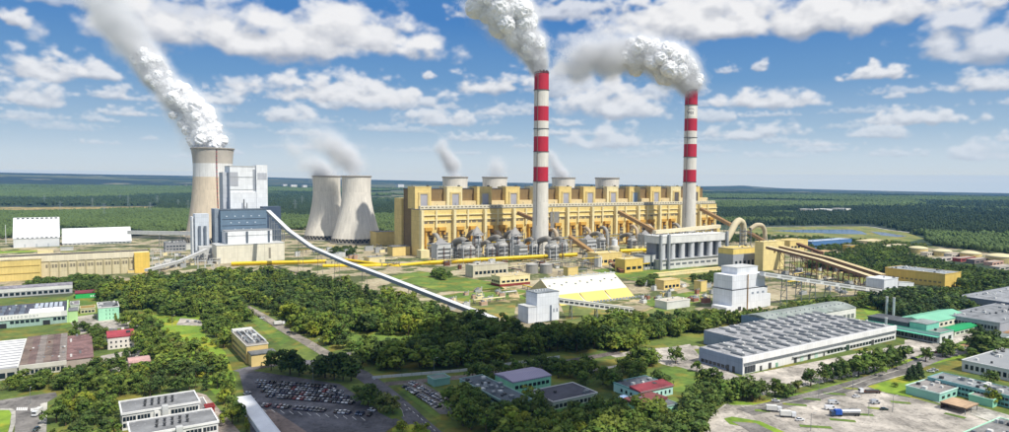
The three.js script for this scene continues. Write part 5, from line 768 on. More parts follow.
// ---------------------------------------------------------------- green-roofed works and the east side
{
  const g = house({ name: 'canteen', label: 'long building with a jade canopy along its dark glazed side', c: [940, 344], xr: 953.5, xl: 866, H: 8, wall: M('#e3e9e4', 'mottle', .8), roof: M('#8d938f', 'felt', .9), trim: M('#7cc9ae', 'mottle', .7), vents: 8, win: [['f', 2, 2, 5, .5]] }); const L = g.L, Wd = g.Wd;
  add(g, 'canopy', prism([[0, 5.4], [0, 5.8], [-Wd, 5.8], [-Wd, 5.4]], -5, -.02), M('#6fcfae', 'ribs', .6)); for (let k = 0; k < 22; k++) add(g, 'window', bx(-.25, .1, 1, 4.6, -2 - k * (Wd - 4) / 22 - (Wd - 4) / 22 * .85, -2 - k * (Wd - 4) / 22), GLASS); row(g, 'post', STEEL, 'l', -Wd + 1, -1, 16, 0, 5.4, -4.6, .05, .3);
  add(g, 'clerestory', bx(1, L - 1, 8.4, 11.4, -Wd + 1, -Wd * .42), M('#4e5b58', 'panel', .6)); add(g, 'clerestory_roof', bx(.4, L - .4, 11.4, 12, -Wd + .4, -Wd * .42 + .6), M('#5b5f63', 'felt', .9)); add(g, 'upper_block', bx(1, L - .5, 8.4, 13, -Wd * .4, -Wd * .18), M('#7fcfb4', 'panel', .7)); add(g, 'upper_block_roof', bx(.6, L - .1, 13, 13.5, -Wd * .4 - .4, -Wd * .18 + .4), M('#9aa3a0', 'felt', .9));
}
house({ name: 'sports_hall', label: 'cream hall with a pale jade arched roof behind the jade canopy building', cat: 'hall', c: [928, 332], xr: 968, W: 26, H: 6.5, wall: M('#efe9d4', 'mottle', .85), roof: GREENROOF, gable: 3.2, win: [['f', 8, 3, 5, .5]] });
house({ name: 'shed', label: 'low shed with a vivid green roof beside the cream arched hall', cat: 'shed', c: [955, 336], xr: 978, W: 12, H: 3.4, wall: M('#d9e0c9', 'mottle', .85), roof: M('#15a35c', 'ribs', .5), gable: 1.4, win: [['f', 5, 1, 2.6]] });
for (const [x, y, yt, l] of [[886.5, 322, 297, 'left one of the two slim silver stacks behind the long hall'], [893.5, 323, 298, 'right one of the two slim silver stacks behind the long hall'], [886, 334, 318, 'short silver stack in front of the two slim ones']]) { const g = site('steel_stack', l, 'stack', [x, y], TH, 'slim silver stacks'); const H = sy(g, yt); add(g, 'pipe', cyl(1.05, 1.0, H, 0, 0, 0, 14), M('#d5dadd', 'mottle', .35, { metalness: .4 })); add(g, 'cap', cyl(1.2, 1.2, .8, 0, H - .5, 0, 14), LIGHTGREY); add(g, 'foot', cyl(1.8, 1.4, 1.4, 0, 0, 0, 12), CONCRETE); }
house({ name: 'east_hall', label: 'grey hall with a blue-grey side at the right edge, nearer of two', cat: 'hall', c: [1000, 333], L: 130, xl: 944, H: 8, wall: M('#a7adb5', 'panel', .7), roof: M('#8e9194', 'felt', .9), vents: 40, win: [['l', 16, 2, 5, .7]] });
house({ name: 'east_hall', label: 'grey hall at the right edge behind the nearer one', cat: 'hall', c: [1012, 314], L: 130, xl: 958, H: 10, wall: M('#7f868e', 'panel', .7), roof: M('#9a9da0', 'felt', .9), vents: 30, win: [['l', 12, 2, 5, .7]] });
house({ name: 'long_office', label: 'long turquoise building running out of the right edge', cat: 'office', c: [1040, 416], L: 18, xl: 928, H: 6.5, wall: M('#8fc4c4', 'panel', .8), roof: M('#94999a', 'felt', .9), trim: M('#7fb4b4', 'mottle', .8), vents: 24, win: [['l', 26, 1, 2.4, .8], ['l', 26, 4, 5.4, .8]] });
house({ name: 'east_hall', label: 'wide hall with a ribbed grey roof and white gables behind the long turquoise building', cat: 'hall', c: [1022, 384], L: 60, xl: 962, H: 7, wall: M('#e3e4e2', 'mottle', .85), roof: M('#9b9ea0', 'ribs', .8), vents: 20, win: [['l', 10, 2, 5, .6]] });
house({ name: 'gate_house', label: 'low turquoise flat house at the corner of the truck lot', cat: 'house', c: [939.5, 402.5], xr: 968.5, xl: 906, H: 4.6, wall: M('#a5dccb', 'mottle', .85), roof: M('#98938f', 'felt', .95), trim: M('#cdeee2', 'mottle', .8), vents: 7, win: [['f', 5, 1.4, 3, .5]], doors: [[.9, 1.6, 2.6]] });
house({ name: 'gate_house', label: 'mint house with windows at the lower right corner', cat: 'house', c: [1012, 466], L: 40, xl: 961, H: 7.5, wall: M('#8fd8ae', 'mottle', .85), roof: M('#8e8d8a', 'felt', .95), trim: M('#b9f0cf', 'mottle', .8), vents: 14, win: [['l', 12, 1, 2.8, .6], ['l', 12, 4.4, 6.2, .6]] });
house({ name: 'shed', label: 'low mint shed at the right edge above the brown-roofed shelter', cat: 'shed', c: [993, 408], xr: 1015, W: 12, H: 4, wall: M('#9fe0c0', 'mottle', .85), roof: M('#a09a92', 'felt', .95) });
house({ name: 'shed', label: 'pale garden shed behind the conifer at the right edge', cat: 'shed', c: [1000, 345], L: 26, W: 12, H: 4, wall: M('#d9e2dc', 'mottle', .85), roof: M('#8a9490', 'felt', .9) });
{ const g = site('bus_shelter', 'open shelter with a flat tan roof near the corner house', 'shelter', [966, 415.5]); const L = 15, Wd = 13; FOOT.push([g.matrixWorld.clone().invert(), L, Wd]); add(g, 'roof', bx(0, L, 3.6, 4, -Wd, 0), M('#c2a585', 'felt', .9)); add(g, 'fascia', merge(bx(-.1, L + .1, 3.3, 3.62, -.3, .1), bx(-.1, .2, 3.3, 3.6, -Wd, -.3)), M('#5d4a3c', null, .8)); add(g, 'back_wall', bx(.4, L - .4, 0, 3.4, -Wd + .3, -Wd + .6), M('#5d4a40', 'mottle', .9)); for (const x of [.6, L / 2, L - .6]) add(g, 'post', bx(x - .15, x + .15, 0, 3.4, -.7, -.4), STEEL); }
// ---------------------------------------------------------------- trees
function leafFaces(out, c, r, n, size, squash = 1) {
  out.c = out.c || []; out.t = rr(.72, 1.3); out.w = rr(.85, 1.2);
  for (let i = 0; i < n; i++) {
    let y = rr(-1, 1), a = rr(0, 2 * Math.PI), q = Math.sqrt(1 - y * y); if (y < -0.45 && rnd() < 0.7) y = -y;
    const N = V(q * Math.cos(a), y, q * Math.sin(a)), k = r * rr(0.72, 1.12), p = V(c.x + N.x * k, c.y + N.y * k * squash, c.z + N.z * k);
    const nn = N.clone().add(V(rr(-.7, .7), rr(-.5, .8), rr(-.7, .7))).normalize(), t = V(rr(-1, 1), rr(-1, 1), rr(-1, 1)).cross(nn).normalize(), b = nn.clone().cross(t), s = size * rr(0.6, 1.25), w = s * rr(.6, 1);
    const A = p.clone().addScaledVector(t, -s), B = p.clone().addScaledVector(b, -w), C = p.clone().addScaledVector(t, s), D = p.clone().addScaledVector(b, w).addScaledVector(nn, -s * .25);
    const sn = N.clone().multiplyScalar(.75).addScaledVector(nn, .6).normalize();
    const tint = out.t * rr(.8, 1.2); for (const v of [A, B, C, A, C, D]) { out.p.push(v.x, v.y, v.z); out.n.push(sn.x, sn.y, sn.z); out.c.push(tint * out.w, tint, tint); }
  }
}
function leafGeo(out) { const g = new THREE.BufferGeometry(); g.setAttribute('position', new THREE.Float32BufferAttribute(out.p, 3)); g.setAttribute('normal', new THREE.Float32BufferAttribute(out.n, 3)); g.setAttribute('color', new THREE.Float32BufferAttribute(out.c, 3)); return g; }
function broadCrown(s, lumps, per) { reseed(s); const o = { p: [], n: [] }, wide = rr(.34, .50); for (let i = 0; i < lumps; i++) { const a = rr(0, 2 * Math.PI), h = Math.pow(rnd(), .8), rad = wide * Math.sqrt(rnd()) * (1 - .55 * h); leafFaces(o, V(rad * Math.cos(a), rr(.2, .3) + h * .54, rad * Math.sin(a)), rr(.10, .21), per, rr(.045, .075), .85); } return leafGeo(o); }
function poplarCrown(s) { reseed(s); const o = { p: [], n: [] }; for (let i = 0; i < 14; i++) { const h = i / 13, a = rr(0, 7); leafFaces(o, V(.07 * Math.cos(a), .2 + h * .66, .07 * Math.sin(a)), .15 * (1 - .6 * Math.abs(h - .35)), 34, .05); } return leafGeo(o); }
function coniferCrown(s) { reseed(s); const o = { p: [], n: [] }; for (let i = 0; i < 11; i++) { const h = i / 11, r = .24 * (1 - h) + .02, n = 6 + Math.round(7 * (1 - h)); for (let k = 0; k < n; k++) { const a = (k + rnd()) / n * 2 * Math.PI; leafFaces(o, V(r * .75 * Math.cos(a), .14 + h * .82, r * .75 * Math.sin(a)), .05 + .045 * (1 - h), 7, .042, .6); } } return leafGeo(o); }
function pineCrown(s) { reseed(s); const o = { p: [], n: [] }; for (let i = 0; i < 15; i++) { const a = rr(0, 7), h = rnd(), r = .2 * Math.sqrt(rnd()); leafFaces(o, V(r * Math.cos(a), .48 + h * .42, r * Math.sin(a)), rr(.08, .14), 26, .045, .7); } return leafGeo(o); }
const CROWNS = [broadCrown(1, 20, 30), broadCrown(2, 24, 26), broadCrown(3, 17, 34), poplarCrown(4), coniferCrown(5), pineCrown(6), broadCrown(7, 22, 28)];
function trunkGeo(s, bare) { reseed(s); const l = [cyl(.028, .014, bare, 0, 0, 0, 7)]; for (let k = 0; k < 4; k++) { const a = k * 1.7 + rnd(), h = bare * rr(.45, .8); l.push(rod(V(0, h, 0), V(.16 * Math.cos(a), h + rr(.14, .24), .16 * Math.sin(a)), .009, 5)); } return merge(l); }
const TRUNKS = [trunkGeo(1, .5), trunkGeo(2, .5), trunkGeo(3, .5), trunkGeo(4, .8), trunkGeo(5, .9), trunkGeo(6, .75), trunkGeo(7, .6)];
const BARK = M('#5a4a3b', null, 1);
const leafMat = (r, g, b) => new THREE.MeshPhysicalMaterial({ color: new THREE.Color().setRGB(r, g, b), roughness: .9, transmission: .22, thickness: 0, specularIntensity: .25, vertexColors: true });
const LEAF = [[.155, .215, .036], [.12, .18, .034], [.19, .25, .037], [.10, .152, .034], [.235, .28, .032], [.07, .112, .03], [.048, .082, .03], [.17, .2, .05]].map((c) => leafMat(...c));
// where nothing may grow: roads and lots (photo lines with half widths in metres) and buildings
const ROADS = [[[[244, 306], [262, 316], [285, 330], [308, 343], [330, 356]], 9], [[[330, 356], [365, 352], [410, 350], [480, 345]], 7], [[[440, 441], [420, 424], [402, 407], [385, 392], [368, 379], [352, 370], [300, 362], [262, 366], [238, 372]], 9], [[[385, 384], [420, 381], [470, 376], [540, 366]], 6], [[[612, 356], [655, 350], [700, 347]], 8], [[[1020, 344], [985, 347], [940, 356], [900, 371], [840, 389], [790, 402], [745, 412]], 9]].map(([p, w]) => [p.map(([a, b]) => G(a, b)), w]);
const BARE = [[[250, 376], [340, 384], [384, 414], [402, 421], [385, 432], [372, 470], [250, 470], [252, 400]], LOTR, [[402, 381], [424, 381], [455, 400], [455, 416], [440, 416]], [[-60, 396], [56, 390], [48, 404], [48, 470], [-60, 470]], [[640, 352], [690, 344], [742, 378], [738, 388], [662, 364]], [[740, 378], [800, 377], [900, 352], [945, 342], [905, 362], [770, 398], [745, 392]], [[196, 392], [206, 393], [262, 432], [272, 470], [205, 470]], [[655, 372], [676, 368], [742, 385], [735, 396], [690, 396], [652, 386]], [[345, 332], [420, 338], [428, 349], [350, 351]], [[66, 300], [96, 300], [96, 318], [66, 318]], [[545, 402], [602, 404], [602, 420], [545, 420]], [[634, 404], [684, 404], [684, 424], [640, 424]], [[176, 316], [204, 318], [206, 328], [174, 327]], [[236, 308], [250, 304], [296, 342], [284, 350]], [[350, 302], [384, 303], [386, 314], [350, 314]], [[880, 375], [910, 373], [925, 378], [912, 398], [880, 392]]].map((p) => p.map(([a, b]) => G(a, b)));
function inPoly(x, z, P) { let c = false; for (let i = 0, j = P.length - 1; i < P.length; j = i++) if ((P[i].z > z) !== (P[j].z > z) && x < (P[j].x - P[i].x) * (z - P[i].z) / (P[j].z - P[i].z) + P[i].x) c = !c; return c; }
function segDist(x, z, a, b) { const dx = b.x - a.x, dz = b.z - a.z, t = clamp(((x - a.x) * dx + (z - a.z) * dz) / (dx * dx + dz * dz)); return Math.hypot(x - a.x - dx * t, z - a.z - dz * t); }
function free(x, z, m = 2.5) {
  for (const [p, w] of ROADS) for (let i = 0; i < p.length - 1; i++) if (segDist(x, z, p[i], p[i + 1]) < w / 2 + m) return false;
  for (const P of BARE) if (inPoly(x, z, P)) return false;
  const v = V(0, 0, 0); for (const [M4, L, Wd] of FOOT) { v.set(x, 0, z).applyMatrix4(M4); if (v.x > -m && v.x < L + m && v.z < m && v.z > -Wd - m) return false; }
  return true;
}
const plants = [];                                    // [x, z, height, kind, colour, place]
function wood(poly, step, kinds, h0, h1, cols, place, keep = 1) {
  const P = poly.map(([a, b]) => G(a, b)), xs = P.map((v) => v.x), zs = P.map((v) => v.z);
  for (let x = Math.min(...xs); x < Math.max(...xs); x += step) for (let z = Math.min(...zs); z < Math.max(...zs); z += step) { const X = x + rr(-.45, .45) * step, Z = z + rr(-.45, .45) * step; if (rnd() > keep || !inPoly(X, Z, P) || !free(X, Z)) continue; const n = fbm(X / 38 + 3, Z / 38 + 8, 4); if (n > .66 && rnd() < .5) continue; plants.push([X, Z, rr(h0, h1) * (.7 + .6 * n), pick(kinds), cols[Math.min(cols.length - 1, Math.floor(clamp((n - .25) * 2) * cols.length * .999 * rr(.7, 1.2)))], place]); }
}
reseed(404);
const ONE = (list, place, f = 1.3) => { for (const [px, py, h, k, c] of list) { const p = G(px, py); plants.push([p.x, p.z, h * f, k, c, place]); } };
wood([[70, 306], [110, 296], [150, 284], [215, 280], [300, 280], [345, 291], [395, 306], [440, 317], [500, 333], [530, 338], [575, 336], [620, 327], [700, 327], [716, 334], [690, 345], [640, 353], [610, 351], [560, 353], [480, 367], [400, 373], [372, 371], [345, 352], [325, 346], [300, 332], [262, 308], [244, 302], [240, 308], [255, 322], [225, 324], [205, 318], [160, 316], [130, 308], [112, 316], [95, 300]], 7.6, [0, 1, 2, 6, 0, 1, 5, 4, 3], 8, 20, [3, 5, 1, 0, 2, 4], 'wood', .9);
wood([[600, 330], [712, 330], [700, 342], [655, 350], [612, 352]], 6.5, [0, 1, 2, 6], 11, 15, [0, 2, 2], 'woodedge');
wood([[18, 287], [40, 284], [78, 280], [110, 283], [90, 292], [30, 293]], 7, [0, 1, 2], 8, 12, [3, 1], 'left', .9);
wood([[62, 390], [100, 374], [118, 360], [150, 350], [175, 344], [200, 352], [222, 372], [235, 384], [214, 392], [190, 390], [118, 402], [112, 420], [122, 470], [52, 470], [56, 400]], 7.4, [0, 1, 2, 6, 3, 5], 6, 13, [3, 5, 1, 0, 4, 7], 'admin', .78);
wood([[112, 322], [150, 318], [172, 342], [205, 372], [170, 366], [136, 352], [134, 334]], 7.4, [0, 1, 2, 6], 6, 12, [3, 1, 0, 2], 'house', .7);
wood([[190, 322], [240, 312], [240, 340], [228, 352], [212, 338]], 7, [0, 1, 2, 3], 9, 13, [1, 0, 2], 'yellow', .75);
wood([[100, 284], [128, 284], [132, 304], [124, 322], [100, 326], [104, 300]], 9, [0, 1, 2, 3], 5, 10, [3, 1, 0, 4], 'green', .45);
wood([[150, 316], [205, 328], [225, 352], [236, 378], [215, 388], [190, 360]], 9, [0, 1, 2, 6], 3, 9, [1, 4, 4, 0, 2], 'lawnwest', .2);
wood([[60, 330], [100, 326], [108, 352], [95, 374], [88, 350]], 8, [0, 1, 2, 6], 5, 10, [3, 1, 0], 'workshop', .7);
wood([[60, 324], [96, 316], [100, 326], [70, 330]], 8, [0, 1], 4, 8, [3, 1], 'green', .4);
wood([[0, 388], [60, 378], [100, 368], [110, 376], [56, 392], [0, 398]], 6, [0, 1, 2], 7, 11, [3, 1, 0, 4], 'workshop', .9);
wood([[452, 404], [470, 404], [505, 424], [512, 424], [520, 404], [552, 396], [600, 413], [640, 420], [650, 424], [680, 422], [704, 405], [710, 420], [695, 470], [560, 470], [446, 425]], 7.6, [0, 1, 2, 6, 5], 11, 17, [3, 1, 0, 4], 'centre');
wood([[556, 372], [620, 362], [656, 358], [660, 372], [640, 388], [615, 392], [595, 388], [560, 384]], 8, [0, 1, 2, 6], 8, 12, [3, 1, 0], 'centre', .6);
wood([[460, 382], [500, 374], [556, 366], [560, 372], [520, 376], [505, 380], [510, 392], [478, 386]], 6.6, [0, 1, 2], 9, 13, [3, 1], 'centre', .85);
wood([[674, 408], [690, 394], [712, 394], [728, 398], [722, 406], [704, 424], [680, 424]], 6, [0, 1, 2], 9, 12, [3, 1, 0], 'centre', .9);
wood([[640, 325], [715, 319], [775, 318], [790, 322], [720, 334], [705, 333]], 6.5, [0, 1, 2, 6, 3], 9, 13, [3, 1, 0], 'tower', .9);
wood([[775, 318], [800, 308], [850, 302], [872, 298], [880, 306], [850, 310], [800, 318]], 7, [0, 1, 2], 8, 11, [3, 1, 7], 'east', .8);
wood([[872, 306], [900, 300], [945, 300], [968, 304], [955, 314], [940, 320], [910, 324], [890, 318]], 6, [4, 5, 0, 1], 12, 17, [5, 6, 3], 'stacks', .95);
wood([[805, 268], [830, 258], [900, 259], [940, 266], [960, 272], [1020, 280], [1030, 292], [965, 294], [955, 284], [900, 272], [860, 278], [840, 272]], 7, [5, 0, 4, 1], 11, 15, [3, 5, 1], 'tank', .9);
wood([[965, 296], [1030, 290], [1040, 312], [985, 320], [960, 306]], 7, [0, 1, 4], 9, 13, [3, 1], 'east', .6);
wood([[855, 250], [880, 247], [905, 252], [900, 256], [860, 257]], 7, [0, 1, 5], 8, 12, [3, 1], 'tank', .7);
wood([[752, 238], [800, 239], [860, 242], [905, 245], [930, 248], [905, 254], [800, 250]], 8, [0, 1, 5], 7, 11, [3, 1, 7], 'lake', .7);
wood([[690, 279], [735, 270], [742, 276], [720, 284], [695, 286]], 6, [0, 1, 4], 6, 9, [3, 1], 'filter', .8);
wood([[634, 284], [656, 278], [662, 284], [646, 288]], 6, [0, 1], 7, 10, [3, 1], 'filter', .9);
wood([[330, 254], [345, 250], [358, 252], [354, 256], [338, 257]], 7, [0, 1, 5], 9, 12, [3, 5], 'twins', .8);
wood([[430, 276], [440, 273], [450, 277], [442, 281]], 6, [0, 1], 8, 11, [3, 1], 'meadow', .8);
wood([[960, 350], [1000, 345], [1015, 352], [1000, 366], [985, 372], [972, 366]], 7, [0, 1, 2], 8, 12, [3, 1], 'east', .5);
ONE([[729, 398, 9, 0, 3], [737, 400, 10, 1, 1], [744, 401, 10, 2, 3], [752, 401, 10, 6, 3], [760, 400, 10, 0, 3], [747, 396, 10, 1, 1], [734, 394, 9, 2, 1], [775, 396, 9, 1, 1], [786, 397, 7, 0, 3], [796, 393, 7, 2, 7], [811, 386, 9, 0, 3], [824, 383, 11, 1, 3], [833, 382, 11, 0, 5], [842, 379, 11, 6, 3], [851, 378, 11, 2, 1], [859, 376, 12, 0, 1], [866, 373, 12, 1, 1], [874, 372, 13, 6, 1], [881, 370, 13, 0, 3], [893, 367, 12, 1, 3], [901, 365, 12, 2, 3]], 'hallrow');
ONE([[926, 362, 9, 0, 3], [943, 357, 9, 1, 3], [951, 355, 10, 2, 1], [946, 357, 8, 0, 3], [976, 353, 15, 1, 3], [984, 357, 14, 0, 3], [992, 353, 14, 6, 5], [979, 346, 14, 4, 6], [983, 344, 10, 4, 6], [998, 350, 11, 2, 3], [909, 381, 7, 4, 6], [913, 380, 8, 4, 6], [919, 379, 9, 4, 6], [895, 387, 2.5, 0, 0], [990, 383, 7, 0, 3], [993, 405, 8, 1, 4], [985, 399, 7, 2, 1]], 'eastlone');
ONE([[676, 364, 10, 0, 1], [703, 389, 11, 0, 3], [711, 391, 12, 1, 3], [717, 390, 10, 2, 3], [697, 372, 7, 2, 1], [645, 366, 11, 0, 1], [636, 364, 11, 6, 1], [653, 364, 9, 1, 0], [656, 386, 9, 0, 3], [663, 387, 8, 2, 3]], 'lawn');
ONE([[281, 372, 13, 0, 5], [290, 375, 14, 1, 5], [271, 370, 11, 2, 3], [299, 376, 11, 6, 5], [325, 378, 13, 0, 5], [334, 380, 15, 1, 5], [343, 380, 15, 2, 5], [351, 381, 13, 6, 3], [318, 376, 10, 1, 3], [362, 404, 9, 0, 3], [368, 406, 10, 1, 3], [374, 402, 9, 2, 3], [386, 413, 9, 0, 7], [393, 414, 8, 1, 7], [380, 410, 7, 2, 3], [402, 432, 5, 0, 4], [418, 434, 5, 1, 4], [426, 432, 4, 2, 4], [230, 414, 9, 0, 1], [238, 422, 9, 1, 1], [232, 424, 8, 2, 4], [224, 404, 7, 6, 4], [247, 432, 6, 3, 4], [228, 396, 9, 1, 0]], 'carpark');
wood([[700, 240], [735, 236], [770, 238], [765, 243], [710, 246]], 9, [0, 1, 5], 8, 12, [3, 5], 'filter', .5);
// the 300 that show largest are trees of their own, with trunk and crown; the rest is the wood behind them
const PLACE = { wood: ['in the dense wood below the power block', 'trees of the dense wood'], wooda: ['in the wood left of the forest road', 'trees left of the forest road'], woodb: ['in the wood between forest road and white conveyor', 'trees right of the forest road'], woodc: ['in the shaded wood behind the small car park', 'trees behind the small car park'], woodd: ['in the wood below the white two-step block', 'trees below the two-step block'], woodedge: ['at the wood edge left of the long hall', 'trees at the wood edge'], left: ['in front of the long beige building', 'trees before the beige building'], admin: ['in the grove around the white office slabs', 'trees round the office slabs'], green: ['near the pale green block', 'trees near the green block'], lawnwest: ['on the bright lawn left of the yellow office', 'trees on the west lawn'], house: ['around the red-roofed pale house', 'trees round the red-roofed house'], yellow: ['left of the yellow office block', 'trees by the yellow office'], workshop: ['along the front of the brown-roofed workshop', 'trees before the workshop'], centre: ['in the grove at the turquoise house', 'trees of the middle grove'], centrea: ['in the grove hiding the teal office', 'trees by the teal office'], centreb: ['in front of the charcoal-roofed building', 'trees before the charcoal roof'], centrec: ['below the mint house with brown-red roof', 'trees below the mint house'], tower: ['at the foot of the stepped white tower', 'trees below the white tower'], east: ['among the halls at the right edge', 'trees among the east halls'], stacks: ['in the dark grove behind the two slim stacks', 'trees behind the stacks'], tank: ['in the belt below the storage tanks', 'trees below the storage tanks'], lake: ['on the near shore of the lake', 'lakeside trees'], filter: ['in front of the grey filter house', 'trees by the filter house'], twins: ['at the foot of the twin cooling towers', 'trees by the twin towers'], meadow: ['alone in the meadow behind the white conveyor', 'meadow trees'], hallrow: ['in the row before the long hall', 'row of trees before the long hall'], eastlone: ['on the lawns by the corner house', 'lone trees of the east lawns'], lawn: ['on the lawn left of the long hall', 'trees on the lawn'], carpark: ['around the crowded car park', 'trees round the car park'] };
const KIND = ['round-crowned tree', 'broad tree', 'spreading tree', 'slim poplar', 'conifer', 'pine', 'bushy tree'], TONE = ['fresh green', 'mid green', 'bright green', 'deep green', 'yellow-green', 'dark green', 'blackish green', 'olive'];
{
  const share = (t) => { const d = -t[1]; return t[2] * t[2] / (d * d); };
  const seen = plants.filter((t) => { const p = proj(V(t[0], t[2] * .6, t[1])); return p[0] > -8 && p[0] < PW + 8 && p[1] < PH + 14; });
  const top = new Set(seen.slice().sort((a, b) => share(b) - share(a)).slice(0, 300)), rest = plants.filter((t) => !top.has(t));
  reseed(11);
  for (const t of top) {
    const [x, z, h, k, c] = t, px = proj(V(x, 0, z))[0], place = t[5] === 'wood' ? (px < 300 ? 'wooda' : px < 400 ? 'woodb' : px < 500 ? 'woodc' : 'woodd') : t[5] === 'centre' ? (px < 520 ? 'centrea' : px < 600 ? 'centreb' : z > -400 ? 'centrec' : 'centre') : t[5], size = h > 13 ? 'tall ' : h < 9 ? 'small ' : '', g = thing(k > 3 ? 'conifer_tree' : 'tree', `${size}${TONE[c]} ${KIND[k]} ${PLACE[place][0]}`, 'tree', V(x, 0, z), rr(0, 6.28), PLACE[place][1]);
    const w = h * rr(.8, 1.4); g.scale.set(w, h, w); add(g, 'trunk', TRUNKS[k], BARK); add(g, 'crown', CROWNS[k], LEAF[c]);
  }
  const woodland = new THREE.Group(); stuff(woodland, 'woodland', 'mass of green trees filling the ground between the works and the front buildings'); scene.add(woodland);
  for (let k = 0; k < 7; k++) for (let part = 0; part < 2; part++) { const l = rest.filter((t) => t[3] === k); if (!l.length) continue; const im = new THREE.InstancedMesh(part ? TRUNKS[k] : CROWNS[k], part ? BARK : leafMat(1, 1, 1), l.length); im.name = part ? 'trunk' : 'crown'; im.castShadow = im.receiveShadow = true; reseed(50 + k); const d = new THREE.Object3D(); l.forEach((t, i) => { const w = t[2] * rr(.8, 1.5); d.position.set(t[0], 0, t[1]); d.rotation.y = rr(0, 6.28); d.scale.set(w, t[2], w); d.updateMatrix(); im.setMatrixAt(i, d.matrix); if (!part) { const q = LEAF[t[4]].color, v = rr(.82, 1.2); im.setColorAt(i, new THREE.Color().setRGB(q.r * v, q.g * v, q.b * v)); } }); woodland.add(im); }
  console.log('trees', plants.length, 'in view', seen.length);
}

// ---------------------------------------------------------------- forest to the horizon: patches of tree crowns
function jag(r, h, sdev) { const g = mergeVertices(new THREE.IcosahedronGeometry(1, 1).deleteAttribute('uv').deleteAttribute('normal')); const p = g.attributes.position; for (let i = 0; i < p.count; i++) { const k = rr(1 - sdev, 1 + sdev); p.setXYZ(i, p.getX(i) * r * k, p.getY(i) * h * k, p.getZ(i) * r * k); } const q = g.toNonIndexed(); q.computeVertexNormals(); return q; }
function patch(s, pine) { reseed(s); const l = []; for (let i = 0; i < 16; i++) { const h = rr(10, 17) * (pine ? 1.1 : 1), r = rr(3, 4.8) * (pine ? .75 : 1); const c = pine && rnd() < .6 ? (() => { const q = new THREE.ConeGeometry(r, h, 6, 2); q.deleteAttribute('uv'); const w = q.toNonIndexed(); w.computeVertexNormals(); return w.translate(0, h / 2, 0); })() : jag(r, h * .38, .28).translate(0, h * .62, 0); l.push(c.translate(rr(-15, 15), 0, rr(-15, 15))); } return mergeGeometries(l); }
{
  const geos = [patch(1, true), patch(2, true), patch(3, false), patch(4, false)], lists = geos.map(() => []);
  const bare = [[[-60, 205.5], [160, 205.6], [160, 210], [60, 213.5], [-60, 215]], [[778, 210.4], [870, 210.4], [870, 213], [778, 213.4]], [[964, 206.2], [987, 206], [987, 208.2], [964, 208.4]], [[736, 226], [870, 224], [912, 232], [934, 240], [905, 246], [840, 246], [736, 242]]].map((p) => p.map(([a, b]) => G(a, b)));
  const edge = [[-160, 243], [0, 239], [140, 236], [200, 232], [300, 230], [400, 234], [430, 226], [700, 224], [760, 226], [860, 224.6], [905, 232], [932, 245], [960, 250], [1000, 254], [1040, 257], [1140, 261]].map(([a, b]) => G(a, b));
  const behind = (x, z) => { const a = Math.atan2(x, -z); for (let i = 0; i < edge.length - 1; i++) { const a0 = Math.atan2(edge[i].x, -edge[i].z), a1 = Math.atan2(edge[i + 1].x, -edge[i + 1].z); if (a >= a0 && a < a1) { const t = (a - a0) / (a1 - a0); return Math.hypot(x, z) > lerp(Math.hypot(edge[i].x, edge[i].z), Math.hypot(edge[i + 1].x, edge[i + 1].z), t); } } return false; };
  reseed(70);
  const put = (r0, r1, step) => { for (let z = -r1; z < -600; z += step) for (let x = -r1 * .72; x < r1 * .72; x += step) { const X = x + rr(-.4, .4) * step, Z = z + rr(-.4, .4) * step, r = Math.hypot(X, Z); if (r < r0 || r >= r1 || Math.abs(X) > -Z * .86 + 60 || !behind(X, Z) || bare.some((P) => inPoly(X, Z, P))) continue; const k = landPlan(X, Z); if (k === 2 || (r > 1500 && fbm(X / 420 + 77, Z / 260 + 3, 4) > .71)) continue; const v = (.78 + .5 * fbm(X / 200, Z / 200, 3)) * rr(.9, 1.1), c = k === 0 ? [.042, .070, .028] : [.085, .128, .036]; lists[k * 2 + (rnd() < .5 ? 1 : 0)].push([X, Z, step / 30 * rr(.9, 1.15), c.map((q) => q * v), r]); } };
  put(900, 3400, 27); put(3400, 7600, 54);
  const far = new THREE.Group(); stuff(far, 'forest', 'dark forest stretching behind the works to the horizon'); scene.add(far);
  const m = new THREE.MeshStandardMaterial({ color: 0xffffff, roughness: 1 });
  lists.forEach((l, k) => { const im = new THREE.InstancedMesh(geos[k], m, l.length), d = new THREE.Object3D(); im.name = 'forest_stand'; im.castShadow = im.receiveShadow = true; l.forEach((t, i) => { d.position.set(t[0], landY(t[0], t[1]) - .5, t[1]); d.rotation.y = rr(0, 6.28); d.scale.set(t[2], Math.min(1.25, rr(.8, 1.1) * (t[2] > 1.5 ? 1.15 : 1)), t[2]); d.updateMatrix(); im.setMatrixAt(i, d.matrix); im.setColorAt(i, new THREE.Color().setRGB(...t[3])); }); far.add(im); });
  console.log('forest patches', lists.map((l) => l.length).join(' '));
}
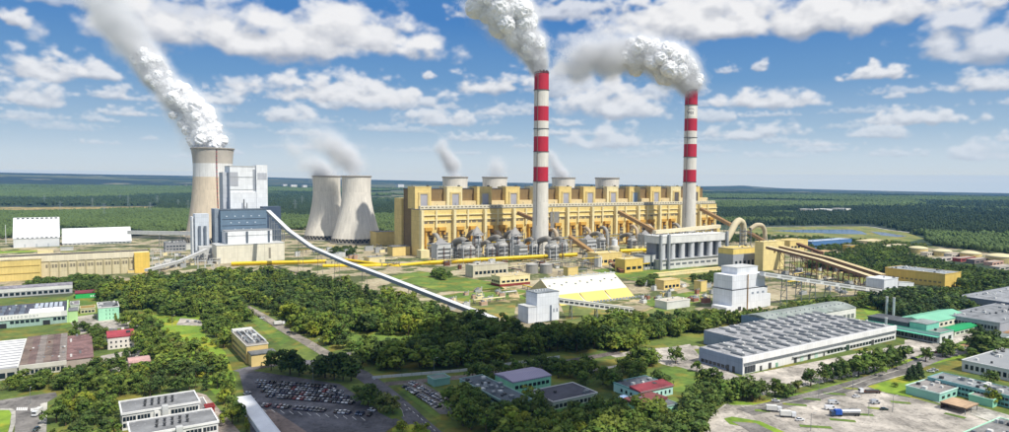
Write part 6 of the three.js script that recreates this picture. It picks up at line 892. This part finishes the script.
// ---------------------------------------------------------------- vehicles
function carProto() {
  const body = prism([[-2.15, .35], [2.15, .35], [2.2, .62], [2.05, .86], [1.1, .95], [-1.9, .98], [-2.18, .8]].map(([z, y]) => [z, y]).reverse(), -.88, .88);
  const cabin = tri((() => { const a = [[-.8, .96, 1.05], [.8, .96, 1.05], [.8, .97, -1.75], [-.8, .97, -1.75]], b = [[-.64, 1.45, .35], [.64, 1.45, .35], [.64, 1.45, -1.2], [-.64, 1.45, -1.2]]; const f = [b.slice()]; for (let i = 0; i < 4; i++) f.push([a[i], a[(i + 1) % 4], b[(i + 1) % 4], b[i]]); return f; })());
  const top = bx(-.62, .62, 1.44, 1.5, -1.18, .33), wheel = new THREE.CylinderGeometry(.33, .33, .22, 10).rotateZ(Math.PI / 2), lamp = bx(-.22, .22, 0, .14, -.04, .04);
  return { body, cabin, top, wheel, lamp };
}
const CAR = carProto(), TYRE = M('#1c1c1d', null, .9), CARGLASS = new THREE.MeshPhysicalMaterial({ color: 0x14181c, roughness: .08 });
const PAINTS = [['black', '#15161a'], ['dark grey', '#3a3d42'], ['silver', '#a9adb2'], ['white', '#e4e5e6'], ['navy blue', '#1c2a4c'], ['red', '#8c1d22'], ['dark blue', '#24385e'], ['charcoal', '#25272b'], ['light grey', '#c2c4c6'], ['dark green', '#23382d']].map(([n, c]) => [n, new THREE.MeshPhysicalMaterial({ color: new THREE.Color(c), roughness: .35, clearcoat: 1, clearcoatRoughness: .08 })]);
const LAMPW = M('#e8e8e2', null, .2), LAMPR = M('#8a1616', null, .3);
function car(p, turn, paint, label, group) {
  const g = thing('parked_car', label, 'car', p, turn, group);
  add(g, 'body', CAR.body, PAINTS[paint][1]); add(g, 'cabin_glass', CAR.cabin, CARGLASS); add(g, 'roof', CAR.top, PAINTS[paint][1]);
  for (const [x, z] of [[-.8, 1.35], [.8, 1.35], [-.8, -1.35], [.8, -1.35]]) add(g, 'wheel', CAR.wheel, TYRE).position.set(x, .33, z);
  for (const x of [-.6, .6]) { add(g, 'headlight', CAR.lamp, LAMPW).position.set(x, .66, 2.2); add(g, 'tail_light', CAR.lamp, LAMPR).position.set(x, .74, -2.2); }
  const s = 1.03; g.scale.set(s, s, s); return g;
}
function carRow(a, b, n, label, group, gaps = .06) { const A = G(...a, .2), B = G(...b, .2), d = B.clone().sub(A), turn = Math.atan2(-d.z, d.x); for (let i = 0; i < n; i++) { if (rnd() < gaps) continue; const p = A.clone().lerp(B, (i + .5 + rr(-.08, .08)) / n), k = pick([0, 0, 1, 1, 2, 2, 3, 4, 4, 5, 6, 7, 7, 8]); car(p, turn + (rnd() < .5 ? Math.PI : 0) + rr(-.04, .04), k, `${PAINTS[k][0]} car ${label}`, group); } }
reseed(88);
carRow([256, 382], [336, 388], 21, 'in the rearmost row of the crowded car park', 'cars in the crowded car park');
carRow([258, 386.5], [343, 393], 22, 'in the second row from the back of the crowded car park', 'cars in the crowded car park');
carRow([262, 391], [349, 398.2], 22, 'in the middle row of the crowded car park', 'cars in the crowded car park');
carRow([266, 396], [354, 403.6], 22, 'in the second row from the front of the crowded car park', 'cars in the crowded car park');
carRow([262, 405.6], [372, 415.6], 27, 'in the single front row of the crowded car park', 'cars in the crowded car park', .22);
carRow([411, 383], [447, 403], 18, 'in the far row of the small car park beside the teal office', 'cars in the small car park');
carRow([404.5, 387], [439, 408], 18, 'in the near row of the small car park beside the teal office', 'cars in the small car park', .3);
for (const [x, y, t, k, l] of [[371.5, 411, 1.1, 3, 'white van-like car at the right corner of the crowded car park'], [334, 391, .5, 3, 'white car standing out at the right end of the crowded car park'], [247, 394, 2.6, 2, 'silver car driving along the left edge of the crowded car park'], [251.5, 401, 2.6, 7, 'charcoal car driving along the left edge of the crowded car park'], [776, 401.5, 1.3, 3, 'white car by the kerb at the back of the truck lot'], [800, 420.5, 1.7, 3, 'white car right of the two white trucks'], [884.5, 410, 1.7, 9, 'dark green car at the right of the truck lot'], [856.5, 397.2, 1.8, 3, 'white car beside the flatbed truck'], [36, 430, .1, 9, 'dark car on the street at the lower left corner'], [262, 318.5, 2.2, 3, 'white car at the top of the forest road'], [289, 333, 2.2, 1, 'dark grey car in the middle of the forest road'], [931, 372, 1.2, 3, 'white car at the end of the long turquoise building'], [935, 370.5, 1.2, 8, 'light grey car beside the white one by the long turquoise building'], [938, 353, 1.2, 5, 'red car under the trees near the jade canopy building'], [914, 359, 1.4, 7, 'charcoal car in front of the jade canopy building'], [196, 322, 1, 8, 'light grey car in the small yard left of the wood'], [188, 322, 1, 3, 'white car in the small yard left of the wood'], [112, 366, 2.6, 8, 'light grey car in the lane by the pink-roofed shed']]) car(G(x, y, .2), t, k, l);
// vans and trucks of the lot
function truck(name, label, cat, px, turn, paint, bodyMat, len, kind) {
  const g = thing(name, label, cat, G(...px, .2), turn, 'vehicles of the truck lot'); const cab = PAINTS[paint][1];
  if (kind === 'van') { add(g, 'body', prism([[-len / 2, .5], [len / 2, .5], [len / 2, 1.1], [len / 2 - .9, 1.3], [len / 2 - 1.6, 2.3], [-len / 2, 2.35]].reverse(), -1, 1), cab); add(g, 'windscreen', tri([[[-.85, 1.36, len / 2 - .88], [.85, 1.36, len / 2 - .88], [.8, 2.2, len / 2 - 1.48], [-.8, 2.2, len / 2 - 1.48]]]), CARGLASS); add(g, 'side_window', merge(bx(-1.03, -.98, 1.3, 2, len / 2 - 2.8, len / 2 - 1.6), bx(.98, 1.03, 1.3, 2, len / 2 - 2.8, len / 2 - 1.6)), CARGLASS); }
  else {
    add(g, 'cab', bx(-1.2, 1.2, .7, 2.9, len / 2 - 2.1, len / 2), cab); add(g, 'windscreen', bx(-1.05, 1.05, 1.7, 2.6, len / 2 - .1, len / 2 + .05), CARGLASS); add(g, 'chassis', bx(-1, 1, .7, 1.05, -len / 2, len / 2 - 2.12), DARKSTEEL);
    if (kind === 'box') add(g, 'box', bx(-1.25, 1.25, 1.06, 3.5, -len / 2, len / 2 - 2.4), bodyMat);
    if (kind === 'tank') { add(g, 'tank', new THREE.CylinderGeometry(1.25, 1.25, len - 3, 18).rotateX(Math.PI / 2).translate(0, 2.32, -1.3), bodyMat); add(g, 'hatch', cyl(.4, .4, .4, 0, 3.4, -1), STEEL); }
    if (kind === 'flat') { add(g, 'flatbed', bx(-1.25, 1.25, 1.06, 1.3, -len / 2, len / 2 - 2.3), RUST); add(g, 'load', bx(-.9, .9, 1.3, 1.9, -len / 2 + 1, len / 2 - 4), DARKSTEEL); }
  }
  for (const z of kind === 'van' ? [-len * .3, len * .3] : [-len * .42, -len * .3, len * .36]) for (const x of [-1, 1]) add(g, 'wheel', new THREE.CylinderGeometry(.48, .48, .3, 12).rotateZ(Math.PI / 2), TYRE).position.set(x, .48, z);
  return g;
}
truck('box_truck', 'white box truck at the left of the truck lot', 'truck', [774, 411.5], 1.35, 3, WALLWHITE, 8, 'box');
truck('box_truck', 'second white box truck, between the first and a white car', 'truck', [788, 417], 1.45, 3, WALLWHITE, 8, 'box');
truck('van', 'grey-green van behind the tank truck', 'van', [834, 404], 1.6, 8, null, 6, 'van');
truck('van', 'white van left of the tank truck', 'van', [831, 409.5], 1.6, 3, null, 6.4, 'van');
truck('tank_truck', 'long tank truck with a silver tank in the middle of the truck lot', 'truck', [848, 415.5], -1.55, 3, M('#c9ccd0', 'mottle', .35, { metalness: .5 }), 13, 'tank');
truck('box_truck', 'small blue truck in front of the tank truck', 'truck', [836, 416], -1.5, 6, M('#1d58b8', 'ribs', .6), 6, 'box');
truck('flatbed_truck', 'white truck with a long low flatbed at the back of the truck lot', 'truck', [870, 393], -1.5, 3, null, 13, 'flat');
truck('van', 'silver van right of the tank truck', 'van', [875.5, 403.5], 1.7, 2, null, 5.4, 'van');
truck('box_truck', 'white box truck on the street at the lower left', 'truck', [37, 415], .12, 3, WALLWHITE, 6.5, 'box');
truck('box_truck', 'white box truck on the forest road', 'truck', [279, 325], 2.2, 3, WALLWHITE, 9, 'box');
// ---------------------------------------------------------------- street lamps
function lamp(px, py, h, label, turn) { const g = thing('street_lamp', label, 'street lamp', G(px, py), turn, 'street lamps'); add(g, 'pole', cyl(.16, .09, h, 0, 0, 0, 7), STEEL); add(g, 'arm', rod(V(0, h - .1, 0), V(1.8, h + .4, 0), .07, 5), STEEL); add(g, 'lamp_head', bx(1.5, 2.5, h + .3, h + .5, -.18, .18), LIGHTGREY); add(g, 'foot', cyl(.3, .25, .6, 0, 0, 0, 8), CONCRETE); }
for (const [x, y, l, t] of [[752, 400, 'street lamp in front of the row of trees at the left of the truck lot', 0], [819, 398, 'street lamp behind the truck lot between two grass islands', 0], [811, 431, 'street lamp at the lower edge of the truck lot', 0], [869, 416, 'street lamp right of the tank truck', 0], [853, 391, 'street lamp at the kerb of the lot road left of the flatbed', 0], [907, 372, 'street lamp at the corner of the lawn by three conifers', 0], [403, 429, 'street lamp on the traffic island at the works street', .5], [372, 396, 'street lamp at the right edge of the crowded car park', 1], [313, 384, 'street lamp behind the crowded car park', 2], [434, 372, 'street lamp by the white boundary wall', .3], [242, 312, 'street lamp at the top of the forest road', .6], [316, 352, 'street lamp near the lower end of the forest road', .6], [30, 405, 'street lamp at the crossing on the left street', 2], [172, 326, 'street lamp in the small yard left of the wood', 0], [893, 412, 'street lamp at the right of the truck lot', 0]]) lamp(x, y, 9, l, t);
// ---------------------------------------------------------------- pylons in the far fields
function pylonGeo() { const l = [], H = 46, leg = (s, c, y) => V(s * lerp(4.2, .7, y / H), y, c * lerp(4.2, .7, y / H)); for (const s of [-1, 1]) for (const c of [-1, 1]) l.push(rod(leg(s, c, 0), leg(s, c, H), .2, 4)); for (let k = 0; k < 7; k++) { const a = k * 6.3, b = a + 6.3; for (const c of [-1, 1]) { l.push(rod(leg(-1, c, a), leg(1, c, b), .12, 4), rod(leg(1, c, a), leg(-1, c, b), .12, 4), rod(leg(c, -1, a), leg(c, 1, b), .12, 4)); } } return merge(l); }
const PY = pylonGeo(), ARMS = [[30, 10], [37, 8], [43, 5.5]].map(([y, w]) => merge(rod(V(-w, y, 0), V(w, y, 0), .2, 4), rod(V(-w, y, 0), V(0, y + 2.6, 0), .2, 4), rod(V(w, y, 0), V(0, y + 2.6, 0), .2, 4))), PYM = M('#8f9a98', null, .6);
[[60, 212], [92, 207], [104, 218], [128, 206], [150, 214], [157, 206], [178, 208], [188, 212], [44, 204], [120, 201], [245, 213], [260, 207], [295, 212], [302, 206], [398, 206]].forEach(([x, y], i) => { const g = thing('pylon', i < 10 ? 'lattice power pylon in the forest left of the banded cooling tower' : i < 14 ? 'lattice power pylon in the forest behind the white conveyor and twin towers' : 'lone lattice power pylon in the forest beside the left end of the boiler house', 'pylon', G(x, y), rr(.4, .9), i < 10 ? 'pylons on the left' : 'pylons by the twin towers'); g.position.y = landY(g.position.x, g.position.z); const s = rr(.8, 1.05); g.scale.set(s, s, s); add(g, 'tower', PY, PYM); for (const a of ARMS) add(g, 'cross_arm', a, PYM); });
{ const a = site('mast', 'thin white mast left of the steep-roofed store', 'mast', [5.5, 244]); add(a, 'pole', cyl(.6, .4, 36, 0, 0, 0, 6), WHITE); add(a, 'foot', cyl(1.4, 1, 2, 0, 0, 0, 8), CONCRETE); }
// ---------------------------------------------------------------- switchyard and small plant in the yard
function gantry(px, py, w, h, label, group) { const g = site('steel_gantry', `${h > 9.5 ? 'high' : 'low'} ${w > 11 ? 'wide' : 'narrow'} ${label}`, 'gantry', [px, py], TH, group); for (const x of [0, w]) add(g, 'post', merge(bx(x - .3, x + .3, 0, h, -.3, .3), bx(x - 1.1, x - .8, 0, h, -.2, .2), bx(x - 1.1, x + .3, h * .5, h * .5 + .3, -.2, .2)), LIGHTGREY); add(g, 'crossbeam', bx(-1.5, w + 1, h, h + .8, -.4, .4), LIGHTGREY); for (let k = 0; k < 3; k++) add(g, 'insulator', cyl(.25, .25, 2.4, w * (k + .5) / 3, h - 2.4, 0, 6), RUST); }
reseed(61);
for (let i = 0; i < 18; i++) { const x = rr(150, 214), y = rr(254, 271); gantry(x, y, rr(8, 14), rr(7, 12), 'pale steel gantry in the switchyard left of the white power block', 'switchyard gantries'); }
const TINT = new Map([[LIGHTGREY, 'light grey'], [CREAM2, 'pale cream'], [GREY, 'grey'], [CREAM, 'cream yellow'], [YELLOW, 'yellow'], [WALLWHITE, 'white'], [RUST, 'rusty brown'], [STEEL, 'steel grey']]);
function plantBox(px, py, l, w, h, m, label, group) { const g = site('plant_unit', `${h > 6 ? 'tall' : h > 4 ? 'boxy' : 'low'} ${l > 8 ? 'long ' : ''}${TINT.get(m) || 'reddish'} ${label.replace('small ', '').replace('pale ', '')}`, 'plant unit', [px, py], TH, group); add(g, 'housing', bx(0, l, .6, h, -w, 0), m); add(g, 'plinth', bx(-.4, l + .4, 0, .6, -w - .4, .4), CONCRETE); add(g, 'top', bx(l * .2, l * .7, h, h + 1.2, -w * .7, -w * .3), STEEL); add(g, 'pipe', cyl(.5, .5, h + 2, l + 1, 0, -w / 2, 6), LIGHTGREY); }
for (let i = 0; i < 22; i++) plantBox(rr(150, 216), rr(252, 270), rr(4, 12), rr(4, 8), rr(3, 7), pick([LIGHTGREY, WALLWHITE, GREY, CREAM2]), 'small pale plant unit in the switchyard left of the white power block', 'switchyard units');
for (let i = 0; i < 16; i++) plantBox(rr(286, 385), rr(250, 262), rr(5, 16), rr(4, 8), rr(4, 9), pick([LIGHTGREY, CREAM2, GREY, M('#c9a58a', 'mottle', .9), CREAM]), 'small plant unit in the yard below the twin cooling towers', 'units below the twin towers');
for (let i = 0; i < 18; i++) plantBox(rr(575, 660), rr(252, 268), rr(4, 10), rr(4, 8), rr(4, 16), pick([LIGHTGREY, CREAM, GREY, YELLOW, WALLWHITE, CREAM2]), 'small plant unit in the crowded yard between the chimneys', 'units between the chimneys');
for (let i = 0; i < 14; i++) plantBox(rr(440, 570), rr(263, 270), rr(4, 12), rr(3, 6), rr(3, 7), pick([LIGHTGREY, CREAM2, GREY, RUST]), 'small plant unit under the long yellow pipe bridge', 'units under the yellow pipe');
for (let i = 0; i < 26; i++) plantBox(rr(640, 712), rr(286, 304), rr(3, 9), rr(3, 6), rr(2, 5), pick([LIGHTGREY, CREAM, M('#a5705a', 'mottle', .9), GREY, WALLWHITE]), 'small plant unit on the ground left of the stepped white tower', 'units by the white tower');
for (let i = 0; i < 22; i++) plantBox(rr(780, 868), rr(270, 296), rr(4, 12), rr(3, 7), rr(2, 6), pick([LIGHTGREY, GREY, STEEL, CREAM2]), 'small plant unit under the coal conveyors', 'units under the coal conveyors');
for (let i = 0; i < 18; i++) plantBox(rr(446, 500), rr(292, 312), rr(3, 8), rr(2, 5), rr(2, 5), pick([LIGHTGREY, CREAM2, GREY, M('#c7a78c', 'mottle', .9)]), 'small plant unit beside the lower end of the white conveyor bridge', 'units by the white conveyor');
for (let i = 0; i < 14; i++) plantBox(rr(55, 148), rr(264, 274), rr(5, 14), rr(3, 6), rr(3, 7), pick([LIGHTGREY, CREAM2, GREY, CREAM]), 'small plant unit in front of the long beige building', 'units before the beige building');
for (let i = 0; i < 9; i++) plantBox(rr(800, 900), rr(247, 254), rr(6, 14), rr(5, 9), rr(3, 7), pick([LIGHTGREY, CREAM2, WALLWHITE, CREAM]), 'small pale unit between the blue shed and the storage tanks', 'units by the blue shed');

function pipeRack(px, py, len, h, label, group) { const g = site('pipe_rack', `${len > 32 ? 'long' : 'short'} ${h > 7 ? 'high' : 'low'} ${label.replace(/^low /, '')}`, 'pipe rack', [px, py], TH + (rnd() < .3 ? Math.PI / 2 : 0), group); const n = Math.max(2, Math.round(len / 10)); for (let k = 0; k <= n; k++) { const x = len * k / n; add(g, 'post', merge(bx(x - .25, x + .25, 0, h, -1.8, -1.3), bx(x - .25, x + .25, 0, h, 1.3, 1.8), bx(x - .25, x + .25, h - .5, h, -2, 2)), STEEL); } for (let k = 0; k < 3; k++) add(g, 'pipe', rod(V(-1, h + .4, -1.2 + k * 1.2), V(len + 1, h + .4, -1.2 + k * 1.2), .5, 7), pick([LIGHTGREY, STEEL, CREAM2, YELLOW, RUST])); }
reseed(62);
for (let i = 0; i < 12; i++) pipeRack(rr(430, 580), rr(264, 276), rr(20, 60), rr(4, 8), 'steel pipe rack below the long yellow pipe bridge', 'racks below the yellow pipe');
for (let i = 0; i < 10; i++) pipeRack(rr(580, 656), rr(252, 272), rr(15, 40), rr(5, 16), 'steel pipe rack in the yard between the chimneys', 'racks between the chimneys');
for (let i = 0; i < 8; i++) pipeRack(rr(286, 390), rr(248, 268), rr(20, 50), rr(4, 8), 'steel pipe rack in the yard below the twin cooling towers', 'racks below the twin towers');
for (let i = 0; i < 7; i++) pipeRack(rr(745, 850), rr(262, 290), rr(15, 40), rr(4, 9), 'steel pipe rack near the coal conveyors', 'racks near the coal conveyors');
for (let i = 0; i < 6; i++) pipeRack(rr(445, 640), rr(284, 306), rr(15, 40), rr(2, 4), 'low pipe rack on the meadow around the coal store', 'racks on the meadow');
// ---------------------------------------------------------------- steam: thousands of small droplet clusters, dense at the mouth, thinning out
function dropletCluster(s, n, size) { reseed(s); const l = []; const o = new THREE.OctahedronGeometry(1, 0); o.deleteAttribute('uv'); for (let i = 0; i < n; i++) { const a = rr(0, 6.28), y = rr(-1, 1), q = Math.sqrt(1 - y * y), r = Math.pow(rnd(), .5); const g = o.clone(), k = size * rr(.6, 1.3); g.scale(k * rr(.7, 1.3), k * rr(.7, 1.3), k); g.rotateX(rr(0, 3)).rotateZ(rr(0, 3)); l.push(g.translate(q * Math.cos(a) * r, y * r, q * Math.sin(a) * r)); } return mergeGeometries(l); }
const VAPOUR = new THREE.MeshPhysicalMaterial({ color: new THREE.Color().setRGB(.96, .965, .975), roughness: 1, transmission: .5, thickness: 0, specularIntensity: 0 });
function puffGeo(s) { reseed(s); const o = rr(0, 90), g = mergeVertices(new THREE.IcosahedronGeometry(1, 14).deleteAttribute('uv').deleteAttribute('normal')), p = g.attributes.position, n3 = (x, y, z) => (vn(x + o, y + 3 + z * .7) + vn(y + o + 31, z + 7 + x * .7) + vn(z + o + 57, x + 11 + y * .7)) / 3; for (let i = 0; i < p.count; i++) { const x = p.getX(i), y = p.getY(i), z = p.getZ(i); let k = .72, a = .5, f = 2.2; for (let q = 0; q < 4; q++) { const w = n3(x * f, y * f, z * f) * 2 - 1; k += a * (.45 - Math.sqrt(w * w + .012)) * 1.1; a *= .46; f *= 1.95; } p.setXYZ(i, x * k, y * k, z * k); } g.computeVertexNormals(); return g; }
const CORE = [puffGeo(1), puffGeo(2), puffGeo(3)], STEAM = new THREE.MeshPhysicalMaterial({ color: new THREE.Color().setRGB(.93, .93, .935), roughness: 1, specularIntensity: 0 });
const THIN = dropletCluster(2, 70, .0165), WISP = dropletCluster(3, 60, .0125);
// path of [photo x, photo y, distance, radius m, density 0..1]
function steam(label, path, n, opts = {}) {
  const P = path.map(([x, y, D]) => W(x, y, D)), curve = new THREE.CatmullRomCurve3(P, false, 'centripetal'), g = new THREE.Group(); g.name = numbered('steam_cloud'); tag(g, label, 'steam', 'steam plumes of the works', 'stuff'); scene.add(g);
  const at = (t, k) => { const f = t * (path.length - 1), i = Math.min(path.length - 2, Math.floor(f)); return lerp(path[i][k], path[i + 1][k], f - i); };
  const lists = { THIN: [], WISP: [] }; reseed(opts.seed || 5);
  // puffs: rounded heads along the plume
  const puffs = []; for (let i = 0; i < (opts.puffs || 60); i++) { const f = Math.pow(rnd(), .85), seg = Math.min(path.length - 2, Math.floor(f * (path.length - 1))), t = (seg + (f * (path.length - 1) - seg)) / (path.length - 1), c = curve.getPoint(t), R0 = at(t, 3), a = rr(0, 6.28), e = rr(-1, 1), q = Math.sqrt(1 - e * e), k = R0 * Math.sqrt(rnd()) * .78; puffs.push([c.x + q * Math.cos(a) * k, c.y + e * k, c.z + q * Math.sin(a) * k, R0 * rr(.26, .5), at(t, 4)]); }
  for (let i = 0; i < n; i++) {
    const p = pick(puffs), d = p[4]; const a = rr(0, 6.28), e = rr(-1, 1), q = Math.sqrt(1 - e * e), shell = rnd() < .8 ? rr(.78, 1.02) : Math.pow(rnd(), .4) * 1.3, k = p[3] * shell * (1 + (d < .5 ? (rnd() - .5) * .9 : rr(-.05, .6)));
    const x = p[0] + q * Math.cos(a) * k, y = p[1] + e * k, z = p[2] + q * Math.sin(a) * k; if (rnd() > d * 1.4 + .05) continue;
    const kind = d > .3 ? 'THIN' : 'WISP'; lists[kind].push([x, y, z, (opts.size || 7) * rr(.8, 1.5) * 1.3]);
  }
  CORE.forEach((geo, c) => { const l = puffs.filter((p, i) => p[4] > .6 && i % 3 === c); if (!l.length) return; const im = new THREE.InstancedMesh(geo, STEAM, l.length), d = new THREE.Object3D(); im.name = 'dense_vapour'; l.forEach((t, i) => { d.position.set(t[0], t[1], t[2]); d.rotation.set(rr(0, 6), rr(0, 6), rr(0, 6)); d.scale.setScalar(t[3] * .82); d.updateMatrix(); im.setMatrixAt(i, d.matrix); }); g.add(im); });
  for (const [kind, geo] of [['THIN', THIN], ['WISP', WISP]]) { const l = lists[kind]; if (!l.length) continue; const im = new THREE.InstancedMesh(geo, VAPOUR, l.length), d = new THREE.Object3D(); im.name = kind === 'THIN' ? 'thin_vapour' : 'wisps'; im.castShadow = im.receiveShadow = true; l.forEach((t, i) => { d.position.set(t[0], t[1], t[2]); d.rotation.set(rr(0, 6), rr(0, 6), rr(0, 6)); d.scale.setScalar(t[3]); d.updateMatrix(); im.setMatrixAt(i, d.matrix); }); g.add(im); }
}
steam('thick white steam plume leaning left from the banded cooling tower', [[214, 151, 1300, 32, 1], [206, 137, 1300, 34, 1], [198, 122, 1300, 38, 1], [186, 107, 1300, 40, 1], [174, 94, 1300, 30, .9], [160, 80, 1300, 26, .8], [152, 67, 1300, 28, .7], [142, 54, 1300, 30, .58], [130, 42, 1300, 36, .5], [118, 26, 1300, 42, .4], [108, 8, 1300, 46, .34], [98, -10, 1300, 52, .3]], 26000, { seed: 3, puffs: 320, size: 8 });
steam('bright white smoke plume leaning left from the nearer striped chimney', [[540, 72, 1098, 10, 1], [538, 60, 1098, 14, 1], [532, 47, 1098, 22, 1], [524, 33, 1098, 30, .95], [513, 19, 1098, 38, .95], [500, 4, 1098, 44, .85], [488, -10, 1098, 46, .7]], 22000, { seed: 7, puffs: 280, size: 7 });
steam('broad white smoke plume drifting left from the farther striped chimney', [[689, 90, 1300, 12, 1], [690, 80, 1300, 22, 1], [682, 70, 1300, 34, .95], [668, 62, 1300, 42, .9], [652, 55, 1300, 42, .75], [632, 54, 1300, 40, .62], [612, 57, 1300, 38, .56], [590, 60, 1300, 40, .45], [566, 66, 1300, 44, .34]], 24000, { seed: 9, puffs: 300, size: 8 });
steam('thin lilac vapour from the left one of the twin cooling towers', [[327, 175, 1400, 24, .34], [316, 167, 1400, 22, .3], [303, 157, 1400, 26, .24], [290, 146, 1400, 32, .16]], 3200, { seed: 12, puffs: 60, size: 9 });
steam('pale vapour leaning left from the right one of the twin cooling towers', [[357, 175, 1330, 25, .5], [351, 165, 1330, 24, .46], [344, 155, 1330, 26, .4], [335, 145, 1330, 28, .3], [322, 137, 1330, 34, .2], [306, 130, 1330, 40, .14]], 6000, { seed: 14, puffs: 80, size: 9 });
steam('slim white vapour wisp above the tower rim nearest the twin towers', [[456, 178, 1510, 22, .5], [452, 166, 1510, 17, .45], [446, 155, 1510, 15, .4], [438, 142, 1510, 18, .25]], 2600, { seed: 16, puffs: 60, size: 8 });
steam('greyish round vapour puff above the second tower rim', [[495, 178, 1530, 24, .3], [496, 170, 1530, 26, .28], [498, 162, 1530, 20, .22]], 1500, { seed: 18, puffs: 50, size: 9 });
steam('white vapour wisp above the tower rim right of the nearer chimney', [[563, 181, 1640, 22, .5], [559, 172, 1640, 18, .42], [553, 161, 1640, 14, .34], [549, 153, 1640, 12, .2]], 2200, { seed: 20, puffs: 50, size: 8 });
// a cumulus overhead, behind and right of the camera, that shades the middle of the wood and the car park
{
  const geoms = []; reseed(40); const A = 650, s = A / Math.tan(R(SUN_EL)), off = V(Math.sin(R(SUN_AZ)) * s, A, -Math.cos(R(SUN_AZ)) * s);
  for (const [px, py] of [[300, 395], [330, 380], [365, 395], [345, 415], [400, 400], [440, 390], [480, 385], [430, 365], [470, 360], [520, 362], [500, 345], [545, 350], [430, 345], [385, 372], [460, 415], [520, 405], [565, 385], [300, 425], [340, 450], [400, 440], [560, 415], [590, 372], [505, 430], [470, 335], [290, 378]]) { const p = G(px, py).add(off); const g = new THREE.IcosahedronGeometry(1, 3); g.deleteAttribute('uv'); const q = g.attributes.position, R0 = rr(24, 36); for (let i = 0; i < q.count; i++) { const v = V(q.getX(i), q.getY(i), q.getZ(i)), k = R0 * (.7 + .6 * fbm(v.x * 2 + v.z * 1.3 + px, v.y * 2 + py - v.z, 4)); q.setXYZ(i, p.x + v.x * k, p.y + v.y * k * .45 + rr(0, .2), p.z + v.z * k); } geoms.push(g); }
  const m = mergeGeometries(geoms); m.computeVertexNormals(); const c = add(scene, 'cumulus_cloud', m, new THREE.MeshStandardMaterial({ color: new THREE.Color().setRGB(.92, .92, .92), roughness: 1 })); tag(c, 'white cumulus cloud overhead that shades the middle wood', 'cloud', null, 'stuff');
}
shade(scene);
renderer.render(scene, camera);
